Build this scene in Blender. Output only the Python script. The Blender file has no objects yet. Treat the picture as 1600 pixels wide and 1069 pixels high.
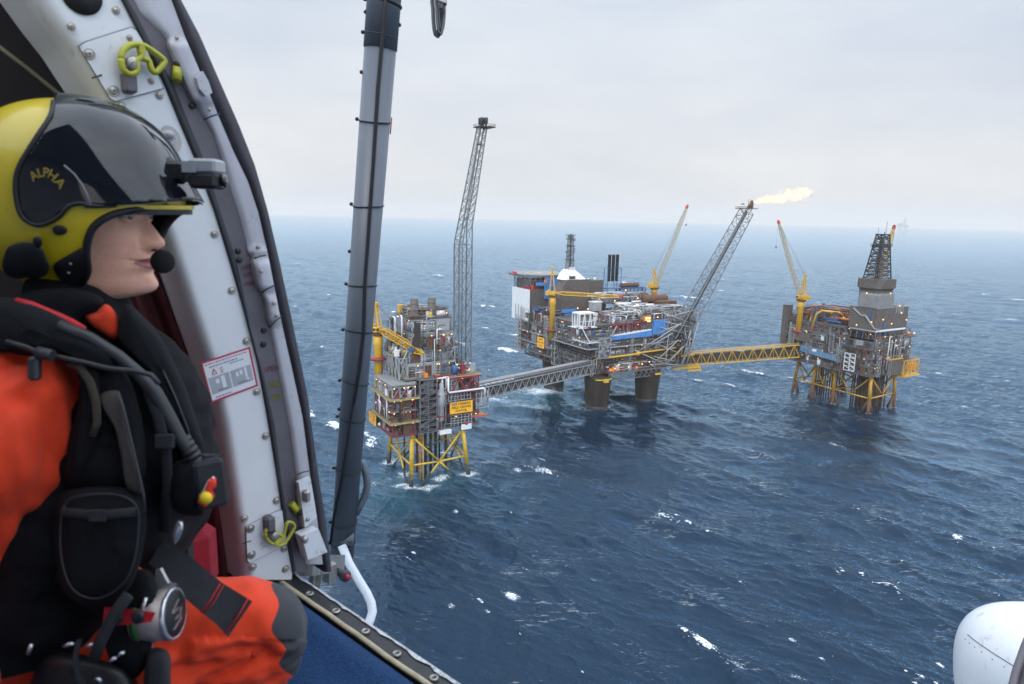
import bpy, math, random
import numpy as np
from mathutils import Vector, Matrix

# ------------------------------------------------------------------ camera, world, light
SC = bpy.context.scene
COL = SC.collection
PITCH, ROLL, FPX, CAMZ = math.radians(10.46), math.radians(1.18), 1067.0, 150.0
_U0 = Vector((0, math.sin(PITCH), math.cos(PITCH)))
CF = Vector((0, math.cos(PITCH), -math.sin(PITCH)))
CR = Vector((1, 0, 0)) * math.cos(ROLL) + _U0 * math.sin(ROLL)
CU = _U0 * math.cos(ROLL) - Vector((1, 0, 0)) * math.sin(ROLL)
CP = Vector((0, 0, CAMZ))
cam = bpy.data.cameras.new('camera')
camo = bpy.data.objects.new('camera', cam)
COL.objects.link(camo)
cam.sensor_width = 36.0
cam.lens = 24.0
cam.clip_start, cam.clip_end = 0.02, 120000
cam.dof.use_dof = True
cam.dof.focus_distance = 7.0
cam.dof.aperture_fstop = 7.0
mw = Matrix((CR, CU, -CF)).transposed().to_4x4()
mw.translation = CP
camo.matrix_world = mw
SC.camera = camo
SC.view_settings.view_transform = 'Standard'
SC.view_settings.look = 'None'
SC.view_settings.exposure = 0.14
SC.view_settings.gamma = 1.0
SC.render.engine = 'CYCLES'
SC.cycles.use_denoising = True
try:
    SC.cycles.denoiser = 'OPENIMAGEDENOISE'
    SC.cycles.denoising_prefilter = 'ACCURATE'
except Exception:
    pass
SC.cycles.max_bounces = 6
SC.cycles.diffuse_bounces = 3
SC.cycles.glossy_bounces = 3
SC.cycles.volume_bounces = 1
SC.cycles.use_adaptive_sampling = True
SC.cycles.adaptive_threshold = 0.015

SUN_EL, SUN_AZ = math.radians(44), math.radians(196)
W = bpy.data.worlds.new('World')
SC.world = W
W.use_nodes = True
nt = W.node_tree
for n in list(nt.nodes):
    nt.nodes.remove(n)
def wn(t, **k):
    n = nt.nodes.new(t)
    for a, b in k.items():
        setattr(n, a, b)
    return n
out = wn('ShaderNodeOutputWorld')
sky = wn('ShaderNodeTexSky', sky_type='NISHITA', sun_disc=False, sun_elevation=SUN_EL, sun_rotation=SUN_AZ)
bg1 = wn('ShaderNodeBackground'); bg1.inputs['Strength'].default_value = 0.1
bg2 = wn('ShaderNodeBackground'); bg2.inputs['Strength'].default_value = 1.0
mix = wn('ShaderNodeMixShader')
tc = wn('ShaderNodeTexCoord')
sep = wn('ShaderNodeSeparateXYZ')
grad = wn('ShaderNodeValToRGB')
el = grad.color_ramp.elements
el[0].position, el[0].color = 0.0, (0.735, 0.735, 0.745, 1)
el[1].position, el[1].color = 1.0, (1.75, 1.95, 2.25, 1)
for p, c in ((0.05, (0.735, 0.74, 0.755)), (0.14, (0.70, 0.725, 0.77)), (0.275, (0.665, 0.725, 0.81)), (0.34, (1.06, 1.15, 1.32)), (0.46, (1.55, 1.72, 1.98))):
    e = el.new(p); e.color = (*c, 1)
mp = wn('ShaderNodeMapping'); mp.inputs['Scale'].default_value = (1.3, 1.3, 4.5)
nz = wn('ShaderNodeTexNoise'); nz.inputs['Scale'].default_value = 1.7; nz.inputs['Detail'].default_value = 7; nz.inputs['Roughness'].default_value = .56
cr = wn('ShaderNodeValToRGB')
cr.color_ramp.elements[0].position, cr.color_ramp.elements[0].color = 0.32, (0.86, 0.885, 0.93, 1)
cr.color_ramp.elements[1].position, cr.color_ramp.elements[1].color = 0.68, (1.10, 1.075, 1.035, 1)
mul = wn('ShaderNodeMix', data_type='RGBA', blend_type='MULTIPLY'); mul.inputs['Factor'].default_value = 1.0
L = nt.links.new
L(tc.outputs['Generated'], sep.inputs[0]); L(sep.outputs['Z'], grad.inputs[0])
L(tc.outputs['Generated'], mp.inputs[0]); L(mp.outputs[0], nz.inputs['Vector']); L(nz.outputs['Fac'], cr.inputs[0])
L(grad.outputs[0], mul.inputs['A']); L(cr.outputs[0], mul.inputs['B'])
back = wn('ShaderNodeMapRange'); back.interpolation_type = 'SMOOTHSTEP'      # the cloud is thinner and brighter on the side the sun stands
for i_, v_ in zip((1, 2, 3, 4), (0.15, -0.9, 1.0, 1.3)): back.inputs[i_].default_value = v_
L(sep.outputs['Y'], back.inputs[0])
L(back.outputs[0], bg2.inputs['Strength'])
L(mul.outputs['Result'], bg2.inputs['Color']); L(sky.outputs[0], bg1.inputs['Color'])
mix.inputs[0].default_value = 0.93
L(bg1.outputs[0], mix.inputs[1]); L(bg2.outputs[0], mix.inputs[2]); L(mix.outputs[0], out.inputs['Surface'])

sl = bpy.data.lights.new('sun', 'SUN')
sl.energy, sl.angle, sl.color = 1.3, math.radians(14), (1.0, 0.96, 0.9)
so = bpy.data.objects.new('sun', sl)
COL.objects.link(so)
sd = Vector((math.sin(SUN_AZ) * math.cos(SUN_EL), math.cos(SUN_AZ) * math.cos(SUN_EL), math.sin(SUN_EL)))
so.rotation_euler = sd.to_track_quat('Z', 'Y').to_euler()
so.location = (60, 0, 400)

# ------------------------------------------------------------------ helpers
def ray(x, y):
    return CF + CR * ((x - 800) / FPX) + CU * ((534.5 - y) / FPX)
def K(x, y, d):                 # a point d metres ahead, seen at photo pixel x, y
    return CP + ray(x, y) * d
def SEA(x, y, z=0.0):
    r = ray(x, y)
    return CP + r * ((z - CAMZ) / r.z)

MATS = {}
def pmat(name, col, rough=0.5, metal=0.0, var=0.12, scale=3.0, dirt=None, dirtamt=0.35, coat=0.0, bump=0.0, bscale=40.0, spec=0.5, sheen=0.0, sss=0.0, stretch=(1, 1, 1)):
    if name in MATS:
        return MATS[name]
    m = bpy.data.materials.new(name)
    m.use_nodes = True
    t = m.node_tree
    b = t.nodes['Principled BSDF']
    b.inputs['Roughness'].default_value = rough
    b.inputs['Metallic'].default_value = metal
    b.inputs['Specular IOR Level'].default_value = spec
    if coat:
        b.inputs['Coat Weight'].default_value = coat
        b.inputs['Coat Roughness'].default_value = 0.04
    if sheen:
        b.inputs['Sheen Weight'].default_value = sheen
        b.inputs['Sheen Roughness'].default_value = 0.5
    if sss:
        b.inputs['Subsurface Weight'].default_value = sss
        b.inputs['Subsurface Radius'].default_value = (0.012, 0.005, 0.003)
        b.inputs['Subsurface Scale'].default_value = 1.0
    co = t.nodes.new('ShaderNodeTexCoord')
    mpn = t.nodes.new('ShaderNodeMapping')
    mpn.inputs['Scale'].default_value = stretch
    t.links.new(co.outputs['Object'], mpn.inputs[0])
    n = t.nodes.new('ShaderNodeTexNoise')
    n.inputs['Scale'].default_value = scale
    n.inputs['Detail'].default_value = 6
    n.inputs['Roughness'].default_value = 0.65
    t.links.new(mpn.outputs[0], n.inputs['Vector'])
    r = t.nodes.new('ShaderNodeValToRGB')
    c = np.array(col[:3])
    lo = c * (1 - var)
    hi = np.minimum(c * (1 + var), 1.0)
    e = r.color_ramp.elements
    e[0].position, e[0].color = 0.3, (*lo, 1)
    e[1].position, e[1].color = 0.7, (*hi, 1)
    t.links.new(n.outputs['Fac'], r.inputs[0])
    last = r.outputs[0]
    if dirt is not None:
        n2 = t.nodes.new('ShaderNodeTexNoise')
        n2.inputs['Scale'].default_value = scale * 2.7
        n2.inputs['Detail'].default_value = 8
        n2.inputs['Roughness'].default_value = 0.75
        t.links.new(mpn.outputs[0], n2.inputs['Vector'])
        r2 = t.nodes.new('ShaderNodeValToRGB')
        r2.color_ramp.elements[0].position = 0.62 - 0.3 * dirtamt
        r2.color_ramp.elements[1].position = 0.80 - 0.2 * dirtamt
        t.links.new(n2.outputs['Fac'], r2.inputs[0])
        mx = t.nodes.new('ShaderNodeMix')
        mx.data_type = 'RGBA'
        mx.inputs['B'].default_value = (*dirt[:3], 1)
        t.links.new(r2.outputs[0], mx.inputs['Factor'])
        t.links.new(last, mx.inputs['A'])
        last = mx.outputs['Result']
    t.links.new(last, b.inputs['Base Color'])
    if bump:
        n3 = t.nodes.new('ShaderNodeTexNoise')
        n3.inputs['Scale'].default_value = bscale
        n3.inputs['Detail'].default_value = 5
        t.links.new(mpn.outputs[0], n3.inputs['Vector'])
        bp = t.nodes.new('ShaderNodeBump')
        bp.inputs['Strength'].default_value = bump
        bp.inputs['Distance'].default_value = 0.01 if bscale > 10 else 0.1
        t.links.new(n3.outputs['Fac'], bp.inputs['Height'])
        t.links.new(bp.outputs[0], b.inputs['Normal'])
    MATS[name] = m
    return m
def emat(name, col, s):
    if name in MATS:
        return MATS[name]
    m = bpy.data.materials.new(name)
    m.use_nodes = True
    b = m.node_tree.nodes['Principled BSDF']
    b.inputs['Base Color'].default_value = (*col, 1)
    b.inputs['Emission Color'].default_value = (*col, 1)
    b.inputs['Emission Strength'].default_value = s
    MATS[name] = m
    return m

class MB:
    def __init__(s, *mats):
        s.v, s.f, s.m, s.sm, s.mats, s.cur = [], [], [], [], list(mats), 0
    def use(s, m):
        if m not in s.mats:
            s.mats.append(m)
        s.cur = s.mats.index(m)
        return s
    def add(s, vs, fs, smooth=False):
        o = len(s.v)
        s.v.extend([tuple(p) for p in vs])
        for f in fs:
            s.f.append([i + o for i in f]); s.m.append(s.cur); s.sm.append(smooth)
    def box(s, c, d, ax=None):
        c = Vector(c)
        ax = ax or (Vector((1, 0, 0)), Vector((0, 1, 0)), Vector((0, 0, 1)))
        a, b, e = ax[0] * (d[0] / 2), ax[1] * (d[1] / 2), ax[2] * (d[2] / 2)
        s.add([c - a - b - e, c + a - b - e, c + a + b - e, c - a + b - e, c - a - b + e, c + a - b + e, c + a + b + e, c - a + b + e],
              [(0, 3, 2, 1), (4, 5, 6, 7), (0, 1, 5, 4), (1, 2, 6, 5), (2, 3, 7, 6), (3, 0, 4, 7)])
    def bb(s, x0, x1, y0, y1, z0, z1):
        s.box(((x0 + x1) / 2, (y0 + y1) / 2, (z0 + z1) / 2), (abs(x1 - x0), abs(y1 - y0), abs(z1 - z0)))
    def bevbox(s, c, d, bv, ax=None):           # box with chamfered edges
        c = Vector(c)
        ax = ax or (Vector((1, 0, 0)), Vector((0, 1, 0)), Vector((0, 0, 1)))
        h = [x / 2 for x in d]
        bv = min(bv, min(h) * .9)
        rings = []
        for z, ins in ((-h[2], bv), (-h[2] + bv, 0), (h[2] - bv, 0), (h[2], bv)):
            x, y = h[0] - ins, h[1] - ins
            k = bv if ins == 0 else bv * .6
            rings.append([(x - k, -y, z), (x, -y + k, z), (x, y - k, z), (x - k, y, z), (-x + k, y, z), (-x, y - k, z), (-x, -y + k, z), (-x + k, -y, z)])
        vs = [c + ax[0] * p[0] + ax[1] * p[1] + ax[2] * p[2] for r in rings for p in r]
        fs = [tuple(reversed(range(8))), tuple(range(24, 32))]
        for i in range(3):
            for j in range(8):
                fs.append((i * 8 + j, i * 8 + (j + 1) % 8, i * 8 + 8 + (j + 1) % 8, i * 8 + 8 + j))
        s.add(vs, fs)
    def _fr(s, d):
        d = d.normalized()
        up = Vector((0, 0, 1)) if abs(d.z) < .95 else Vector((1, 0, 0))
        a = d.cross(up).normalized()
        return d, a, a.cross(d)
    def beam(s, p0, p1, w, h=None):
        p0, p1 = Vector(p0), Vector(p1)
        h = h or w
        l = (p1 - p0).length
        if l < 1e-6:
            return
        s.box((p0 + p1) / 2, (l, w, h), s._fr(p1 - p0))
    def tube(s, p0, p1, r0, r1=None, n=8, caps=True):
        p0, p1 = Vector(p0), Vector(p1)
        r1 = r0 if r1 is None else r1
        if (p1 - p0).length < 1e-6:
            return
        d, a, b = s._fr(p1 - p0)
        vs = []
        for p, r in ((p0, r0), (p1, r1)):
            for i in range(n):
                t = 2 * math.pi * i / n
                vs.append(p + a * (r * math.cos(t)) + b * (r * math.sin(t)))
        o = len(s.v)
        s.add(vs, [(i, (i + 1) % n, n + (i + 1) % n, n + i) for i in range(n)], True)
        if caps:
            s.f.append([o + i for i in reversed(range(n))]); s.m.append(s.cur); s.sm.append(False)
            s.f.append([o + n + i for i in range(n)]); s.m.append(s.cur); s.sm.append(False)
    def path(s, pts, r, n=8, flat=None, up0=None):
        pts = [Vector(p) for p in pts]
        rs = r if isinstance(r, (list, tuple)) else [r] * len(pts)
        up = Vector(up0) if up0 is not None else None
        vs = []
        for i, p in enumerate(pts):
            d = (pts[min(i + 1, len(pts) - 1)] - pts[max(i - 1, 0)]).normalized()
            if up is None:
                up = s._fr(d)[2]
            up = (up - d * up.dot(d)).normalized()
            a = d.cross(up)
            fl = flat or 1.0
            for j in range(n):
                t = 2 * math.pi * j / n
                vs.append(p + a * (rs[i] * math.cos(t)) + up * (rs[i] * fl * math.sin(t)))
        fs = []
        for i in range(len(pts) - 1):
            for j in range(n):
                fs.append((i * n + j, i * n + (j + 1) % n, (i + 1) * n + (j + 1) % n, (i + 1) * n + j))
        fs.append(tuple(reversed(range(n))))
        fs.append(tuple((len(pts) - 1) * n + j for j in range(n)))
        s.add(vs, fs, True)
    def lathe(s, prof, c, ax=None, n=16):
        c = Vector(c)
        d, a, b = s._fr(Vector(ax) if ax is not None else Vector((0, 0, 1)))
        vs = []
        for r, z in prof:
            for j in range(n):
                t = 2 * math.pi * j / n
                vs.append(c + d * z + a * (r * math.cos(t)) + b * (r * math.sin(t)))
        fs = []
        for i in range(len(prof) - 1):
            for j in range(n):
                fs.append((i * n + j, i * n + (j + 1) % n, (i + 1) * n + (j + 1) % n, (i + 1) * n + j))
        fs.append(tuple(reversed(range(n))))
        fs.append(tuple((len(prof) - 1) * n + j for j in range(n)))
        s.add(vs, fs, True)
    def ell(s, c, r, n=16, m=10, ax=None):
        c = Vector(c)
        ax = ax or (Vector((1, 0, 0)), Vector((0, 1, 0)), Vector((0, 0, 1)))
        vs = []
        for i in range(m + 1):
            ph = math.pi * i / m
            for j in range(n):
                t = 2 * math.pi * j / n
                q = max(math.sin(ph), 1e-3)
                vs.append(c + ax[0] * (r[0] * q * math.cos(t)) + ax[1] * (r[1] * q * math.sin(t)) - ax[2] * (r[2] * math.cos(ph)))
        fs = []
        for i in range(m):
            for j in range(n):
                fs.append((i * n + j, i * n + (j + 1) % n, (i + 1) * n + (j + 1) % n, (i + 1) * n + j))
        s.add(vs, fs, True)
    def prism(s, pts, off):                     # polygon (list of 3-D points) pushed along off
        pts = [Vector(p) for p in pts]
        off = Vector(off)
        n = len(pts)
        s.add(pts + [p + off for p in pts], [tuple(reversed(range(n))), tuple(range(n, 2 * n))] + [(i, (i + 1) % n, n + (i + 1) % n, n + i) for i in range(n)])
    def grid(s, rows, smooth=True, closed=False):
        n = len(rows[0])
        vs = [p for r in rows for p in r]
        fs = []
        for i in range(len(rows) - 1):
            for j in range(n if closed else n - 1):
                k = (j + 1) % n
                fs.append((i * n + j, i * n + k, (i + 1) * n + k, (i + 1) * n + j))
        s.add(vs, fs, smooth)
    def build(s, name, parent=None, label=None, origin=None, kind=None):
        if not s.v:
            return None
        if name == 'pipework': kind = 'stuff'
        me = bpy.data.meshes.new(name)
        vs = s.v
        if origin is not None:
            ox, oy, oz = origin
            vs = [(x - ox, y - oy, z - oz) for x, y, z in vs]
        me.from_pydata(vs, [], s.f)
        for m in s.mats:
            me.materials.append(m)
        me.polygons.foreach_set('material_index', s.m)
        me.polygons.foreach_set('use_smooth', s.sm)
        me.update()
        o = bpy.data.objects.new(name, me)
        COL.objects.link(o)
        if parent is not None:
            o.parent = parent
        elif origin is not None:
            o.location = origin
        if label:
            o['label'] = label
        if kind:
            o['kind'] = kind
        return o

def tag(o, label, cat, group=None):
    o['label'] = label
    o['category'] = cat
    if group:
        o['group'] = group
    return o
def thing(name, loc, label, cat, group=None, rz=0.0):
    o = bpy.data.objects.new(name, None)
    o.empty_display_size = 0.1
    COL.objects.link(o)
    o.location = loc
    o.rotation_euler = (0, 0, rz)
    return tag(o, label, cat, group)
def text_mesh(txt, size, mat, xf, extrude=0.0, align='CENTER', bold=0.0):   # lettering as mesh; xf maps (x, y, z) to a point
    cu = bpy.data.curves.new('lettering', 'FONT')
    cu.body = txt
    cu.size = size
    cu.align_x = align
    cu.align_y = 'CENTER'
    cu.offset = bold
    cu.resolution_u = 2
    o = bpy.data.objects.new('tmp', cu)
    COL.objects.link(o)
    dg = bpy.context.evaluated_depsgraph_get()
    dg.update()
    me = o.evaluated_get(dg).to_mesh()
    mb = MB(mat)
    mb.add([xf(v.co.x, v.co.y, v.co.z) for v in me.vertices], [tuple(p.vertices) for p in me.polygons])
    o.evaluated_get(dg).to_mesh_clear()
    bpy.data.objects.remove(o)
    bpy.data.curves.remove(cu)
    return mb
# ------------------------------------------------------------------ the sea
RIG_A = math.radians(30.5)
RU = Vector((math.cos(RIG_A), math.sin(RIG_A), 0))
RV = Vector((-math.sin(RIG_A), math.cos(RIG_A), 0))
RO = {'L': Vector((-55.1, 362.0, 0)), 'C': Vector((68.9, 530.0, 0)), 'R': Vector((286.7, 529.5, 0))}
def RW(k, a, b, z=0.0):
    return RO[k] + RU * a + RV * b + Vector((0, 0, z))

def build_sea():
    rg = np.random.default_rng(11)
    az_d = np.linspace(-46, 44, 1250)
    az_c = np.linspace(44, 314, 60)[1:-1]
    az = np.radians(np.concatenate([az_d, az_c]))
    dep = np.concatenate([np.geomspace(math.radians(88), math.radians(40), 24)[:-1], np.radians(np.linspace(40, 3.0, 760)), np.geomspace(math.radians(3.0), math.atan(150 / 30000.), 130)[1:]])
    rad = 150 / np.tan(dep)
    R_, A_ = np.meshgrid(rad, az, indexing='ij')
    X = R_ * np.sin(A_); Y = R_ * np.cos(A_)
    dr = np.gradient(rad)[:, None] * np.ones_like(X)
    sp = np.maximum(dr * 0.6, R_ * math.radians(90 / 1250.)) * (1 + 40 * ((A_ > math.radians(44.01)) * 1.0))
    Z = np.zeros_like(X); SX = np.zeros_like(X); SY = np.zeros_like(X); DX = np.zeros_like(X); DY = np.zeros_like(X)
    lee = np.ones_like(X)
    for k, a, b, rr in (('L', 15, 20, 55), ('C', 45, 40, 92), ('R', 20, 35, 66)):     # calmer water in the lee of the platforms
        p = RW(k, a, b)
        q = p + Vector((-14, -118, 0))
        lee -= 0.55 * np.exp(-(((X - q.x) ** 2 + (Y - q.y) ** 2) / (rr * rr)))
    lam = np.geomspace(1.2, 95, 92)
    for i, l in enumerate(lam):
        k = 2 * math.pi / l
        th = math.radians(38) + rg.normal(0, 0.50)
        kx, ky = k * math.cos(th), k * math.sin(th)
        s = 0.054 * (l / 9.0) ** -0.20
        if l > 30:
            s *= 0.9
        w = np.clip((l / sp - 1.8) / 2.0, 0, 1)
        a = s / k * w * (lee if l < 25 else 1)
        ph = kx * X + ky * Y + rg.uniform(0, 6.28)
        c, sn = np.cos(ph), np.sin(ph)
        Z += a * c
        SX -= a * kx * sn; SY -= a * ky * sn
        DX -= 0.75 * a * math.cos(th) * sn; DY -= 0.75 * a * math.sin(th) * sn
    # foam
    def vnoise(sc, seed):
        g = np.random.default_rng(seed)
        o = np.zeros_like(X)
        for j in range(9):
            t = g.uniform(0, 6.28); kk = sc * g.uniform(.6, 1.6)
            o += np.sin(kk * (X * math.cos(t) + Y * math.sin(t)) + g.uniform(0, 6.28))
        return o / 4.2
    patch = vnoise(2 * math.pi / 55, 3) + 0.7 * vnoise(2 * math.pi / 19, 4)
    fwd = SX * math.cos(math.radians(38)) + SY * math.sin(math.radians(38))
    crest = Z / 1.25 + 1.7 * np.abs(fwd)
    foam = np.clip((crest + 0.5 * patch - 2.25) * 1.5, 0, 1) * np.clip((R_ - 40) / 100, 0, 1)
    foam *= np.clip(0.25 + (1 - lee) * -1 + 0.75, 0.15, 1)
    aer = np.zeros_like(X)
    def blob(p, rx, ry, ang, amt, soft=1.0):
        nonlocal foam
        dx, dy = X - p.x, Y - p.y
        ca, sa = math.cos(ang), math.sin(ang)
        e = np.sqrt(((dx * ca + dy * sa) / rx) ** 2 + ((-dx * sa + dy * ca) / ry) ** 2)
        foam = np.maximum(foam, amt * np.clip((1.25 - e) / soft, 0, 1))
    cw = math.radians(-45)
    for (x, y, rx, ry, am) in ((801, 932, 3.6, 3.0, .80), (848, 714, 4.6, 2.2, .66), (806, 734, 4.2, 2.6, .66), (640, 878, 4.6, .8, .62), (648, 868, 2.4, 1.0, .7), (712, 797, 3.0, 1.8, .62),
                               (1160, 912, 2.0, .6, .72), (1362, 875, 4.5, .9, .66), (1348, 868, 2, .7, .66), (1240, 954, 2.4, 1.1, .64), (1236, 1000, 2.6, 1.4, .62), (1472, 1034, 2.2, 1.1, .75), (1500, 990, 1.2, .5, .7), (1284, 1030, 2.0, .5, .7),
                               (1020, 912, 1.6, .5, .6), (915, 742, 2.2, .7, .6), (905, 715, 2.6, .7, .6), (870, 740, 2, .8, .62), (1040, 730, 2.4, .5, .6), (1055, 740, 2, .5, .6), (820, 885, 4, .7, .52),
                               (930, 900, 3, .9, .5), (860, 905, 2, .5, .5), (1235, 832, 2, .5, .6), (1450, 925, 2, .4, .6), (1330, 930, 2, .5, .55), (760, 960, 2.5, 1.2, .55), (700, 950, 2.4, 1.6, .55), (1060, 980, 1.8, .8, .6), (975, 1020, 1.5, .6, .6),
                               (830, 690, 3, .8, .6), (780, 700, 3, 1.0, .6), (890, 700, 2.4, .6, .6), (575, 690, 4, 1.2, .6), (1090, 1000, 1.6, .6, .6), (1155, 1045, 4, 2.4, .5), (1250, 1060, 4, 2.4, .5)):
        p = SEA(x, y)
        blob(p, rx * 1.15, ry * 1.15, cw, am + .16, .9); blob(p + Vector((-rx * .7, rx * .5, 0)), rx * 2.2, ry * 2.0, cw, am * .62, 1.1)
    for (u_, v_) in ((0, 0), (36, 1), (2, 41), (41, 42), (18, 2), (4, 20)):
        blob(RW('L', u_, v_), 10, 7.5, 0.3, .86, 1.0)
    for (u_, v_) in ((36, 0), (-3, 5), (8, -4)):
        blob(RW('L', u_, v_), 13, 7, 0.3, .84, 1.0)
    blob(RW('L', -16, 14), 30, 10, 0.9, .66, 1.2); blob(RW('L', 20, 20), 24, 20, 0.4, .64, 1.0); blob(RW('L', 55, 10), 30, 8, 0.2, .6, 1.0)
    blob(RW('C', -14, 62), 40, 20, -.2, 1.1, 1.3); blob(RW('C', -45, 30), 46, 20, -.5, .9, 1.3); blob(RW('C', -60, 60), 66, 20, -.3, .8, 1.2); blob(RW('C', -70, 5), 30, 10, -.2, .56, 1.0)
    blob(RW('C', 6, 71), 16, 15, 0, .9, .8); blob(RW('C', 0, 0), 12.5, 11.5, 0, .62, .4); blob(RW('C', 52, 0), 12.5, 11.5, 0, .55, .4)
    for q in ((0, 0), (38, 2), (6, 74), (1, 31), (20, 2)):
        blob(RW('R', *q), 6, 4.4, 0.2, .72, .9)
    for (k, u_, v_, r_, am) in (('L', 10, 12, 28, .5), ('L', -12, -12, 24, .3), ('C', -25, 50, 42, .45), ('C', 5, 70, 22, .5), ('L', 30, -30, 30, .12)):
        p = RW(k, u_, v_)
        aer = np.maximum(aer, am * np.exp(-((X - p.x) ** 2 + (Y - p.y) ** 2) / (r_ * r_)))
    nr, nc = X.shape
    P = np.stack([X + DX, Y + DY, Z], -1).reshape(-1, 3)
    idx = np.arange(nr * nc).reshape(nr, nc)
    a = idx[:-1]; b = idx[1:]
    q = np.stack([a, np.roll(a, -1, 1), np.roll(b, -1, 1), b], -1).reshape(-1, 4)
    P = np.vstack([P, [[0, 0, 0]]])
    me = bpy.data.meshes.new('sea')
    me.vertices.add(len(P)); me.vertices.foreach_set('co', P.astype(np.float32).ravel())
    tri = np.stack([np.full(nc, nr * nc), np.roll(idx[0], -1), idx[0]], -1)
    nl = q.size + tri.size
    me.loops.add(nl); me.loops.foreach_set('vertex_index', np.concatenate([q.ravel(), tri.ravel()]).astype(np.int32))
    me.polygons.add(len(q) + len(tri))
    st = np.concatenate([np.arange(len(q)) * 4, q.size + np.arange(len(tri)) * 3]).astype(np.int32)
    me.polygons.foreach_set('loop_start', st)
    me.polygons.foreach_set('use_smooth', np.ones(len(st), dtype=bool))
    me.update(calc_edges=True)
    for nme, arr in (('foam', foam), ('aerated', aer), ('far', np.clip((R_ - 500) / 2500., 0, 1)), ('ripple', lee ** 1.3 * (0.9 + 0.9 * np.clip((R_ - 260) / 500., 0, 1)) / (1 + (R_ / 6000.) ** 1.0)), ('chop', np.clip((R_ - 260) / 500., 0, 1) * lee)):
        at = me.attributes.new(nme, 'FLOAT', 'POINT')
        at.data.foreach_set('value', np.append(arr.ravel(), 0).astype(np.float32))
    o = bpy.data.objects.new('sea', me)
    COL.objects.link(o)
    o['kind'] = 'structure'
    m = bpy.data.materials.new('sea_water')
    m.use_nodes = True
    t = m.node_tree
    bs = t.nodes['Principled BSDF']
    N = lambda ty, **k: (lambda n: ([setattr(n, a_, b_) for a_, b_ in k.items()], n)[1])(t.nodes.new(ty))
    ln = t.links.new
    tcn = N('ShaderNodeTexCoord')
    def noise(scale, det, rough, sx=1, sy=1, rot=-45):
        mp_ = N('ShaderNodeMapping'); mp_.inputs['Rotation'].default_value = (0, 0, math.radians(-rot)); mp_.inputs['Scale'].default_value = (sx, sy, 1)
        ln(tcn.outputs['Object'], mp_.inputs[0])
        n_ = N('ShaderNodeTexNoise'); n_.inputs['Scale'].default_value = scale; n_.inputs['Detail'].default_value = det; n_.inputs['Roughness'].default_value = rough
        ln(mp_.outputs[0], n_.inputs['Vector'])
        return n_.outputs['Fac']
    def math_(op, a_, b_=None, clamp=False):
        n_ = N('ShaderNodeMath', operation=op, use_clamp=clamp)
        for i_, x_ in enumerate((a_, b_)):
            if x_ is None: continue
            if isinstance(x_, (int, float)): n_.inputs[i_].default_value = x_
            else: ln(x_, n_.inputs[i_])
        return n_.outputs[0]
    fo = N('ShaderNodeAttribute', attribute_name='foam').outputs['Fac']
    ae = N('ShaderNodeAttribute', attribute_name='aerated').outputs['Fac']
    n1 = noise(1.9, 7, .70, .55, 1.0)
    n2 = noise(0.22, 6, .7, .5, 1.0)
    brk = math_('ADD', math_('MULTIPLY', math_('SUBTRACT', n1, .5), 2.6), math_('MULTIPLY', math_('SUBTRACT', n2, .5), 1.0))
    f1 = math_('MULTIPLY', math_('SUBTRACT', math_('ADD', math_('MULTIPLY', fo, 1.2), brk), .80), 2.1, True)
    # thin wind streaks
    st1 = noise(1.0, 7, .7, .10, .75, 35)
    st2 = noise(0.035, 3, .5)
    f2 = math_('MULTIPLY', math_('SUBTRACT', math_('ADD', st1, math_('MULTIPLY', st2, .62)), .95), 3.4, True)
    f2 = math_('MULTIPLY', f2, .55)
    foamf = math_('MULTIPLY', math_('MAXIMUM', f1, f2), .92)
    body = N('ShaderNodeMix', data_type='RGBA')
    body.inputs['A'].default_value = (0.002, 0.012, 0.030, 1); body.inputs['B'].default_value = (0.035, 0.15, 0.19, 1)
    ln(math_('MULTIPLY', ae, math_('ADD', n2, .2), True), body.inputs['Factor'])
    h = math_('ADD', math_('MULTIPLY', noise(0.55, 5, .68, .5, 1.0, -40), 1.0), math_('MULTIPLY', noise(1.7, 6, .72, .55, 1.0, -58), .5))
    h = math_('ADD', h, math_('MULTIPLY', foamf, .22))
    h = math_('ADD', h, math_('MULTIPLY', N('ShaderNodeAttribute', attribute_name='chop').outputs['Fac'], math_('MULTIPLY', noise(0.17, 5, .62, .45, 1.0, -32), 2.6)))
    far = N('ShaderNodeAttribute', attribute_name='far').outputs['Fac']
    h = math_('ADD', h, math_('MULTIPLY', far, math_('MULTIPLY', noise(0.045, 7, .72, .4, 1.0, -25), 6.0)))
    bp = N('ShaderNodeBump'); bp.inputs['Distance'].default_value = 1.0
    ln(math_('MULTIPLY', N('ShaderNodeAttribute', attribute_name='ripple').outputs['Fac'], .5), bp.inputs['Strength'])
    ln(h, bp.inputs['Height'])
    t.nodes.remove(bs)
    df = N('ShaderNodeBsdfDiffuse'); ln(body.outputs['Result'], df.inputs['Color'])
    gl = N('ShaderNodeBsdfGlossy'); gl.inputs['Color'].default_value = (0.58, 0.785, 0.95, 1); gl.inputs['Roughness'].default_value = .08
    fr = N('ShaderNodeFresnel'); fr.inputs['IOR'].default_value = 1.35
    fm = N('ShaderNodeBsdfDiffuse'); fm.inputs['Color'].default_value = (0.80, 0.84, 0.86, 1)
    for n_ in (df, gl, fr): ln(bp.outputs[0], n_.inputs['Normal'])
    w1 = N('ShaderNodeMixShader'); bo = N('ShaderNodeMapRange'); bo.interpolation_type = 'SMOOTHSTEP'; [setattr(bo.inputs[i_], 'default_value', v_) for i_, v_ in ((1, .07), (2, .30), (3, 1.0), (4, 1.85))]; ln(fr.outputs[0], bo.inputs[0]); ln(math_('MULTIPLY', fr.outputs[0], bo.outputs[0], True), w1.inputs[0]); ln(df.outputs[0], w1.inputs[1]); ln(gl.outputs[0], w1.inputs[2])
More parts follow.
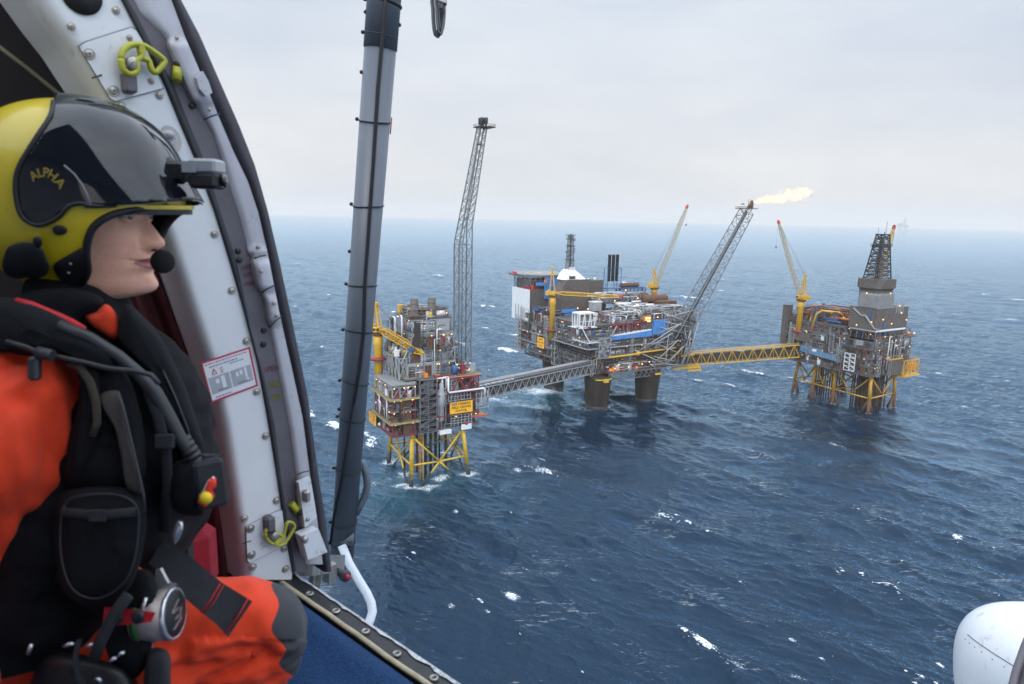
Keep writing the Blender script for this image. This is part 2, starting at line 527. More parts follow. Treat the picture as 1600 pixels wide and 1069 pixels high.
    w2 = N('ShaderNodeMixShader'); ln(foamf, w2.inputs[0]); ln(w1.outputs[0], w2.inputs[1]); ln(fm.outputs[0], w2.inputs[2])
    ln(w2.outputs[0], t.nodes['Material Output'].inputs['Surface'])
    me.materials.append(m)
build_sea()

# the air
def build_haze():
    mb = MB()
    mb.bb(-31000, 31000, -31000, 31000, -8, 420)
    m = bpy.data.materials.new('haze_air')
    m.use_nodes = True
    t = m.node_tree
    t.nodes.remove(t.nodes['Principled BSDF'])
    v = t.nodes.new('ShaderNodeVolumePrincipled')
    v.inputs['Color'].default_value = (1.0, 0.945, 0.885, 1)
    v.inputs['Density'].default_value = 7e-5
    v.inputs['Anisotropy'].default_value = 0.55
    t.links.new(v.outputs[0], t.nodes['Material Output'].inputs['Volume'])
    mb.mats.append(m)
    o = mb.build('haze')
    o['kind'] = 'stuff'
build_haze()
# ------------------------------------------------------------------ platforms: shared pieces
rust = (0.10, 0.04, 0.018)
G = dict(
    steel=pmat('galvanised_steel', (0.145, 0.148, 0.152), .5, .2, .3, .4, rust, .2),
    light=pmat('pale_grey_paint', (0.285, 0.293, 0.30), .5, 0, .2, .4, (.15, .10, .07), .25),
    white=pmat('white_paint', (0.64, 0.65, 0.66), .5, 0, .08, .3, (.4, .33, .27), .12),
    dark=pmat('dark_grey_brown_cladding', (0.050, 0.045, 0.041), .6, 0, .35, .5, (.05, .028, .018), .4, spec=.2),
    mid=pmat('taupe_cladding', (0.112, 0.098, 0.088), .6, 0, .25, .35, (.08, .055, .04), .3, spec=.2),
    brown=pmat('rusty_brown_steel', (0.135, 0.075, 0.045), .7, .1, .4, .6, (.06, .025, .012), .5, spec=.2),
    maroon=pmat('maroon_paint', (0.20, 0.020, 0.032), .5, 0, .2, .5, (.07, .02, .015), .2),
    yellow=pmat('yellow_paint', (0.56, 0.315, 0.02), .45, 0, .12, .4, rust, .14),
    ochre=pmat('weathered_yellow_paint', (0.56, 0.36, 0.03), .5, 0, .2, .5, rust, .28),
    black=pmat('black_coating', (0.018, 0.018, 0.02), .5, 0, .4, .6, (.05, .03, .02), .3),
    blue=pmat('blue_sheeting', (0.065, 0.215, 0.50), .5, 0, .16, .35, (.35, .5, .7), .1),
    navy=pmat('navy_paint', (0.028, 0.085, 0.22), .5, 0, .2, .5, None),
    grate=pmat('deck_grating', (0.10, 0.092, 0.085), .8, 0, .3, .3, (.16, .12, .07), .3),
    ygrate=pmat('yellowed_deck_plate', (0.30, 0.25, 0.10), .8, 0, .3, .3, (.12, .08, .05), .35),
    conc=pmat('wet_concrete', (0.034, 0.027, 0.021), .75, 0, .4, .12, (.075, .052, .034), .25, bump=.4, bscale=1.2, stretch=(1, 1, .25), spec=.12),
    orange=pmat('orange_paint', (0.70, 0.20, 0.02), .5, 0, .1, .5, None),
    red=pmat('red_paint', (0.55, 0.04, 0.025), .5, 0, .1, .5, None),
    roofgrey=pmat('flat_grey_roof', (0.20, 0.20, 0.20), .75, 0, .2, .3, (.4, .4, .4), .15),
    sign=pmat('sign_yellow_face', (0.83, 0.40, 0.012), .4, 0, .06, .5, None),
    ink=pmat('sign_black_ink', (0.01, 0.01, 0.01), .5),
    rusty=pmat('rust_streaked_yellow', (0.50, 0.275, 0.026), .6, 0, .3, .35, (.10, .04, .016), .42, stretch=(1, 1, .4)),
    worn=pmat('faded_blue_sheeting', (0.10, 0.20, 0.33), .6, 0, .3, .3, (.12, .11, .10), .4),
    lat=pmat('grey_lattice_steel', (0.145, 0.155, 0.165), .5, .2, .2, .5, rust, .08),
    dkst=pmat('dark_weathered_steel', (0.125, 0.128, 0.135), .5, .2, .25, .5, rust, .15),
    cream=pmat('dirty_cream_paint', (0.33, 0.285, 0.18), .5, 0, .2, .5, (.10, .09, .08), .3),
    lamp=emat('warm_lamp_glow', (1.0, .46, .13), 4.5),
)
def rthing(k, o, name, label, cat, group=None):
    return thing(name, RW(k, *o), label, cat, group, RIG_A)
def boxes(root, name, *its):
    for mt, d in its:
        m = MB(G[mt]); m.bb(*d); m.build(name, root)
def corr(mb, p0, p1, z0, z1, th=.5, pitch=1.6, nrm=None):      # wall of ribbed cladding between two plan points
    p0, p1 = Vector((p0[0], p0[1], 0)), Vector((p1[0], p1[1], 0))
    d = (p1 - p0); l = d.length; d.normalize()
    n = Vector((d.y, -d.x, 0))
    mb.box((p0 + p1) / 2 + Vector((0, 0, (z0 + z1) / 2)), (l, th, z1 - z0), (d, n, Vector((0, 0, 1))))
    for i in range(int(l / pitch) + 1):
        q = p0 + d * min(i * pitch + .2, l - .2)
        mb.box(q + n * (th / 2 + .1) + Vector((0, 0, (z0 + z1) / 2)), (.45, .24, z1 - z0 - .3), (d, n, Vector((0, 0, 1))))
def rails(mb, pts, z, h=1.2, w=.11, step=2.6, close=True, mids=1):
    pts = [Vector((p[0], p[1], z)) for p in pts]
    if close:
        pts = pts + [pts[0]]
    for a, b in zip(pts, pts[1:]):
        l = (b - a).length
        n = max(1, int(l / step))
        up = Vector((0, 0, h))
        mb.beam(a + up, b + up, w)
        for m in range(mids):
            u_ = Vector((0, 0, h * (m + 1) / (mids + 1)))
            mb.beam(a + u_, b + u_, w * .8)
        for i in range(n + 1):
            q = a.lerp(b, i / n)
            mb.beam(q, q + up, w)
def rect(u0, u1, v0, v1):
    return [(u0, v0), (u1, v0), (u1, v1), (u0, v1)]
def frame(mb, u0, u1, v0, v1, z0, z1, nu, nv, w, rg, pb=.35, wb=None, back=True):
    wb = wb or w * .6
    us = np.linspace(u0, u1, nu + 1); vs = np.linspace(v0, v1, nv + 1)
    per = [(a, v0) for a in us] + [(u0, b) for b in vs[1:]]
    if back:
        per += [(u1, b) for b in vs[1:]] + [(a, v1) for a in us[1:-1]]
    for a, b in per:
        mb.beam((a, b, z0), (a, b, z1), w)
    lines = [[(a, v0) for a in us], [(u0, b) for b in vs]]
    if back:
        lines += [[(u1, b) for b in vs], [(a, v1) for a in us]]
    for ln_ in lines:
        for p, q in zip(ln_, ln_[1:]):
            mb.beam((*p, z1 - w / 2), (*q, z1 - w / 2), w)
            x = rg.random()
            if x < pb:
                mb.beam((*p, z0), (*q, z1), wb)
                if x < pb * .4:
                    mb.beam((*q, z0), (*p, z1), wb)
            elif x < pb * 1.5:
                m_ = ((p[0] + q[0]) / 2, (p[1] + q[1]) / 2)
                mb.beam((*p, z0), (*m_, z1), wb); mb.beam((*q, z0), (*m_, z1), wb)
def pipes(mb, u0, u1, v0, v1, z0, z1, n, rg, mats, r=(.16, .4)):      # runs of pipe with square bends inside a box
    for _ in range(n):
        mb.use(mats[rg.randrange(len(mats))])
        p = Vector((rg.uniform(u0, u1), rg.uniform(v0, v1), rg.uniform(z0, z1)))
        rr = rg.uniform(*r)
        ax = rg.randrange(3)
        for s_ in range(rg.randint(2, 5)):
            q = p.copy()
            lo, hi = ((u0, u1), (v0, v1), (z0, z1))[ax]
            q[ax] = rg.uniform(lo, hi)
            if abs(q[ax] - p[ax]) > .8:
                mb.tube(p, q, rr, n=6)
                p = q
            ax = (ax + rg.choice((1, 2))) % 3
ITEMS = []
def clutter(u0, u1, v0, v1, z, h, n, rg, mats):                     # skids, cabinets, vessels standing on a deck, each a part of its own
    for _ in range(n):
        mb = MB(mats[rg.randrange(len(mats))])
        x, y = rg.uniform(u0, u1), rg.uniform(v0, v1)
        k = rg.random()
        hh = h * rg.uniform(.35, 1)
        if k < .38:
            a, b = rg.uniform(1, 3.6), rg.uniform(1, 3.2)
            mb.bb(x - a / 2, x + a / 2, y - b / 2, y + b / 2, z, z + hh)
            for q in range(int(a / .8)):
                mb.bb(x - a / 2 + .2 + q * .8, x - a / 2 + .4 + q * .8, y - b / 2 - .08, y - b / 2, z + .2, z + hh - .2)
            if rg.random() < .5:
                mb.bb(x - a / 2 - .15, x + a / 2 + .15, y - b / 2 - .15, y + b / 2 + .15, z + hh, z + hh + .25)
            ITEMS.append((a * hh, 'equipment_skid', mb))
        elif k < .6:
            r_ = rg.uniform(.5, 1.3)
            mb.lathe([(r_ * .9, 0), (r_, .2), (r_, hh - r_ * .5), (r_ * .75, hh - r_ * .15), (.15, hh)], (x, y, z), n=10)
            ITEMS.append((2 * r_ * hh, 'vertical_tank', mb))
        elif k < .78:
            r_ = rg.uniform(.6, 1.2); l = rg.uniform(3, 7)
            d = Vector((1, 0, 0)) if rg.random() < .6 else Vector((0, 1, 0))
            c = Vector((x, y, z + r_ + .5))
            mb.lathe([(.2, -l / 2 - r_ * .5), (r_ * .8, -l / 2 - .1), (r_, -l / 2 + .3), (r_, l / 2 - .3), (r_ * .8, l / 2 + .1), (.2, l / 2 + r_ * .5)], c, d, 10)
            for e in (-.3, .3):
                mb.box(c + d * (l * e) - Vector((0, 0, r_ * .6 + .3)), (.5, .5, r_ + .6))
            ITEMS.append((2 * r_ * l, 'horizontal_tank', mb))
        else:
            for j in range(rg.randint(2, 5)):
                x1 = x + j * .9
                mb.tube((x1, y, z), (x1, y, z + hh), .2, n=6)
            mb.tube((x, y, z + hh), (x + 3.5, y, z + hh), .22, n=6)
            ITEMS.append((2 * hh, 'pipe_manifold', mb))
def flush(root):                       # the hundred largest of each kind are parts, any others one lot
    kinds = {}
    for it in ITEMS: kinds.setdefault(it[1], []).append(it)
    for kname, its in kinds.items():
        its.sort(key=lambda t: -t[0])
        for it in its[:98]: it[2].build(kname, root)
        if its[98:]:
            m = MB()
            for it in its[98:]:
                m.use(it[2].mats[0]); m.add(it[2].v, it[2].f)
            m.build('small_equipment', root, None, None, 'stuff')
    ITEMS.clear()
def lamp(root, p, s=.5):
    mb = MB(G['steel'])
    mb.box((p[0], p[1], p[2] + s * .7), (s * 1.1, s * 1.1, s * .3))
    mb.use(G['lamp'])
    mb.ell(p, (s * .6, s * .6, s * .6), 8, 5)
    return mb.build('deck_lamp', root)
def stair(mb, u0, u1, v0, v1, z0, z1, n, w=.32):                        # lattice stair tower with zig-zag flights
    for a in (u0, u1):
        for b in (v0, v1):
            mb.beam((a, b, z0), (a, b, z1), w * 1.3)
    um = (u0 + u1) / 2
    for a in (um,):
        mb.beam((a, v0, z0), (a, v0, z1), w * .9)
    for i in range(n + 1):
        z = z0 + (z1 - z0) * i / n
        for q in (((u0, v0), (u1, v0)), ((u0, v0), (u0, v1)), ((u1, v0), (u1, v1))):
            mb.beam((*q[0], z), (*q[1], z), w)
            mb.beam((*q[0], z + 1.1), (*q[1], z + 1.1), w * .55)
        mb.bb(u0, u1, v0 + .3, v1, z - .25, z - .1)
        if i < n:
            z2 = z + (z1 - z0) / n
            a, b = (u0 + .5, u1 - .5) if i % 2 else (u1 - .5, u0 + .5)
            for o_ in (.1, .9):
                mb.beam((a, v0 + o_, z), (b, v0 + o_, z2), w * 1.1, w * .8)
            mb.beam((a, v0, z + 1.1), (b, v0, z2 + 1.1), w * .55)
            mb.beam((u0, v0, z), (um, v0, z2), w * .5); mb.beam((u0, v1, z), (u0, v0, z2), w * .6)
def lattice(mb, A, B, sa, sb, nb, rc, rb, up=None, axes=None, faces=(0, 1, 2, 3), xb=False):    # four-chord lattice from A to B
    A, B = Vector(A), Vector(B)
    d = (B - A).normalized()
    if axes:
        x, y = axes
    else:
        u_ = Vector(up or (0, 0, 1))
        x = d.cross(u_).normalized(); y = x.cross(d).normalized()
    def ring(t):
        c = A.lerp(B, t)
        hw, hh = (sa[0] + (sb[0] - sa[0]) * t) / 2, (sa[1] + (sb[1] - sa[1]) * t) / 2
        return [c + x * (sx * hw) + y * (sy * hh) for sx, sy in ((-1, -1), (1, -1), (1, 1), (-1, 1))]
    prev = ring(0)
    for i in range(nb):
        cur = ring((i + 1) / nb)
        for j in range(4):
            mb.tube(prev[j], cur[j], rc, n=6, caps=False)
            if j in faces:
                k = (j + 1) % 4
                mb.tube(cur[j], cur[k], rb, n=5, caps=False)
                if xb:
                    mb.tube(prev[j], cur[k], rb, n=5, caps=False); mb.tube(prev[k], cur[j], rb, n=5, caps=False)
                elif i % 2:
                    mb.tube(prev[j], cur[k], rb, n=5, caps=False)
                else:
                    mb.tube(prev[k], cur[j], rb, n=5, caps=False)
        prev = cur
def storey(root, u0, u1, v0, v1, z0, z1, seed, nu, nv, inset=3.0, core='dark', col='steel', deck='grate', edge=None, over=0.8,
           np_=40, nc=14, lamps=6, pm=('steel', 'light', 'dark', 'brown', 'steel'), w=.42, pb=.35, rail='steel'):
    rg = random.Random(seed)
    d = MB(G[deck])
    d.bb(u0 - over, u1 + over, v0 - over, v1 + over, z0 - .55, z0)
    d.use(G[edge or col])
    for a, b in zip(rect(u0 - over, u1 + over, v0 - over, v1 + over), rect(u0 - over, u1 + over, v0 - over, v1 + over)[1:] + [(u0 - over, v0 - over)]):
        d.beam((*a, z0 - .3), (*b, z0 - .3), .3, .95)
    d.build('deck', root)
    c = MB(G[core])
    q = rect(u0 + inset, u1 - inset, v0 + inset, v1 - inset)
    for a, b in zip(q, q[1:] + [q[0]]):
        corr(c, a, b, z0, z1 - .6, pitch=rg.choice((1.8, 2.4, 3.1)))
    c.build('bulkhead', root)
    f = MB(G[col])
    frame(f, u0, u1, v0, v1, z0, z1 - .55, nu, nv, w, rg, pb)
    f.build('framework', root)
    h = MB(G[rail])
    rails(h, rect(u0 - over, u1 + over, v0 - over, v1 + over), z0, w=.13)
    h.build('handrail', root)
    p = MB()
    mats = [G[x] for x in pm]
    pipes(p, u0 + .3, u1, v0 + .2, v0 + inset - .3, z0 + .4, z1 - .9, np_, rg, mats)
    pipes(p, u0 + .2, u0 + inset - .3, v0, v1, z0 + .4, z1 - .9, np_, rg, mats)
    p.build('pipework', root)
    em = mats + [G['mid'], G['white'], G['navy'], G['maroon']]
    clutter(u0 + .5, u1 - 2, v0 + .8, v0 + inset - .6, z0, (z1 - z0) * .75, nc, rg, em)
    clutter(u0 + .8, u0 + inset - .6, v0 + 1, v1 - 2, z0, (z1 - z0) * .75, nc, rg, em)
    for i in range(lamps):
        if rg.random() < .55:
            lamp(root, (rg.uniform(u0, u1), v0 - .1, z1 - 1.3))
        else:
            lamp(root, (u0 - .1, rg.uniform(v0, v1), z1 - 1.3))
def breakup(root, u0, u1, v0, v1, zs, seed, npan, nris, nsc):       # cladding, risers and scaffolds that cut across the storeys
    rg = random.Random(seed)
    def face():
        if rg.random() < (u1 - u0) / ((u1 - u0) + (v1 - v0)):
            return rg.uniform(u0 + 2, u1 - 6), None
        return None, rg.uniform(v0 + 2, v1 - 6)
    for _ in range(npan):
        i = rg.randrange(len(zs) - 1); z0, z1 = zs[i] + .1, zs[i + (2 if i + 2 < len(zs) and rg.random() < .3 else 1)] - .7
        if rg.random() < .3: z1 = z0 + (z1 - z0) * .6
        w = rg.uniform(2.5, 8)
        m = MB(G[rg.choice(('dark', 'brown', 'mid', 'dark', 'mid', 'roofgrey', 'brown', 'light', 'dark'))])
        a, b = face(); d = rg.uniform(-.6, 1.2)
        if b is None: corr(m, (a, v0 + d), (a + w, v0 + d), z0, z1, .3, rg.choice((.9, 1.4, 2.0)))
        else: corr(m, (u0 + d, b + w), (u0 + d, b), z0, z1, .3, rg.choice((.9, 1.4, 2.0)))
        m.build('cladding_panel', root)
    for _ in range(nris):
        m = MB(G[rg.choice(('light', 'steel', 'steel', 'brown', 'white', 'dark'))])
        a, b = face(); r = rg.uniform(.18, .5); lo = rg.uniform(zs[0] - 2, zs[-2]); hi = rg.uniform(lo + 5, zs[-1] + 3); k = rg.uniform(2, 5)
        if b is None: m.path([(a, v0 - 1.2, lo), (a, v0 - 1.2, hi - .5), (a + .4, v0 - 1.2, hi), (a + k, v0 - 1.2, hi)], r, 7)
        else: m.path([(u0 - 1.2, b, lo), (u0 - 1.2, b, hi - .5), (u0 - 1.2, b + .4, hi), (u0 - 1.2, b + k, hi)], r, 7)
        m.build('riser_pipe', root)
    for _ in range(nsc):
        m = MB(G[rg.choice(('light', 'steel', 'light'))]); a, b = face(); i = rg.randrange(max(1, len(zs) - 2)); lo, hi = zs[i] - 1, zs[min(i + 2, len(zs) - 1)] + rg.uniform(0, 4); w = rg.uniform(2.5, 4.5); n = 2 + int((hi - lo) / 3)
        q = (lambda t, o, z: (a + t * w, v0 - 1.0 - o, z)) if b is None else (lambda t, o, z: (u0 - 1.0 - o, b + t * w, z))
        for t in (0, 1):
            for o in (0, 1.4): m.beam(q(t, o, lo), q(t, o, hi), .24)
        for j in range(n + 1):
            z = lo + (hi - lo) * j / n
            m.beam(q(0, 1.4, z), q(1, 1.4, z), .2); m.beam(q(0, 0, z), q(0, 1.4, z), .2); m.beam(q(1, 0, z), q(1, 1.4, z), .2)
            if j < n: m.beam(q(j % 2, 1.4, z), q(1 - j % 2, 1.4, z + (hi - lo) / n), .18)
        m.build('scaffold_tower', root)
def roofdeck(root, u0, u1, v0, v1, z, h, seed, n, np_, pm, rail=True, nlamp=4, deck='grate'):
    rg = random.Random(seed)
    d = MB(G[deck]); d.bb(u0, u1, v0, v1, z - .5, z); d.build('deck', root)
    if rail:
        r_ = MB(G['steel']); rails(r_, rect(u0, u1, v0, v1), z, w=.13); r_.build('handrail', root)
    mats = [G[x] for x in pm]
    clutter(u0 + 1, u1 - 3, v0 + 1, v1 - 1.5, z, h, n, rg, mats)
    p = MB(); pipes(p, u0 + .5, u1 - .5, v0 + .5, v1 - .5, z + .4, z + h, np_, rg, mats); p.build('pipework', root)
    for _ in range(nlamp):
        q = (rg.uniform(u0, u1), rg.uniform(v0, (v0 + v1) / 2), z + h * rg.uniform(.3, .9))
        lamp(root, q)
def jacket_leg(root, a, b, r, zb, top='ochre', low='black'):
    mb = MB(G[top])
    a, b = Vector(a), Vector(b)             # a at the bottom
    t = (zb - a.z) / (b.z - a.z)
    m_ = a.lerp(b, t)
    mb.tube(m_, b, r, n=14)
    mb.tube(b - (b - a).normalized() * 2.2, b, r * 1.25, n=14)
    mb.use(G[low])
    mb.tube(a, m_, r * 1.04, n=14)
    mb.build('jacket_leg', root)
def brace(root, a, b, r, zb, top='ochre', low='black'):
    a, b = Vector(a), Vector(b)
    if a.z > b.z:
        a, b = b, a
    mb = MB(G[top])
    if a.z < zb < b.z:
        m_ = a.lerp(b, (zb - a.z) / (b.z - a.z))
        mb.tube(m_, b, r, n=10); mb.use(G[low]); mb.tube(a, m_, r * 1.04, n=10)
    else:
        mb.use(G[top if a.z >= zb else low]); mb.tube(a, b, r, n=10)
    mb.build('brace', root)
def sign_board(k, p0, p1, z0, z1, out, lines, label, size, group=None):        # yellow board with black lettering
    c = ((p0[0] + p1[0]) / 2, (p0[1] + p1[1]) / 2, (z0 + z1) / 2)
    d = Vector((p1[0] - p0[0], p1[1] - p0[1], 0)); l = d.length; d.normalize()
    n = Vector(out)
    t = rthing(k, c, 'sign_board', label, 'sign', group)
    mb = MB(G['sign']); mb.box((0, 0, 0), (l, .3, z1 - z0), (d, n, Vector((0, 0, 1))))
    mb.build('board', t)
    nl = len(lines)
    for i, s_ in enumerate(lines):
        zc = (z1 - z0) * (.5 - (i + .5) / nl) * .88
        text_mesh(s_, size, G['ink'], lambda x, y, z, zc=zc: d * x + Vector((0, 0, y + zc)) + n * .19, bold=size * .025).build('lettering', t)
    f = MB(G['brown'])
    for sx in (-1, 1):
        f.box(d * (sx * (l / 2 + .12)), (.24, .4, z1 - z0 + .4), (d, n, Vector((0, 0, 1))))
        f.box(Vector((0, 0, sx * ((z1 - z0) / 2 + .12))), (l, .4, .24), (d, n, Vector((0, 0, 1))))
    f.build('frame', t)
def crane(k, o, ztop, tip, label, cabdir, aframe=14.0, r=2.3, boomw=2.6, yel='yellow', boomcol=None, cap='red', hook=0.0, collar=None, nb=16, group='pedestal cranes on the platforms', cabz=0.0, back=5.0):
    # o: pedestal foot (u, v, z); tip: boom end (u, v, z)
    t = rthing(k, o, 'pedestal_crane', label, 'crane', group)
    T = Vector((tip[0] - o[0], tip[1] - o[1], tip[2] - o[2]))
    h = ztop - o[2]
    dv = Vector((T.x, T.y, 0)).normalized()
    sv = Vector((-dv.y, dv.x, 0))
    Z = Vector((0, 0, 1))
    p = MB(G[yel]); p.lathe([(r, 0), (r, h * .8), (r * 1.12, h * .82), (r * 1.12, h - .8)], (0, 0, 0), n=16)
    p.build('pedestal', t)
    if collar:
        c_ = MB(G['maroon']); c_.lathe([(r * 1.05, 0), (r * 2.1, .3), (r * 2.1, 1.6), (r * 1.05, 1.9)], (0, 0, collar - o[2]), n=10); c_.build('walkway', t)
    s_ = MB(G['brown']); s_.lathe([(r * 1.3, 0), (r * 1.55, .3), (r * 1.55, 1.2), (r * 1.2, 1.4)], (0, 0, h - .9), n=18)
    rails(s_, [(r * 1.7 * math.cos(i * math.pi / 4), r * 1.7 * math.sin(i * math.pi / 4)) for i in range(8)], h + .3, 1.3, .14, 9)
    s_.build('slew_ring', t)
    b = MB(G[yel])
    b.box(Z * (h + 2.2) - dv * back * .5, (back + 3.5, 4.4, 3.2), (dv, sv, Z))
    b.box(Z * (h + 4.3) - dv * back * .75, (back * .6, 3.4, 1.4), (dv, sv, Z))
    b.build('machinery_house', t)
    cb = MB(G[yel]); cc = Z * (h + 2.6) + sv * (3.4 * cabdir) + dv * 1.2
    cb.bevbox(cc, (2.8, 2.2, 2.9), .3, (dv, sv, Z)); cab_ = cb.build('cab', t); cb = MB(G['black'])
    cb.box(cc + Z * .35 + dv * 1.42, (.1, 1.7, 1.5), (dv, sv, Z)); cb.box(cc + Z * .35 + sv * (1.12 * cabdir), (2.0, .1, 1.4), (dv, sv, Z))
    cb.build('window', cab_)
    a = MB(G[yel]); top = Z * (h + aframe) - dv * back * .25
    for sx in (-1, 1):
        a.beam(Z * (h + 2) + sv * (sx * 1.7) + dv * 1.8, top + sv * (sx * .6), .65)
        a.beam(Z * (h + 2) + sv * (sx * 1.7) - dv * back * .7, top + sv * (sx * .6), .6)
    for q in (.3, .55, .78):
        a.beam((Z * (h + 2) + sv * 1.7 + dv * 1.8).lerp(top + sv * .6, q), (Z * (h + 2) - sv * 1.7 + dv * 1.8).lerp(top - sv * .6, q), .35)
        a.beam((Z * (h + 2) + sv * 1.7 - dv * back * .7).lerp(top + sv * .6, q), (Z * (h + 2) + sv * 1.7 + dv * 1.8).lerp(top + sv * .6, q + .06), .3)
    a.box(top, (1.8, 2.2, 1.5), (dv, sv, Z))
    a.build('a_frame', t)
    foot = Z * (h + 2.6) + dv * 2.2
    m = MB(G[boomcol or yel])
    bd = (T - foot).normalized(); bu = sv.cross(bd).normalized()
    if bu.z < 0: bu = -bu
    f1, f2 = foot.lerp(T, .12), foot.lerp(T, .86)
    w2 = boomw
    lattice(m, foot, f1, (w2, .6), (w2, w2), 2, .26, .15, axes=(sv, bu))
    lattice(m, f1, f2, (w2, w2), (w2 * .9, w2 * .9), nb, .26, .15, axes=(sv, bu))
    lattice(m, f2, T, (w2 * .9, w2 * .9), (1.0, 1.0), 3, .26, .15, axes=(sv, bu))
    m.build('boom', t)
    if cap:
        c_ = MB(G[cap]); c_.box(T, (2.6, 1.7, 2.2), (bd, sv, bu)); c_.use(G['black']); c_.lathe([(.9, -.5), (.9, .5)], T + bd * 1.4, sv, 10); c_.build('boom_head', t)
    w_ = MB(G['black'])
    for sx in (-.5, .5):
        w_.tube(top + sv * sx, foot.lerp(T, .9) + bu * 1.2 + sv * sx, .07, n=4)
    if hook:
        w_.tube(T + bd * 1.4, T + bd * 1.4 - Z * hook, .06, n=4); w_.box(T + bd * 1.4 - Z * (hook + .8), (.8, .8, 1.6))
    w_.build('wire_rope', t)
    return t
# ------------------------------------------------------------------ near platform on the left (steel jacket, tall lattice flare tower)
def platform_near():
    k = 'L'
    root = rthing(k, (0, 0, 0), 'oil_platform', 'nearest oil platform, on four yellow jacket legs, with maroon framing and two stubby grey chimneys', 'oil platform', 'oil platforms linked by bridges')
    B = [Vector((0, 0, -6)), Vector((37, .5, -6)), Vector((42, 42.5, -6)), Vector((2, 42, -6))]
    T = [Vector((1.5, 1.5, 29.5)), Vector((33, 2, 29.5)), Vector((38, 39, 29.5)), Vector((4, 39, 29.5))]
    at = lambda i, z: B[i].lerp(T[i], (z + 6) / 35.5)
    for i in range(4):
        jacket_leg(root, B[i], T[i], 1.2, 6.5)
        j = (i + 1) % 4
        n_ = (at(i, 11) + at(j, 11)) / 2
        for q in (at(i, 28), at(j, 28), at(i, 11.5), at(j, 11.5)):
            brace(root, q, n_, .55, 5)
        lo = n_ + (n_ - at(i, 28)); lo = n_.lerp(lo, 14 / 17.); brace(root, n_, lo, .55, 5)
        lo = n_ + (n_ - at(j, 28)); lo = n_.lerp(lo, 14 / 17.); brace(root, n_, lo, .55, 5)
    rg = random.Random(5)
    for (a, b, r, c_) in ((14, 12, .8, 'black'), (19, 16, .8, 'black'), (24, 20, .9, 'black'), (28, 14, .6, 'black'), (9, 8, .45, 'orange'), (12, 20, .7, 'brown'), (8, 30, .5, 'black'), (16, 30, .6, 'black'), (31, 30, .6, 'black'), (10, 6, .35, 'ochre')):
        mb = MB(G[c_]); mb.tube((a, b, -5), (a, b, 29.5), r, n=10); mb.build('riser', root)
    for q in range(2):      # sloping inner braces
        brace(root, at(q * 2, 28), (20, 21, 14), .4, 5); brace(root, at(q * 2 + 1, 26), (20, 21, 14), .4, 5)
    lad = MB(G['ochre'])
    for i in range(26):
        z = 4 + i * .9; p = at(0, z); lad.beam(p + Vector((-.7, -1.35, 0)), p + Vector((.7, -1.35, 0)), .16)
    lad.build('ladder', root)
    # wing block on the near left corner
    for i, (z0, z1, e, cl, ov) in enumerate(((30.6, 38, 'maroon', 'maroon', .6), (38, 44.5, 'ygrate', 'maroon', 1.9), (44.5, 51.3, 'steel', 'maroon', .6), (51.3, 58.4, 'ygrate', 'light', 1.9))):
        storey(root, -10.5, 2.6, -.6, 27, z0, z1, 20 + i, 3, 5, 2.6, 'dark', cl, 'ygrate' if ov > 1 else 'grate', e, ov, 22, 9, 8, w=.5, pb=.5 if i == 3 else .3)
    r_ = MB(G['roofgrey']); r_.bb(-11.2, 3, -1.2, 27.5, 58.4, 59.2); r_.use(G['light'])
    for i in range(9):
        r_.bb(-11.0, 2.8, -.9 + i * 3.4, -.75 + i * 3.4, 59.2, 59.32)
    r_.build('roof', root)
    # main block
    for i, (z0, z1, cl, cr_) in enumerate(((30.6, 38, 'steel', 'dark'), (38, 45.5, 'maroon', 'mid'), (45.5, 52, 'steel', 'dark'), (52, 60, 'maroon', 'dark'))):
        storey(root, 15.5, 42, 0, 43, z0, z1, 40 + i, 5, 7, 4.2, cr_, cl, 'grate', cl, .5, 36, 12, 7, w=.45, pb=.3)
        storey(root, 3.2, 15.2, 3, 43, z0, z1, 50 + i, 2, 7, 2.6, 'dark', 'steel', 'grate', 'steel', .3, 16, 5, 2, w=.4)
    st = MB(G['steel']); stair(st, 4.6, 14.8, -2.4, 2.4, 30.4, 60.5, 8); st.build('stair_tower', root)
    v = MB(G['light'])
    v.lathe([(.5, 0), (1.5, 1.2), (1.5, 9), (2.0, 9.6), (2.0, 17), (1.3, 18.5), (1.3, 22), (.4, 23)], (18.2, -1.2, 35), n=14)
    v.use(G['maroon']); v.box((18.2, -1.0, 38.5), (5.4, 3.4, .5)); v.box((18.2, -1.0, 50.5), (5.4, 3.4, .5))
    v.use(G['light']); v.path([(16, -1.6, 32), (16, -1.6, 53), (16.6, -1.6, 54), (20, -1.6, 54), (20.6, -1.6, 53), (20.6, -1.6, 34)], .35, 8)
    v.build('vessel', root)
    # red truss bay and big light pipe at the top right
    t = MB(G['maroon'])
    for z in (51.2, 59.8):
        t.beam((22, -2.2, z), (42.5, -2.2, z), .9); t.beam((42.5, -2.2, z), (42.5, 12, z), .9); t.beam((22, -2.2, z), (22, 3, z), .8)
    for a, b in ((24, 28.5), (33, 28.5), (33, 37), (42, 37)):
        t.beam((a, -2.2, 51.4), (b, -2.2, 59.6), .8)
    t.beam((13.6, -1, 61.6), (28, -1, 60.6), .9, 1.2); t.beam((28, -1, 60.4), (42, -1, 60.2), .9, 1.0)
    t.build('truss', root)
    pp_ = MB(G['white']); pp_.path([(21.5, -3, 60.5), (21.5, -3, 53), (22.2, -3, 52), (44, -3, 52.2), (44.6, -3, 51.4), (44.6, -3, 47)], .55, 10)
    pp_.path([(15, -2, 60.6), (20, -2, 60.6), (20.6, -2, 60), (20.6, -2, 54)], .4, 8); pp_.build('header_pipe', root)
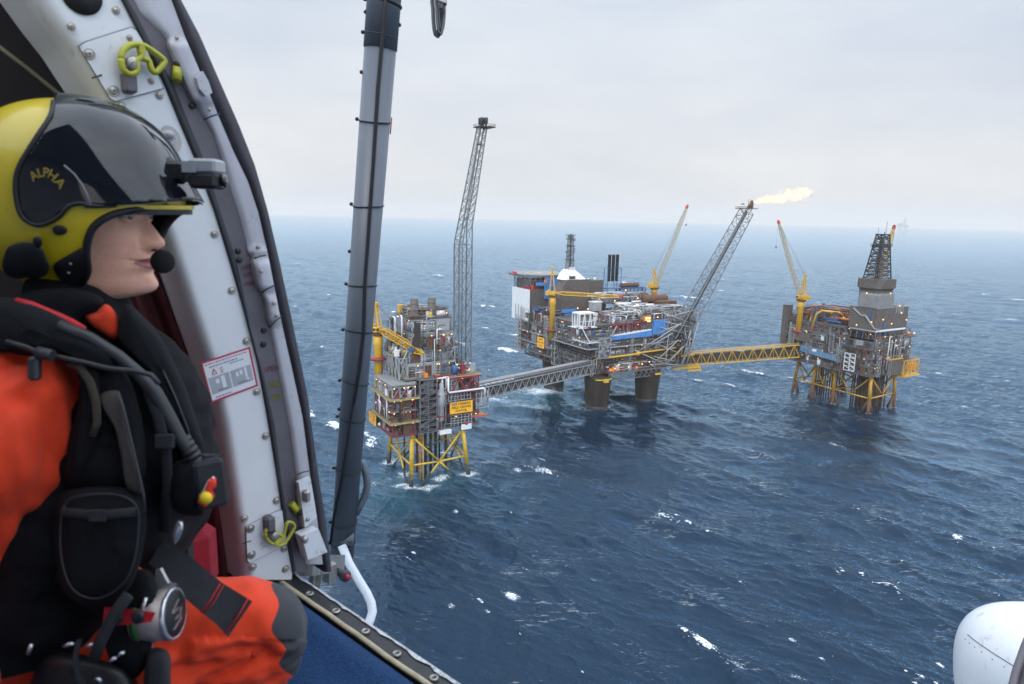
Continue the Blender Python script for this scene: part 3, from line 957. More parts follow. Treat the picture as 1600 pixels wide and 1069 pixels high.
    fl = MB(G['ygrate']); fl.bb(21, 43, -2.4, 6, 60.1, 60.6); fl.build('deck', root)
    # grey grid front above the sign, frames under it
    g = MB(G['light'])
    for i in range(8):
        g.beam((22.5 + i * 2.0, -.9, 46.3), (22.5 + i * 2.0, -.9, 51), .4)
    for z in (46.4, 48.7, 50.9):
        g.beam((22.4, -.9, z), (37, -.9, z), .35)
    g.build('framework', root); g = MB(G['light'])
    for i in range(7):
        g.beam((24 + i * 2.2, -1.4, 31.5), (24 + i * 2.2, -1.4, 38), .3)
    for z in (33, 34.6, 36.2, 37.9):
        g.beam((24, -1.4, z), (37.5, -1.4, z), .28)
    g.build('framework', root)
    boxes(root, 'cabin', ('white', (30.5, 37, -1.7, -1.3, 28.6, 31.8)), ('white', (16.8, 24, -2.2, 1.5, 27.8, 30)))
    o_ = MB(G['ygrate']); o_.bb(37.5, 47.5, 0, 10, 35, 35.5); o_.use(G['red']); o_.beam((37.5, -.2, 35), (47.7, -.2, 35), .4, .8); o_.beam((47.7, -.2, 35), (47.7, 10, 35), .4, .8); o_.build('platform_wing', root)
    sc = MB(G['light'])
    for (a, b) in ((40, -1.4), (48, -1.4), (48, 6), (44, -1.4)):
        sc.beam((a, b, 40), (a, b, 52), .35)
    for z in (40.2, 43, 46, 49, 52):
        sc.beam((40, -1.4, z), (48, -1.4, z), .3); sc.beam((48, -1.4, z), (48, 6, z), .3)
    sc.beam((40, -1.4, 40), (48, -1.4, 46), .25); sc.beam((48, -1.4, 46), (40, -1.4, 52), .25); sc.path([(40, -2, 42), (43, -2, 42), (43, -2, 50), (47, -2, 50), (47, -2, 44)], .4, 8)
    sc.build('scaffold', root)
    # process stack
    storey(root, .6, 29.6, 5, 40, 60.8, 68.5, 61, 6, 6, 4, 'mid', 'light', 'ygrate', 'steel', 2.5, 60, 16, 7, ('light', 'steel', 'light', 'brown', 'white'), w=.5, pb=.15)
    storey(root, 2, 29.6, 6, 40, 68.5, 76, 62, 6, 6, 3.2, 'dark', 'light', 'grate', 'light', .4, 60, 14, 8, ('light', 'steel', 'light', 'white'), w=.5, pb=.1)
    storey(root, 5.5, 31, 10, 38, 76, 84, 63, 5, 5, 4.2, 'dark', 'light', 'brown', 'light', 3.2, 60, 18, 9, ('light', 'steel', 'yellow', 'steel'), w=.5, pb=.5)
    storey(root, 7, 31, 13.5, 37, 84, 92, 64, 5, 5, 2.6, 'mid', 'light', 'grate', 'light', .4, 44, 10, 4, ('light', 'steel', 'white'), w=.5, pb=.15)
    b_ = MB(G['light']); b_.bb(21.5, 29.5, 12.6, 16, 84.5, 91); b_.use(G['white']); b_.lathe([(1.2, -6), (1.7, -5.5), (1.7, 5.5), (1.2, 6)], (22.5, 17, 94), (1, 0, 0), 12); b_.build('air_intake', root)
    d_ = MB(G['light'])
    for i in range(6):
        d_.beam((-3 + i * 1.5, 5 + i * 1.2, 69 + i * 1.1), (5 + i * .8, 10, 80 + i * 2), .5)
    d_.path([(-2, 14, 63), (-2, 14, 73), (0, 14, 75), (5, 14, 76)], 1.1, 10); d_.path([(-2, 22, 63), (-2, 22, 74), (0, 22, 76), (6, 22, 78)], 1.1, 10)
    frame(d_, -4, .5, 6, 38, 60, 72, 1, 6, .45, random.Random(3), .9); d_.build('duct', root)
    clutter(-3, 1, 6, 36, 72, 6, 14, random.Random(8), [G['yellow'], G['light'], G['steel'], G['white'], G['brown']])
    boxes(root, 'tarpaulin_stack', ('navy', (1, 7, 4.2, 6.5, 76.2, 77.6)), ('navy', (10, 16, 4.6, 6.6, 76.2, 77.4)), ('brown', (17, 28, 4.4, 6.8, 76.2, 76.9)))
    boxes(root, 'crate', ('orange', (9, 11, 1, 3, 61, 63.4)), ('orange', (15.5, 18, .5, 2, 61, 62)))
    tp = MB(G['navy']); tp.lathe([(1.7, 0), (1.7, 5), (1.2, 5.4)], (27.4, 1.4, 61), n=14); tp.build('drum', root)
    for (a, b) in ((9.5, 16.5), (20.5, 17.5)):
        c_ = MB(G['mid']); c_.lathe([(2.6, 0), (2.4, 2), (2.3, 11), (2.05, 11), (2.05, 10)], (a, b, 92), n=14); c_.use(G['steel'])
        for z in (94, 97, 100.5):
            c_.lathe([(2.5, 0), (2.6, .1), (2.6, .4), (2.5, .5)], (a, b, z), n=14)
        c_.build('chimney', root)
    roofdeck(root, 6.5, 31, 13.2, 37, 92.1, 6, 77, 26, 50, ('steel', 'light', 'yellow', 'steel', 'brown'), True, 3)
    roofdeck(root, 30, 42.5, 1, 43, 60.2, 7, 78, 22, 50, ('steel', 'light', 'light', 'maroon', 'brown', 'white'), True, 5)
    breakup(root, 3, 42, 0, 43, (30.6, 38, 45.5, 52, 60), 71, 16, 14, 3); breakup(root, 1, 30, 5, 40, (61, 68.5, 76, 84, 92), 72, 14, 16, 3); breakup(root, -10.5, 2.5, -.6, 27, (30.6, 38, 44.5, 51.3), 73, 12, 8, 0)
    flush(root)
    # crane, laid across the deck
    crane(k, (-7.5, 29.5, 45), 82.5, (8.2, 1.2, 74.5), 'yellow pedestal crane on the nearest platform, its boom lowered across the deck', -1, 17, 2.4, 3.4, 'yellow', None, None, 0, 67, 12, back=4)
    sign_board(k, (22.9, -2.0), (37.3, -2.0), 39.0, 45.8, (0, -1, 0), ('30/9 OSEBERG', 'FIELD CENTRE', 'STATOIL'), 'large yellow name board on the right-hand front of the nearest platform, lettered FIELD CENTRE', 1.9)
    sign_board(k, (-13, 31), (-13, 19), 31.0, 37.4, (-1, 0, 0), ('30/9 OSEBERG', 'FIELD CENTRE', 'STATOIL'), 'yellow name board seen edge-on low at the far left corner of the nearest platform', 1.55)
    # flare tower
    ft = rthing(k, (35, 9, 59.5), 'flare_tower', 'tall thin grey lattice tower with a bend, rising above the horizon from the nearest platform', 'flare tower', 'flare towers')
    o = (35, 9, 59.5)
    S = lambda a, b, z: Vector((a - o[0], b - o[1], z - o[2]))
    m = MB(G['lat'])
    lattice(m, S(36, 9, 59.5), S(36, 9, 133.5), (7.8, 7.0), (7.8, 7.0), 8, .40, .17, axes=(Vector((1, 0, 0)), Vector((0, 1, 0))), xb=True)
    m.build('lower_lattice', ft)
    m = MB(G['lat'])
    lo = [S(32.1, 5.5, 133.5), S(39.9, 5.5, 133.5), S(39.9, 12.5, 133.5), S(32.1, 12.5, 133.5)]
    kn = [S(32.6, 5.5, 136.5), S(39.9, 5.5, 144.5), S(39.9, 12.5, 144.5), S(32.6, 12.5, 136.5)]
    tp_ = [S(45.0, 7.0, 198), S(49.2, 7.0, 198.2), S(49.2, 10.8, 198.2), S(45.0, 10.8, 198)]
    prev = lo
    for i in range(13):
        cur = kn if i == 0 else [kn[j].lerp(tp_[j], i / 12.) for j in range(4)]
        for j in range(4):
            q = (j + 1) % 4
            m.tube(prev[j], cur[j], .36, n=6, caps=False); m.tube(cur[j], cur[q], .16, n=5, caps=False)
            m.tube(prev[j], cur[q], .16, n=5, caps=False)
            if j % 2:
                m.tube(prev[q], cur[j], .14, n=5, caps=False)
        prev = cur
    m.build('upper_lattice', ft)
    m = MB(G['steel'])
    m.path([S(33.6, 9, 59.5), S(33.6, 9, 133), S(35, 9, 141), S(46.5, 9, 199)], .55, 8); m.path([S(34.6, 7, 59.5), S(34.6, 7, 133), S(36, 7.4, 141), S(46, 8, 199)], .25, 6)
    for i in range(50):
        z = 60 + i * 1.46; m.beam(S(32.4, 7, z), S(34.6, 7, z), .14)
    m.beam(S(32.4, 7, 59.5), S(32.4, 7, 133), .25)
    m.path([S(37, 9, 59.5), S(37, 9, 63), S(33, 5, 63), S(33, 2, 60)], .6, 8)
    m.build('flare_pipe', ft)
    m = MB(G['dark']); m.bb(9.0, 18.2, -4.6, 4.4, 138.3, 138.9); rails(m, rect(9, 18.2, -4.6, 4.4), 138.9, 1.2, .12, 2.5)
    m.beam(S(42, 5, 188), S(46, 5, 188), .3); m.bb(8, 11, -3, 0, 129, 129.3); m.build('head_platform', ft)
    m = MB(G['black']); 
    for a, b in ((11.5, -1), (13.5, -2), (13.2, 1), (11.6, 1.2)):
        m.lathe([(.5, 0), (.6, 1), (1.1, 1.6), (1.15, 4.2), (.9, 4.6)], (a, b, 139), n=10)
    m.bb(10.8, 14.2, -2.6, 1.8, 141.3, 141.7); m.build('burner_tip', ft)
platform_near()
# ------------------------------------------------------------------ central platform (concrete columns, quarters, helideck, slanted flare boom)
def platform_central():
    k = 'C'
    root = rthing(k, (0, 0, 0), 'oil_platform', 'big central oil platform on thick dark concrete columns, with white quarters and blue sheeting', 'oil platform', 'oil platforms linked by bridges')
    for (a, b) in ((0, 0), (52, 0), (6, 71), (58, 71)):
        c = MB(G['conc']); c.lathe([(8.6, -6), (8.7, 0), (10.9, 25.5), (10.9, 26.5)], (a, b, 0), n=40)
        c.use(G['black']); c.lathe([(8.75, -6), (8.8, 0), (9.05, 2.6), (8.9, 2.7)], (a, b, 0), n=40)
        c.build('concrete_column', root)
    y_ = MB(G['ochre']); y_.path([(11.2 * math.cos(t), 11.2 * math.sin(t), 25.2) for t in np.linspace(3.9, 6.6, 18)], .5, 8); y_.bb(-3, 1, -13, -11, 23.5, 26); y_.bb(50, 56, -12.4, -11.2, 24.4, 25.6); y_.build('fender', root)
    rg = random.Random(9)
    # dark girder deck under everything
    g = MB(G['dark'])
    g.bb(-4, 100, 6, 98, 28, 41.5); g.use(G['brown']); g.bb(-6, 100, 2, 6, 26.2, 27.4); g.bb(-7, -5, 2, 100, 26.2, 27.4)
    g.build('girder_deck', root)
    f = MB(G['steel']); frame(f, -7, 101, 1, 100, 27, 42, 14, 12, .55, rg, .8); f.build('framework', root)
    p = MB(); pipes(p, -6, 100, 1, 5, 27, 41, 110, rg, [G['steel'], G['brown'], G['light'], G['dark'], G['ochre']], (.2, .5)); pipes(p, -6.5, -4, 6, 98, 27, 41, 70, rg, [G['steel'], G['brown'], G['light'], G['dark']], (.2, .5)); p.build('pipework', root)
    # low cellar deck at the front between the columns
    d = MB(G['brown']); d.bb(4, 62, -9, 1, 29.0, 29.5); d.use(G['steel'])
    for i in range(12):
        x = 4 + i * 5.3
        d.beam((x, -9, 29), (x, -9, 23.2 + 2 * (i % 3 == 0)), .4); d.beam((x, -9, 29), (x + 5.3, -9, 23.6), .4); d.beam((x, -9, 23.6), (x + 2.6, -9, 29), .3)
        d.beam((x, -9, 23.6), (x, 0, 23.6), .35)
    d.beam((4, -9, 29), (62, -9, 29), .6, .9); d.beam((4, -9, 23.4), (62, -9, 23.4), .5)
    rails(d, rect(4, 62, -9, 0), 29.5, 1.3, .14, 3)
    d.build('cellar_deck', root)
    e = MB(); clutter(6, 40, -8, 0, 29.5, 6, 46, rg, [G['steel'], G['light'], G['brown'], G['maroon'], G['white'], G['dark'], G['orange']]); pipes(e, 5, 60, -8, 0, 30, 36, 60, rg, [G['light'], G['steel'], G['white'], G['brown']]); e.build('pipework', root)
    for q in ((10, -8.6, 33), (24, -8.6, 33), (38, -8.6, 34), (46, -8, 35), (16, -6, 35)):
        lamp(root, q, .7)
    # front module, three storeys
    bits = ('brown', 'steel', 'dark', 'light', 'brown', 'white')
    for i, (z0, z1, cr_, cl, lp) in enumerate(((42.5, 49, 'brown', 'dark', 8), (49, 57.5, 'brown', 'steel', 8), (57.5, 66.5, 'dark', 'steel', 9))):
        storey(root, -2 if i < 1 else -11, 100, 0, 50, z0, z1, 100 + i, 16, 7, 3.4, cr_, cl, 'grate', 'light' if i == 1 else 'steel', 1.0 + .6 * (i == 1), 120, 46, lp, bits, w=.5, pb=.3)
    wl = MB(G['white']); wl.bb(-13.5, 6, -2.2, .2, 53.4, 54.1); wl.bb(-13.5, -11, -2, 18, 53.4, 54.1); rails(wl, rect(-13.5, 6, -2.2, 18), 54.1, 1.4, .15, 3); wl.build('walkway', root)
    # pale lattice tower on the front corner
    s = MB(G['light']); stair(s, -3, 8.5, -4, 0, 41, 56.5, 3, .42)
    for a in (-3, 2.7):
        s.beam((a, -4, 41), (a + 5.7, -4, 56.5), .4); s.beam((a + 5.7, -4, 41), (a, -4, 56.5), .4)
    s.path([(8, -3.5, 57), (14, -3.5, 66)], .5, 6); s.build('lattice_tower', root)
    # yellow pipe along the lower edge
    y = MB(G['yellow']); y.path([(7, -4, 41.2), (38, -4, 41.6), (39, -4, 42.4), (84, -4, 43.4), (85, -4, 42.4), (85, -4, 35.5), (100, -4, 35.5)], .75, 10)
    y.lathe([(1.7, -1.3), (1.7, 1.3)], (37, -4, 42), (1, 0, 0), 10); y.build('header_pipe', root)
    # blue sheeted scaffolds with snow-pale tops
    b = MB(G['blue']); b.prism([(10, -2.2, 54.6), (52, -2.2, 55), (52, -2.2, 60), (40, -2.2, 59), (24, -2.2, 58), (11, -2.2, 57.6)], (0, 3, 0))
    for i in range(18):
        b.beam((11 + i * 2.3, -2.4, 54.7), (11 + i * 2.3, -2.4, 57.5 + i * .12), .3)
    b.use(G['white']); b.prism([(10, -2.3, 57.7), (24, -2.3, 58.1), (40, -2.3, 59.1), (52, -2.3, 60.1), (52, -2.3, 60.8), (38, -2.3, 60.3), (24, -2.3, 59.3), (10, -2.3, 58.3)], (0, 4.5, 0))
    b.build('sheeting', root)
    b = MB(G['blue']); b.prism([(53.5, -1.8, 56), (69, -1.8, 55), (70.5, -1.8, 67.6), (54.5, -1.8, 67.8)], (0, 3.4, 0))
    for i in range(7):
        b.beam((55 + i * 2.3, -2, 55.8), (55.6 + i * 2.3, -2, 67.5), .3)
    b.build('sheeting', root)
    # red edge beams
    m = MB(G['maroon']); m.beam((11, -1.6, 66.6), (47, -1.6, 67.6), .8, 1.3); m.beam((-23, -.8, 66), (-10, -1.6, 66), .8, 1.6); m.beam((-10, 4, 74), (8, -1, 74), .5, .8)
    for i in range(5):
        m.bb(16 + i * 6, 18.2 + i * 6, -1.3, .3, 60.8, 65.4)
    m.build('edge_beam', root)
    o = MB(G['orange']); o.bb(44, 51, -1.6, 1, 66.6, 71.4); o.use(G['lamp']); o.bb(45, 50, -1.75, -1.6, 67.2, 68.4); o.bb(45, 50, -1.75, -1.6, 69.4, 70.6); o.build('lit_cabin', root)
    # white roofed frame on the front left
    w = MB(G['white']); w.bb(-21, -6, -1.5, 9, 76.6, 77.6)
    for i in range(6):
        w.beam((-20.5 + i * 2.8, -1, 66.4), (-20.5 + i * 2.8 + (1.6 if i % 2 else -1.2) * .9, -1, 76.6), .55)
        w.beam((-20.5, -1 + i * 1.9, 66.4), (-20.5, -1 + (i + i % 2) * 1.7, 76.6), .5)
    w.beam((-21, -1.2, 66.6), (-6, -1.2, 66.6), .7); w.beam((-21, -1, 71), (-6, -1, 71), .3)
    w.beam((-18.5, -1.6, 66), (-11, -2, 54.2), .7)
    w.bb(-22, -4, -1.8, 10, 65.7, 66.3)
    w.build('roofed_frame', root)
    # top deck clutter: pale pipe maze
    d = MB(G['grate']); d.bb(-11, 101, -.8, 51, 66.6, 67.1); rails(d, rect(-4, 101, -.8, 51), 67.1, 1.3, .15, 3); d.build('deck', root)
    clutter(8, 96, 1, 46, 67.1, 7, 150, rg, [G['steel'], G['light'], G['white'], G['brown'], G['dark'], G['steel'], G['mid'], G['brown'], G['dark']])
    p = MB(); pipes(p, 8, 44, 0, 14, 67.5, 76, 90, rg, [G['light'], G['white'], G['steel'], G['light']], (.22, .5)); pipes(p, 40, 98, 4, 46, 67.5, 77, 190, rg, [G['light'], G['white'], G['steel'], G['brown'], G['light']], (.25, .6)); p.build('pipework', root)
    t = MB()
    for i in range(8):
        t.use(G['white' if i % 3 else 'light']); l = rg.uniform(9, 19); x0 = 42 + rg.uniform(0, 24); t.lathe([(.3, 0), (1.0, .6), (1.0, l - .6), (.3, l)], (x0, 16 + i * 3.6, 76.5 + (i % 2)), (1, 0, 0), 10)
    t.build('pipe_rack', root)
    for i in range(10):
        q = (rg.uniform(5, 95), rg.uniform(-.6, 20), rg.uniform(68, 76)); lamp(root, q, .8)
    # right-hand end blocks and the brown roofs
    e = MB(G['mid']); corr(e, (88, 2.2), (103.5, 2.2), 46, 57); corr(e, (103.5, 2.2), (103.5, 46), 46, 62); e.use(G['brown']); e.bb(84, 103, 24, 50, 67, 79); e.lathe([(3.4, -13), (3.8, -12), (3.8, 12), (3.4, 13)], (88, 36, 80), (1, 0, 0), 14); e.bb(70, 84, 36, 50, 67, 77); e.use(G['navy']); e.bb(104, 107, 4, 9, 60, 62); e.build('module', root)
    f = MB(G['light']); frame(f, 66, 102, -1.6, 14, 56, 75, 9, 4, .5, rg, .8, .4); f.build('framework', root)
    # left/back module with scaffold towers
    for i, (z0, z1, cr_) in enumerate(((33, 41, 'dark'), (41, 50, 'brown'), (50, 58, 'dark'), (58, 66, 'mid'))):
        storey(root, -11.5, 30, 49, 106, z0, z1, 130 + i, 6, 8, 2.6, cr_, 'steel', 'grate', 'light' if i in (1, 2) else 'steel', 1.0, 70, 26, 5, ('steel', 'dark', 'brown', 'light', 'maroon'), w=.5, pb=.3)
    s = MB(G['light']); stair(s, -11, -1, 46, 50, 27, 66.5, 8, .42); s.build('scaffold_tower', root)
    s = MB(G['light'])
    for zz in np.linspace(30, 62, 9):
        s.beam((-14, 97, zz), (-14, 107, zz), .35); s.beam((-14, 97, zz), (-11.5, 97, zz), .3)
        if zz < 60: s.beam((-14, 97, zz), (-14, 107, zz + 4), .3); s.beam((-14, 107, zz), (-14, 97, zz + 4), .3)
    for bb_ in (97, 102, 107): s.beam((-14, bb_, 30), (-14, bb_, 72), .42)
    s.build('scaffold_tower', root)
    r_ = MB(G['maroon']); r_.beam((-12.4, 50, 66.6), (-12.4, 72, 67), .7, 1.2); r_.use(G['red']); r_.bb(-12.6, -11, 56, 60, 43, 48); r_.build('edge_beam', root)
    roofdeck(root, -11, 30, 48, 88, 66.6, 6, 141, 40, 70, ('steel', 'dark', 'brown', 'light', 'navy'), True, 6)
    boxes(root, 'cargo_container', ('navy', (-11, -3, 74, 84, 69, 71.4)), ('navy', (-9, -2, 64, 70, 68, 70.4)), ('blue', (-2, 12, 47.8, 51, 70.5, 73)), ('blue', (1, 16, 49, 52.4, 66.8, 71.4)), ('dark', (-12.5, -4, 76, 92, 61, 66)))
    # quarters
    q = MB(G['white']); corr(q, (-12, 116), (-12, 86), 58, 86.5, .6, 2.6)
    q.use(G['mid']); corr(q, (-12, 86), (24, 86), 58, 86.5, .6, 2.2); q.use(G['white']); q.bb(-11.4, 24, 86.6, 116, 84.5, 86.2); q.use(G['dark']); q.bb(-11.2, 24, 86.6, 115.5, 58, 84)
    q.use(G['maroon']); q.bb(-12, -2, 86.2, 100, 86.6, 89); q.use(G['red']); q.bb(-10.5, -8.8, 85.4, 88, 86.6, 90.5)
    q.build('quarters', root)
    dk = MB(G['dark']); dk.bb(-9, 22, 88, 114, 86.5, 94.5); dk.use(G['steel'])
    frame(dk, -11, 22, 87, 115, 86.6, 97, 6, 6, .5, rg, .8); dk.build('helideck_support', root)
    b = MB(G['blue']); corr(b, (2, 84.6), (34, 84.6), 78, 97, .8, 4); b.use(G['navy']); b.bb(22, 30.5, 84.8, 92, 80, 97); b.bb(31.2, 31.9, 84, 84.8, 80, 97.5); b.use(G['blue']); b.bb(-6, 5, 83.8, 86, 90, 92.6); b.use(G['orange']); b.bb(1, 4, 83.4, 84, 92.6, 95); b.build('blue_house', root)
    hp = MB(G['roofgrey'])
    R_, cx, cy = 27, 11.5, 110
    oc = [Vector((cx + R_ * math.cos(i * math.pi / 4 + .39), cy + R_ * math.sin(i * math.pi / 4 + .39), 98)) for i in range(8)]
    hp.prism(oc, (0, 0, 1.1)); hp.use(G['steel'])
    oc2 = [Vector((cx + (R_ + 2) * math.cos(i * math.pi / 4 + .39), cy + (R_ + 2) * math.sin(i * math.pi / 4 + .39), 98.6)) for i in range(8)]
    for i in range(8):
        hp.beam(oc2[i], oc2[(i + 1) % 8], .35); hp.beam(oc[i], oc2[i], .3); hp.beam(oc[i] - Vector((0, 0, .6)), Vector((cx, cy, 92)).lerp(oc[i], .55), .6)
        hp.beam(oc[i], oc[(i + 1) % 8], .4, 1.6)
    hp.use(G['yellow'])
    ring = [Vector((cx + 11 * math.cos(t), cy + 11 * math.sin(t), 99.11)) for t in np.linspace(0, 2 * math.pi, 33)]
    for a, c in zip(ring, ring[1:]):
        hp.beam(a, c, .9, .03)
    hp.use(G['white']); hp.bb(cx - 2.6, cx - 1.6, cy - 3.2, cy + 3.2, 99.12, 99.16); hp.bb(cx + 1.6, cx + 2.6, cy - 3.2, cy + 3.2, 99.12, 99.16); hp.bb(cx - 1.6, cx + 1.6, cy - .5, cy + .5, 99.12, 99.16)
    hp.use(G['red']); hp.bb(-16.5, -14, 106, 110, 99.1, 101)
    hp.build('helideck', root)
    # big grey house with pale cone and the mast on it
    h = MB(G['mid']); corr(h, (5, 55), (30, 55), 82, 97.5, .6, 2); h.bb(5.2, 29.6, 55.6, 68, 82, 97.2); corr(h, (30, 58), (46, 58), 82, 96, .6, 1.6); h.bb(30, 46, 58.6, 72, 82, 95.6); h.prism([(-3, 55.2, 82), (5, 55.2, 82), (5, 55.2, 97)], (0, 11, 0)); h.bb(-2, 46, 52, 72, 66.8, 82)
    h.use(G['white']); h.lathe([(1.0, 0), (1.0, 1.2), (.2, 1.7)], (33, 62, 96), n=8); h.lathe([(1.2, 0), (1.2, 1.4), (.2, 2)], (40, 62, 96), n=8)
    h.build('machinery_house', root)
    h = MB(G['white']); h.prism([(3, 57, 97.3), (27, 57, 97.3), (22, 60, 102), (18, 62, 105.5), (13, 62, 105.5), (8, 60, 102.5)], (0, 10, 0)); h.use(G['dark']); h.bb(9, 15, 56.4, 57, 98, 100.4); h.use(G['white'])
    for i in range(6): h.bb(12.2 + i * 1.1, 12.8 + i * 1.1, 61.6, 62.4, 105.5, 107.5)
    h.build('roof_cone', root)
    mt = rthing(k, (15.5, 66, 105), 'radio_mast', 'slim lattice radio mast with dishes on the white cone of the central platform', 'mast')
    m = MB(G['steel']); lattice(m, (0, 0, 0), (0, 0, 29.5), (5.2, 5.2), (3.2, 3.2), 8, .34, .18, axes=(Vector((1, 0, 0)), Vector((0, 1, 0))), xb=True)
    m.use(G['dark']); m.tube((0, 0, 0), (0, 0, 30.5), .6)
    for z in (8, 14.5, 20, 26, 29):
        m.bb(-2.9, 2.9, -2.9, 2.9, z, z + .3); rails(m, rect(-2.9, 2.9, -2.9, 2.9), z + .3, 1.2, .14, 3)
    m.build('lattice', mt)
    for (a, z, r_) in ((3.4, 25.5, 1.3), (-3.2, 21, 1.0), (3.6, 17.5, 1.5), (-3.2, 12, 1.0)):
        m = MB(G['mid']); m.lathe([(.2, -.5), (r_, 0), (r_, .3), (.3, .1)], (a, -1.5, z), (a, -2.5, 0), 12); m.beam((a, -1.5, z), (0, 0, z), .3); m.build('dish', mt)
    # three black exhaust stacks on a blue-grey rack
    for i in range(3):
        s = MB(G['black']); x = 50.2 + i * 4.3
        s.lathe([(1.42, 0), (1.42, 22.5), (1.55, 22.6), (1.55, 23.4), (1.2, 23.4)], (x, 55, 95), n=14)
        for z in (8, 15): s.lathe([(1.5, 0), (1.58, .2), (1.5, .5)], (x, 55, 95 + z), n=14)
        s.build('exhaust_stack', root)
    f = MB(G['navy']); frame(f, 47, 62, 52.5, 58, 80, 107, 1, 1, .35, rg, .2); f.bb(46, 88, 51, 60, 88.5, 89.2); frame(f, 63, 90, 51, 60, 80, 88.5, 6, 2, .5, rg, .9)
    f.use(G['brown']); f.lathe([(1.8, 0), (2, .5), (2, 20), (1.8, 20.5)], (63, 54, 91.2), (1, 0, 0), 12); f.lathe([(.4, 0), (3.4, 1), (4.4, 4), (3.6, 7), (.5, 8)], (84, 46, 77), n=14); f.build('exhaust_rack', root)
    tr = MB(G['light']); frame(tr, 30, 84, 46, 50, 77, 85, 12, 1, .5, rg, 1.0)
    pipes(tr, 24, 86, 44, 54, 76, 86, 60, rg, [G['light'], G['steel'], G['white']], (.25, .5)); tr.build('pipe_bridge', root)
    for q in ((34, 45, 80), (50, 45, 79), (66, 50, 87), (12, 47, 74), (22, 46, 73), (76, 45, 80)):
        lamp(root, q, .8)
    w_ = MB(G['light']); w_.bb(13, 21, 26, 33, 74, 81); w_.use(G['white']); w_.bb(12.6, 21.4, 25.6, 33.4, 81, 81.7); w_.build('cabin', root)
    breakup(root, 8, 100, 0, 46, (42.5, 49, 57.5, 66.5), 171, 46, 44, 7); breakup(root, -11.5, 28, 49, 106, (33, 41, 50, 58, 66), 172, 30, 22, 4); breakup(root, -6, 98, 1.5, 98, (27, 34, 42), 173, 26, 20, 0)
    flush(root)
    # cranes
    crane(k, (-11.5, 50.5, 47.5), 85, (34, 18, 86.0), 'yellow pedestal crane on the near left edge of the central platform, boom lying level', 1, 23, 2.4, 2.7, 'yellow', 'yellow', 'red', 0, 55, 16, back=4.5)
    crane(k, (104, 55, 66), 87, (141, 58, 161.5), 'yellow pedestal crane behind the central platform, boom raised steeply beside the flare boom', 1, 17, 2.7, 2.7, 'yellow', 'cream', 'red', 17, None, 16)
    sign_board(k, (-13.2, 70), (-13.2, 58.6), 38.6, 47.8, (-1, 0, 0), ('OSEBERG', 'FIELD CENTRE', 'STATOIL'), 'square yellow name board on the dark left side of the central platform', 1.5)
    # slanted flare boom
    o = (74, -8, 46)
    fb = rthing(k, o, 'flare_boom', 'slanted dark grey lattice flare boom leaning right over the sea from the central platform', 'flare tower', 'flare towers')
    S = lambda a, b, z: Vector((a - o[0], b - o[1], z - o[2]))
    m = MB(G['dkst'])
    A, B = S(73, -8, 50), S(147.5, -7, 158)
    d_ = (B - A).normalized(); yx = Vector((0, 1, 0)); xx = yx.cross(d_).normalized()
    lattice(m, A, B, (13, 12), (8.6, 8.6), 17, .42, .19, axes=(xx, yx), xb=False)
    lattice(m, A, B, (12.9, 11.9), (8.5, 8.5), 17, .1, .15, axes=(xx, yx), xb=True, faces=(1, 3))
    m.build('lattice', fb)
    m = MB(G['dark']); m.path([A + xx * 1, B + xx * 1], .6, 8); m.path([A - xx * 1.4 + yx, B - xx * 1.4], .4, 8); m.path([A - xx * 1 - yx * 2, B - xx * .5 - yx * 1], .3, 6)
    for i in range(40):
        q = A.lerp(B, i / 40.); m.beam(q - xx * 2.4 - yx * 2, q - xx * 1 - yx * 2, .16)
    m.build('flare_pipe', fb)
    m = MB(G['light'])
    for (p_, q_) in (((38, -2, 43), (73, -14, 66)), ((38, -2, 43), (62, -10, 32)), ((62, -10, 32), (80, -14, 48)), ((62, -10, 32), (70, -3, 56)), ((50, -2, 27), (73, -12, 52)), ((50, -2, 27), (78, -12, 30)), ((78, -12, 30), (84, -14, 60)), ((78, -12, 30), (94, -4, 42)),
                     ((62, -10, 32), (78, -12, 30)), ((94, -4, 42), (80, -14, 48)), ((56, -2, 56), (73, -14, 66)), ((66, -2, 44), (73, -12, 52)), ((66, -2, 66), (84, -14, 62)), ((46, -9, 33), (62, -10, 32)), ((46, -9, 33), (52, -9, 30)), ((96, -4, 60), (80, -14, 48)), ((96, -4, 60), (90, -14, 74)), ((92, -4, 27), (78, -12, 30)), ((92, -4, 27), (84, -14, 54)),
                     ((62, -3, 74), (84, -10, 66)), ((70, -2, 27), (78, -12, 46)), ((58, -3, 48), (76, -12, 40)), ((44, -2, 44), (66, -12, 58)), ((86, -2, 67), (80, -14, 52)), ((70, -2, 70), (90, -12, 76)), ((88, -2, 44), (96, -12, 76)), ((60, -2, 62), (76, -14, 58)), ((84, -12, 30), (92, -14, 66)), ((54, -4, 38), (70, -12, 34))):
        m.tube(S(*p_), S(*q_), .42, n=6)
    m.use(G['dark'])
    for (p_, q_) in (((78, -3, 42), (80, -13, 48)), ((90, -3, 42), (84, -12, 54)), ((74, -1, 66), (78, -12, 58)), ((92, -1, 66), (90, -12, 66))):
        m.tube(S(*p_), S(*q_), .9, n=6)
    m.build('support_frame', fb)
    m = MB(G['brown']); m.bb(66, 82, -3.6, 7, 114, 114.6); rails(m, rect(66, 76, -3.6, 7), 114.6, 1.3, .16, 3)
    for a in (67, 80):
        m.beam((a, 1, 114), (a - 4 if a > 70 else a + 4, 1, 109), .4)
    m.bb(66.2, 69, 0, 1, 117.5, 118.4); m.tube((74, 0, 114), (74, 0, 122.5), .2); m.build('head_platform', fb)
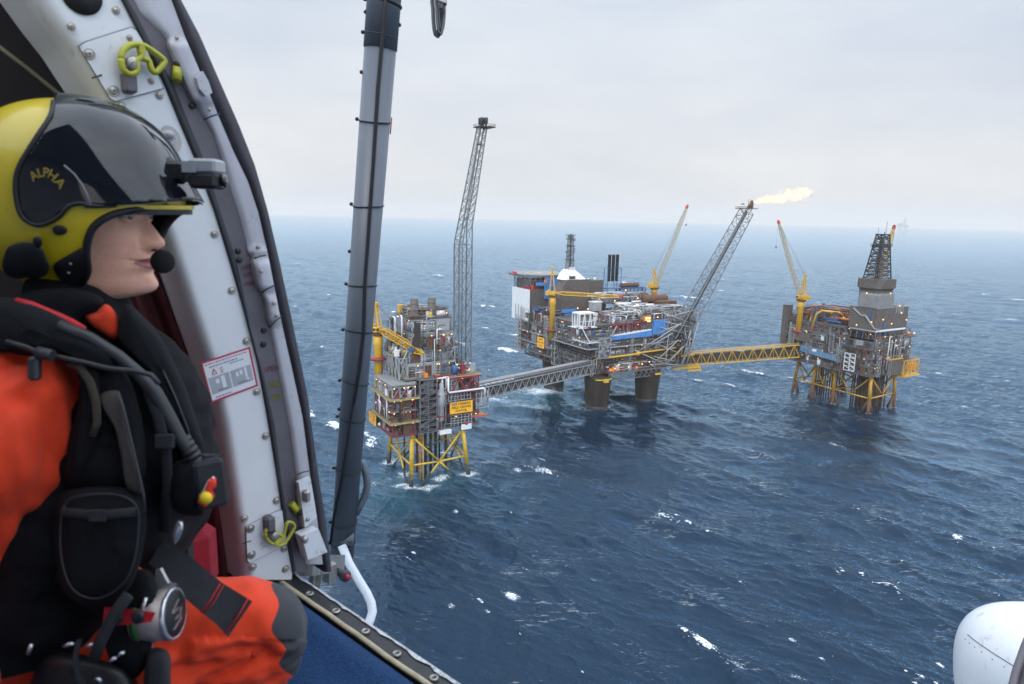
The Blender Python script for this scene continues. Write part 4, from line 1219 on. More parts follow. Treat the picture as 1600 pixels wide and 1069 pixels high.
    m = MB(G['brown']); m.path([(75, 1, 114), (76, 1, 117), (77.5, 1, 118)], 1.0, 8); m.lathe([(.9, 0), (1.5, 1), (1.7, 4.5), (1.2, 6), (.7, 7)], (79, 1, 114.5), n=10); m.path([(76, 1, 115), (78, 0, 116.5), (79, 1, 118)], .7, 8); m.build('burner_tip', fb)
    # the flame, blown to the right
    fo = (155.2, -7, 166)
    fl = rthing(k, fo, 'flare_flame', 'bright white and orange flame streaming right from the tip of the slanted flare boom', 'flame')
    tip = Vector((86, 6, 13)); n_ = 44
    ax = tip.normalized(); sd_ = Vector((0, 1, 0)); up = ax.cross(sd_)
    r2 = random.Random(4); rows = []; ph = [r2.uniform(0, 6.28) for _ in range(12)]
    for i in range(n_ + 1):
        t = i / n_
        r_ = (1.2 + 5.6 * math.sin(math.pi * min(t * .92 + .03, 1)) ** .8) * (1 if t < .97 else .4)
        c = tip * t + up * (-1.5 * math.sin(t * 5) * t)
        rows.append([c + (sd_ * math.cos(a) + up * math.sin(a)) * (r_ * 1.35) for a in np.linspace(0, 2 * math.pi, 14, endpoint=False)])
    mb = MB(); mb.grid(rows, True, True)
    mb.add(rows[0], [tuple(reversed(range(14)))]); mb.add(rows[-1], [tuple(range(14))])
    fm = bpy.data.materials.new('flame_gas'); fm.use_nodes = True
    t_ = fm.node_tree; t_.nodes.remove(t_.nodes['Principled BSDF'])
    tcn = t_.nodes.new('ShaderNodeTexCoord'); mpn = t_.nodes.new('ShaderNodeMapping')
    q = Matrix((ax, sd_, up)).to_euler()
    mpn.inputs['Rotation'].default_value = q
    t_.links.new(tcn.outputs['Object'], mpn.inputs[0])
    def nd(ty, **kw):
        n = t_.nodes.new(ty)
        for a_, b_ in kw.items(): setattr(n, a_, b_)
        return n
    def mt_(op, a_, b_=None, cl=False):
        n = nd('ShaderNodeMath', operation=op, use_clamp=cl)
        for i_, x_ in enumerate((a_, b_)):
            if x_ is None: continue
            if isinstance(x_, (int, float)): n.inputs[i_].default_value = x_
            else: t_.links.new(x_, n.inputs[i_])
        return n.outputs[0]
    sp = nd('ShaderNodeSeparateXYZ'); t_.links.new(mpn.outputs[0], sp.inputs[0])
    nz1 = nd('ShaderNodeTexNoise'); nz1.inputs['Scale'].default_value = .19; nz1.inputs['Detail'].default_value = 5; nz1.inputs['Roughness'].default_value = .62
    t_.links.new(mpn.outputs[0], nz1.inputs['Vector'])
    X_ = mt_('DIVIDE', sp.outputs['X'], tip.length)
    env = mt_('MULTIPLY', mt_('POWER', mt_('SINE', mt_('MULTIPLY', mt_('ADD', mt_('MULTIPLY', X_, .92), .03), math.pi)), .8), 5.6)
    env = mt_('ADD', env, 1.2)
    rr = mt_('SQRT', mt_('ADD', mt_('POWER', mt_('ABSOLUTE', sp.outputs['Y']), 2), mt_('POWER', mt_('ABSOLUTE', sp.outputs['Z']), 2)))
    rel = mt_('DIVIDE', rr, env)
    nn = mt_('MULTIPLY', mt_('SUBTRACT', nz1.outputs['Fac'], .5), mt_('ADD', mt_('MULTIPLY', X_, 4.2), 1.4))
    dens = mt_('MULTIPLY', mt_('SUBTRACT', mt_('ADD', .72, nn), rel), 1.7, True)
    vol = nd('ShaderNodeEmission')
    rampc = nd('ShaderNodeValToRGB'); rampc.color_ramp.elements[0].color = (1, .20, .03, 1); rampc.color_ramp.elements[1].color = (1, .62, .22, 1); rampc.color_ramp.elements[1].position = .6
    t_.links.new(dens, rampc.inputs[0]); t_.links.new(rampc.outputs[0], vol.inputs['Color'])
    t_.links.new(mt_('MULTIPLY', mt_('POWER', dens, 1.7), .30), vol.inputs['Strength'])
    ab = nd('ShaderNodeVolumeAbsorption'); ab.inputs['Color'].default_value = (1, .62, .16, 1); t_.links.new(mt_('MULTIPLY', dens, .075), ab.inputs['Density'])
    ad = nd('ShaderNodeAddShader'); t_.links.new(vol.outputs[0], ad.inputs[0]); t_.links.new(ab.outputs[0], ad.inputs[1]); t_.links.new(ad.outputs[0], t_.nodes['Material Output'].inputs['Volume'])
    mb.mats.append(fm); mb.build('burning_gas', fl)
platform_central()
# ------------------------------------------------------------------ right-hand drilling platform, bridges, far rig
def platform_drilling():
    k = 'R'
    root = rthing(k, (0, 0, 0), 'oil_platform', 'grey-brown drilling platform on rusty yellow legs, carrying a tall stepped tower block', 'oil platform', 'oil platforms linked by bridges')
    B = [(-1, -1, -6), (40, 2, -6), (45, 30, -6), (46, 54, -6), (46, 76, -6), (7, 77, -6), (3, 55, -6), (1, 32, -6)]
    T = [(2, 2, 31), (36, 3, 31), (42, 30, 31), (42, 52, 31), (42, 74, 31), (6, 72, 31), (5, 54, 31), (4, 35, 31)]
    B = [Vector(q) for q in B]; T = [Vector(q) for q in T]
    at = lambda i, z: B[i].lerp(T[i], (z + 6) / 37.)
    for i in range(8):
        jacket_leg(root, B[i], T[i], 1.35, 10, 'rusty', 'brown')
        j = (i + 1) % 8
        n_ = (at(i, 13) + at(j, 13)) / 2
        for q in (at(i, 29), at(j, 29)):
            brace(root, q, n_, .65, 14, 'rusty', 'brown')
        brace(root, at(i, 12), at(j, 12), .6, 5, 'rusty', 'brown')
        for s_ in ((i, j), (j, i)):
            a = at(s_[0], 12); e = a.lerp(at(s_[1], 12), .22); brace(root, a, (e.x, e.y, -4), .75, 10.5, 'rusty', 'brown')
    for i, j in ((7, 2), (6, 3)):
        brace(root, at(i, 29), at(j, 12), .6, 14, 'rusty', 'brown'); brace(root, at(j, 29), at(i, 12), .6, 14, 'rusty', 'brown'); brace(root, at(i, 12), at(j, 12), .6, 5, 'rusty', 'brown')
    rg = random.Random(31)
    for i in range(12):
        a, b = 9 + (i % 4) * 3.4, 40 + (i // 4) * 9
        mb = MB(G['brown']); mb.tube((a, b, -5), (a, b, 31), .55, n=8); mb.build('riser', root)
    for i in range(34):
        a, b = 6 + (i % 9) * 3.1 + rg.uniform(-.4, .4), 6 + (i // 9) * 4.6 + rg.uniform(-.4, .4)
        mb = MB(G['brown' if i % 3 else 'dark']); mb.tube((a, b, -5), (a, b, 31), .62, n=8); mb.build('conductor_pipe', root)
    bits = ('brown', 'steel', 'dark', 'mid', 'steel', 'light')
    for i, (z0, z1, cr_) in enumerate(((31.5, 38.5, 'dark'), (38.5, 45.5, 'mid'), (45.5, 52.5, 'dark'), (52.5, 59, 'mid'))):
        storey(root, -6, 46, -1, 81, z0, z1, 200 + i, 8, 12, 2.7, cr_, 'steel' if i % 2 else 'mid', 'grate', 'mid' if i != 2 else 'steel', .9, 110, 46, 10, bits, w=.45, pb=.28)
    # right end, lower outriggers
    for i, (z0, z1) in enumerate(((38.5, 45.5), (45.5, 52.5), (52.5, 60))):
        storey(root, 46.5, 55, 4, 40, z0, z1, 220 + i, 2, 5, 2, 'mid', 'steel', 'grate', 'light', .9, 26, 9, 4, bits, w=.4)
    b = MB(G['mid']); corr(b, (14, -3.2), (33, -3.2), 30, 42.5, .6, 3); b.bb(14.2, 33, -3, 4, 30.2, 42.5); b.use(G['yellow']); b.bb(13.6, 33.6, -3.8, 4, 42.6, 43.3); b.build('module', root)
    y = MB(G['yellow']); frame(y, 33.5, 55, -5, 6, 28, 41, 4, 2, .6, rg, 1.0); y.bb(33.5, 57, -6, 6, 27.2, 28); y.bb(36, 54, -5.6, -5, 28, 29.6); y.use(G['orange']); y.bb(44, 54, -4, 4, 32, 37); y.build('lifeboat_station', root)
    # tall end wall on the far left corner
    w = MB(G['mid']); corr(w, (-7.4, 83), (-7.4, 79.0), 44, 78.5, .8, 1.3); corr(w, (-7, 78.7), (-1, 78.7), 44, 78.5, .8, 1.8); w.build('wind_wall', root)
    # grey boxes and blue sheeting on the left side
    g = MB(G['mid']); corr(g, (-8.4, 66), (-8.4, 53), 49.5, 57, .6, 2); g.bb(-8, -5, 53.2, 65.8, 49.6, 56.8); g.build('module', root)
    b = MB(G['worn']); b.prism([(-8, 62, 40.5), (-8, 28, 38.0), (-8, 28, 43.6), (-8, 40, 43.2), (-8, 44, 45.4), (-8, 62, 45.8)], (1.2, 0, 0)); b.use(G['white']); b.bb(-8.2, -8, 46, 50, 42.6, 44.6); b.build('sheeting', root)
    s = MB(G['white']); 
    for a in (10.5, 15, 19.5): s.beam((-8.6, a, 33), (-8.6, a, 47), .5)
    for z in np.linspace(33, 47, 5):
        s.beam((-8.6, 10.5, z), (-8.6, 19.5, z), .4)
        if z < 46: s.beam((-8.6, 10.5, z), (-8.6, 19.5, z + 3.5), .35)
    s.build('scaffold_tower', root)
    # open drill deck with pipe and lamps
    storey(root, -5, 45, 24, 80, 59.4, 66.5, 240, 8, 9, 2.6, 'dark', 'steel', 'grate', 'steel', .9, 60, 26, 8, bits, w=.45, pb=.3)
    roofdeck(root, -5, 45, 24, 80, 66.8, 11, 230, 80, 150, ('navy', 'brown', 'steel', 'dark', 'brown', 'mid', 'dark', 'orange', 'steel'), True, 16)
    roofdeck(root, 2, 54, -1, 22, 59.4, 6, 231, 34, 50, ('maroon', 'brown', 'steel', 'navy', 'mid', 'orange'), True, 10)
    p = MB(G['yellow']); p.path([(-5, 55, 59), (-4, 52, 74), (-3, 48, 77), (0, 34, 77), (2, 32, 75)], .9, 8); p.path([(-4, 60, 59), (-3, 57, 72)], .6, 8)
    p.use(G['orange']); p.lathe([(1.2, 0), (1.3, .3), (1.3, 18), (1.2, 18.3)], (2, 26, 72), (0, 1, 0), 10); p.use(G['navy'])
    for i in range(7): p.lathe([(.8, 0), (.9, .2), (.9, 13), (.8, 13.2)], (-3 + i * 2, 30 + (i % 3) * 4, 69.5 + (i % 2) * 1.6), (0, 1, 0), 8)
    p.build('pipe_rack', root)
    m = MB(G['dark']); m.bb(8, 44, 32, 78, 66.8, 73); m.build('module', root)
    # derrick block
    w = MB(G['white']); w.bb(-3, 37, -.5, 22, 66.2, 67.6); w.use(G['steel']); frame(w, -2, 36, 0, 21, 59.5, 66.2, 6, 4, .6, rg, .4); w.build('plinth', root)
    w = MB(G['mid']); q = rect(-4, 38, 0, 22)
    for a, c in zip(q, q[1:] + [q[0]]): corr(w, a, c, 67.6, 84.5, .6, 2.6)
    w.bb(-3.6, 37.6, .4, 21.6, 67.7, 84.2); w.use(G['roofgrey']); w.bb(-4.6, 38.6, -.6, 22.6, 84.5, 85.1); w.use(G['navy']); w.bb(6, 9, -.8, -.2, 68.5, 73); w.bb(-4.8, -4.2, 4, 6, 77, 82); w.build('drill_house', root)
    s = MB(G['light'])
    s.path([(-5, 19, 83), (-5, 12, 78), (-5, 8, 78), (-5, 0, 69), (0, -1.4, 68)], .55, 6); s.path([(-5, 19, 84.2), (-5, 12, 79.2), (-5, 8, 79.2), (-5, 0, 70.2)], .2, 5)
    s.build('stair', root)
    w = MB(G['roofgrey']); q = rect(-5, 17, .2, 15)
    for a, c in zip(q, q[1:] + [q[0]]): corr(w, a, c, 85.2, 95, .5, 1.5)
    w.bb(-4.8, 16.8, .4, 14.8, 94.6, 95.2); rails(w, q, 95.2, 1.4, .18, 3); w.build('mud_house', root)
    w = MB(G['light']); frame(w, 20.5, 30, -.8, 3, 79, 88, 3, 1, .4, rg, .5); w.bb(22, 29, 0, 3, 80, 86); w.build('cabin', root)
    def octo(cx, cy, a, b, ch, z0, z1, mb):
        pts = [(-a + ch, -b), (a - ch, -b), (a, -b + ch), (a, b - ch), (a - ch, b), (-a + ch, b), (-a, b - ch), (-a, -b + ch)]
        mb.prism([(cx + x, cy + y, z0) for x, y in pts], (0, 0, z1 - z0))
        for (x, y), (x2, y2) in zip(pts, pts[1:] + pts[:1]):
            l = math.hypot(x2 - x, y2 - y)
            for i in range(int(l / 1.6)):
                t = (i + .5) / max(1, int(l / 1.6)); px_, py_ = cx + x + (x2 - x) * t, cy + y + (y2 - y) * t
                nx, ny = (y2 - y) / l, -(x2 - x) / l
                mb.box((px_ + nx * .1, py_ + ny * .1, (z0 + z1) / 2), (.4, .3, z1 - z0 - .3), (Vector(((x2 - x) / l, (y2 - y) / l, 0)), Vector((nx, ny, 0)), Vector((0, 0, 1))))
    w = MB(G['mid']); octo(16, 15, 10.5, 9, 2.6, 85, 99.5, w); w.build('tower_shaft', root)
    w = MB(G['mid']); octo(16, 15, 12.2, 10.6, 3.2, 99.2, 106.5, w); w.use(G['dark']); octo(16, 15, 11.2, 9.6, 3.2, 97.6, 99.2, w); w.build('tower_hood', root)
    for q in ((-4.6, 3, 74), (-4.6, 15, 70), (4, -1, 76), (16, -1, 72), (28, -1, 80), (36, -1, 74), (-5.6, 9, 96.2), (12, .4, 96.2), (24, -1, 86)):
        lamp(root, q, .7)
    # derrick
    dr = rthing(k, (15.6, 15, 106.5), 'drilling_derrick', 'black tapering steel derrick on top of the right-hand platform', 'derrick')
    X, Y = Vector((1, 0, 0)), Vector((0, 1, 0))
    m = MB(G['black']); lattice(m, (0, 0, 0), (1.2, 0, 35), (16.5, 13), (7.4, 6.4), 6, .62, .34, axes=(X, Y), xb=True); lattice(m, (0, 0, 0), (1.2, 0, 35), (16.2, 12.8), (7.2, 6.2), 12, .2, .2, axes=(X, Y), xb=False); m.build('lattice', dr)
    m = MB(G['black']); m.bb(-4.8, 6.4, -4.8, 4.8, 24.6, 26.4); rails(m, rect(-5.6, 7.2, -5.4, 5.4), 26, 1.4, .2, 3); m.build('monkey_board', dr)
    m = MB(G['black']); m.bb(-3, 5.2, -3.8, 3.8, 34.4, 35.4); m.beam((-2.6, -3.4, 35), (-2.6, -3.4, 37), .4); m.tube((4.6, 0, 35), (5.1, 0, 45), .14); m.tube((-2.6, 2, 35), (-2.6, 2, 40), .12); m.build('crown_block', dr)
    m = MB(G['mid']); m.tube((0, 0, 0), (.8, 0, 33), .5); m.bb(-1.5, 2, -1.5, 1.5, 14, 18); m.build('travelling_block', dr)
    breakup(root, -6, 46, -1, 80, (31.5, 38.5, 45.5, 52.5, 59), 271, 60, 46, 8)
    flush(root)
    crane(k, (-5.5, 67, 50), 84, (-6, 97, 149), 'yellow pedestal crane at the left end of the right-hand platform, boom raised to the left', 1, 21, 2.6, 2.7, 'yellow', 'cream', 'red', 22, 56, 16)
    crane(k, (43, 34, 66), 88, (42, 22, 147), 'yellow crane boom with a red head showing behind the black derrick', 1, 14, 2.4, 2.8, 'yellow', 'yellow', 'red', 26, None, 14)
platform_drilling()

def bridges():
    # grey truss bridge between the nearest and the central platform
    a, b = RW('L', 43, 26, 44), RW('C', -4, 3, 36.5)
    t = thing('footbridge', a, 'grey steel truss bridge from the nearest platform to the central one', 'bridge', 'truss bridges between the platforms')
    d = (b - a); l = d.length; dn = d.normalized(); s = Vector((-dn.y, dn.x, 0)).normalized(); up = s.cross(dn) * -1
    if up.z < 0: up = -up
    P = lambda x, y, z: dn * x + s * y + up * z
    n = 20
    m = MB(G['light'])
    for y in (-4, 4):
        m.beam(P(0, y, 0), P(l, y, 0), .65); m.beam(P(0, y, -7.5), P(l, y, -7.5), .65)
        for i in range(n):
            x0, x1 = l * i / n, l * (i + 1) / n
            m.beam(P(x0, y, -7.5), P((x0 + x1) / 2, y, 0), .38); m.beam(P((x0 + x1) / 2, y, 0), P(x1, y, -7.5), .38)
            m.beam(P(x0, y, 0), P(x0, y, -7.5), .2)
    for i in range(n + 1):
        x = l * i / n
        m.beam(P(x, -4, 0), P(x, 4, 0), .3); m.beam(P(x, -4, -7.5), P(x, 4, -7.5), .35)
    m.build('truss', t)
    m = MB(G['roofgrey']); m.box(P(l / 2, 1.6, 2.2), (l * .98, 5.4, .4), (dn, s, up))
    m.use(G['white']); m.box(P(l * .16, -3, 1.0), (l * .32, 1.2, 1.4), (dn, s, up)); m.build('deck_roof', t)
    m = MB(G['dark']); m.box(P(l / 2, 0, -4), (l, 6.6, 4.2), (dn, s, up)); m.box(P(l / 2, -1.5, .7), (l, 4.5, .8), (dn, s, up)); m.build('pipe_duct', t)
    m = MB(G['steel'])
    for i in range(46):
        x = l * (i + .5) / 46; m.beam(P(x, -4, 0), P(x, -4, 1.8), .26)
        if i % 2: m.box(P(x, -3.2, 1.1), (1.0, .8, 1.4), (dn, s, up))
    m.beam(P(0, -4, 1.8), P(l, -4, 1.8), .2); m.beam(P(0, -4, .9), P(l, -4, .9), .16)
    for y in (-3, -2.2, -1.4): m.tube(P(0, y, 1.4), P(l, y, 1.4), .3, n=6)
    m.build('handrail', t)
    m = MB(G['light'])
    for i in range(9):
        m.beam(P(l - 9, -4.6, -9 + i * 1.5), P(l - 5.5, -4.6, -9 + i * 1.5), .3)
    m.beam(P(l - 9, -4.6, -9.5), P(l - 9, -4.6, 4), .4); m.beam(P(l - 5.5, -4.6, -9.5), P(l - 5.5, -4.6, 4), .4); m.build('ladder', t)
    # yellow bridge to the drilling platform
    a, b = RW('C', 99, 6, 34.5), RW('R', -6, 66, 44.5)
    t = thing('footbridge', a, 'yellow steel truss bridge from the central platform to the right-hand drilling platform', 'bridge', 'truss bridges between the platforms')
    d = (b - a); l = d.length; dn = d.normalized(); s = Vector((-dn.y, dn.x, 0)).normalized(); up = s.cross(dn) * -1
    if up.z < 0: up = -up
    n = 11
    m = MB(G['yellow'])
    for y in (-4, 4):
        m.beam(P2(dn, s, up, 0, y, 1), P2(dn, s, up, l, y, 1), .85); m.beam(P2(dn, s, up, 0, y, -9.5), P2(dn, s, up, l, y, -9.5), .85)
        for i in range(n):
            x0, x1 = l * i / n, l * (i + 1) / n
            m.beam(P2(dn, s, up, x0, y, -9.5), P2(dn, s, up, (x0 + x1) / 2, y, 1), .5); m.beam(P2(dn, s, up, (x0 + x1) / 2, y, 1), P2(dn, s, up, x1, y, -9.5), .5)
            m.beam(P2(dn, s, up, (x0 + x1) / 2, y, 1), P2(dn, s, up, (x0 + x1) / 2, y, -9.5), .26)
    for i in range(n + 1):
        x = l * i / n
        m.beam(P2(dn, s, up, x, -4, -9.5), P2(dn, s, up, x, 4, -9.5), .45); m.beam(P2(dn, s, up, x, -4, 1), P2(dn, s, up, x, 4, 1), .4)
    m.build('truss', t)
    m = MB(G['dark']); m.box(P2(dn, s, up, l / 2, 1, -5), (l, 4.8, 6), (dn, s, up)); m.build('pipe_duct', t)
    m = MB(G['yellow'])
    for i in range(40):
        x = l * (i + .5) / 40; m.beam(P2(dn, s, up, x, -4, 1), P2(dn, s, up, x, -4, 2.6), .18)
    m.beam(P2(dn, s, up, 0, -4, 2.6), P2(dn, s, up, l, -4, 2.6), .2); m.use(G['steel']); m.box(P2(dn, s, up, l / 2, 0, 1.2), (l, 6, .3), (dn, s, up)); m.build('walkway', t)
    m = MB(G['yellow']); m.box(P2(dn, s, up, -1, -7, -10.5), (24, 4, 1.6), (dn, s, up)); m.box(P2(dn, s, up, 6, -7.5, -13.2), (12, 2.4, 1.6), (dn, s, up)); m.build('landing', t)
def P2(dn, s, up, x, y, z):
    return dn * x + s * y + up * z
bridges()

def far_rig():  # a big rig, far off
    p = SEA(1411, 353.5)
    p = CP + (p - CP) * (21000 / (p - CP).length); p.z = 0
    t = thing('oil_rig', p, 'faint oil rig with a thin mast, almost lost in haze on the horizon', 'oil rig')
    t.scale = (2.5, 2.5, 2.5)
    m = MB(G['mid'])
    for a in (-30, 30):
        for b in (-20, 20):
            m.tube((a, b, -4), (a, b, 26), 5, n=8)
    m.build('legs_base', t).name = 'jacket'
    m = MB(G['mid']); m.bb(-45, 45, -28, 28, 26, 48); m.bb(-44, -14, -24, 24, 48, 66); m.build('hull', t)
    m = MB(G['mid']); lattice(m, (14, 0, 48), (18, 0, 128), (18, 18), (5, 5), 8, 1.4, .7, axes=(Vector((1, 0, 0)), Vector((0, 1, 0)))); m.build('derrick', t)
    m = MB(G['mid']); m.beam((-26, 0, 66), (6, 0, 98), 2.4); m.build('crane_boom', t)
far_rig()
# ------------------------------------------------------------------ the helicopter we look out of
FZ = CAMZ - 0.81
def FP(x, y, dz=0.0):
    return SEA(x, y, FZ + dz)
HP0 = FP(463, 902)
HT = (FP(710, 1069) - HP0); HT.z = 0; HT.normalize()          # aft along the sill
HN = Vector((-HT.y, HT.x, 0))                                 # outward, through the door
if HN.y < 0: HN = -HN
HZ = Vector((0, 0, 1))
def JP(x, y, off=0.0):                                        # on the door post, off metres proud of it
    r = ray(x, y)
    return CP + r * ((HP0 + HT * off - CP).dot(HT) / r.dot(HT))
H = dict(
    white=pmat('door_post_paint', (0.68, 0.70, 0.72), .42, 0, .035, 6, (.22, .22, .22), .02, bump=.05, bscale=25),
    plate=pmat('access_plate_paint', (0.66, 0.68, 0.71), .4, 0, .05, 12, (.16, .15, .14), .22),
    rail=pmat('rail_paint', (0.43, 0.43, 0.47), .45, 0, .1, 9, (.14, .11, .10), .12),
    seal=pmat('door_seal_rubber', (0.022, 0.024, 0.030), .6, 0, .3, 20, None, bump=.15, bscale=60),
    mauve=pmat('door_channel_paint', (0.10, 0.092, 0.108), .55, 0, .25, 8, (.13, .12, .13), .12),
    edge=pmat('outer_frame_paint', (0.042, 0.039, 0.050), .5, 0, .2, 8, (.09, .08, .09), .1),
    lining=pmat('cabin_lining', (0.016, 0.013, 0.015), .75, 0, .2, 5, None),
    maroon=pmat('maroon_curtain', (0.085, 0.016, 0.017), .75, 0, .22, 14, None, bump=.2, bscale=120),
    pole=pmat('grey_pole_paint', (0.092, 0.107, 0.132), .48, 0, .05, 5, (.12, .12, .13), .07),
    rubber=pmat('black_rubber', (0.010, 0.010, 0.012), .55, 0, .2, 30, None),
    metal=pmat('worn_metal', (0.40, 0.39, 0.37), .4, .7, .2, 40, (.10, .08, .06), .25),
    screw=pmat('screw_metal', (0.52, 0.47, 0.40), .35, .5, .12, 90, (.18, .13, .09), .2),
    lime=pmat('lime_yellow_paint', (0.42, 0.42, 0.035), .4, 0, .12, 40, (.06, .06, .04), .12),
    sill=pmat('black_sill_plate', (0.018, 0.019, 0.023), .5, 0, .3, 18, (.16, .16, .16), .12),
    worn=pmat('worn_edge_metal', (0.55, 0.56, 0.58), .5, .2, .2, 40, (.03, .03, .03), .42),
    cream=pmat('cream_sealant', (0.42, 0.36, 0.24), .7, 0, .2, 30, (.12, .10, .08), .2),
    carpet=pmat('blue_carpet', (0.005, 0.052, 0.165), .95, 0, .5, 160, (.05, .17, .34), .25, bump=.9, bscale=420),
    tube=pmat('white_tube_paint', (0.66, 0.69, 0.73), .35, 0, .04, 10, None),
    skin=pmat('fuselage_white', (0.66, 0.68, 0.70), .38, 0, .05, 5, (.30, .29, .28), .16, coat=.2, bump=.15, bscale=14),
    redline=pmat('placard_red', (0.42, 0.012, 0.045), .5, 0, .1, 30, None),
    paper=pmat('placard_white', (0.66, 0.68, 0.72), .45, 0, .03, 30, None),
    pgrey=pmat('placard_grey', (0.34, 0.36, 0.40), .5, 0, .06, 60, None),
    ink=pmat('placard_ink', (0.05, 0.05, 0.07), .5),
    redtxt=pmat('faded_red_stencil', (0.11, 0.035, 0.042), .6, 0, .3, 60, None),
    yeltxt=pmat('faded_yellow_stencil', (0.10, 0.095, 0.03), .6, 0, .3, 60, None),
)
HO = HP0 + HT * .9 - HN * .8
HELI = thing('helicopter', HO, 'helicopter cabin seen from inside, pale riveted door post and open doorway with blue carpet', 'helicopter')
def hb(mb, name, parent=None, label=None):
    if parent is None or parent is HELI:
        return mb.build(name, HELI, label, HO)
    return mb.build(name, parent, label, HO)          # sub-parts: their part's mesh frame is the helicopter's own
def X_(poly, y):
    poly = sorted(poly, key=lambda p: p[1])
    return float(np.interp(y, [p[1] for p in poly], [p[0] for p in poly]))
def ext(poly):        # carry the end slopes on beyond the frame
    p = sorted(poly, key=lambda q: q[1])
    (x0, y0), (x1, y1) = p[0], p[1]
    return [(x0 + (x0 - x1) / (y1 - y0) * (y0 + 150), -150)] + p
E_out = ext([(283, 0), (312, 55), (338, 115), (372, 192), (398, 258), (418, 328), (437, 410), (461, 523), (481, 620), (500, 760), (507, 800), (518, 892)])
E_in = ext([(268, 0), (290, 60), (316, 120), (345, 190), (364, 235), (388, 285), (403, 330), (417, 390), (437, 491), (455, 571), (473, 652), (484, 740), (494, 800), (506, 892)])
R_l = ext([(210, 0), (220, 20), (262, 62), (281, 110), (307, 165), (320, 185), (332, 205), (347, 248), (362, 300), (376, 342), (389, 396), (396, 408), (407, 456), (416, 470), (421, 507), (437, 588), (453, 672), (463, 745), (470, 800), (478, 892)])
S_r = ext([(200, 0), (220, 36), (236, 70), (269, 128), (294, 190), (317, 246), (344, 330), (370, 410), (392, 515), (413, 592), (429, 664), (441, 760), (452, 830), (464, 900)])
S_l = ext([(189, 0), (209, 39), (222, 66), (255, 130), (280, 192), (303, 246), (334, 330), (349, 378), (380, 483), (401, 563), (417, 652), (433, 749), (444, 830), (456, 890)])
P_l = ext([(36, 0), (60, 34), (94, 78), (140, 150), (190, 245), (235, 340), (266, 430), (290, 500), (311, 560), (336, 660), (356, 790), (365, 850), (372, 905)])
def strip(mb, pl, pr, y0, y1, offs, depth, step=12, relief=None):
    ys = np.arange(y0, y1 + step * .5, step)
    n = len(offs)
    rows, lw, rw = [], [], []
    for y in ys:
        a, b = X_(pl, y), X_(pr, y)
        o_ = [o + (relief(y) if relief else 0) for o in offs]
        row = [JP(a + (b - a) * i / (n - 1), y, o) for i, o in enumerate(o_)]
        rows.append(row); lw.append([row[0] - HT * depth, row[0]]); rw.append([row[-1], JP(b, y, o_[-1]) - HT * depth])
    mb.grid(rows, True); mb.grid(lw, True); mb.grid(rw, True)
    for k_ in (0, -1):
        q = [lw[k_][0]] + rows[k_] + [rw[k_][1]]
        mb.add(q, [tuple(range(n + 2)) if k_ == 0 else tuple(reversed(range(n + 2)))])
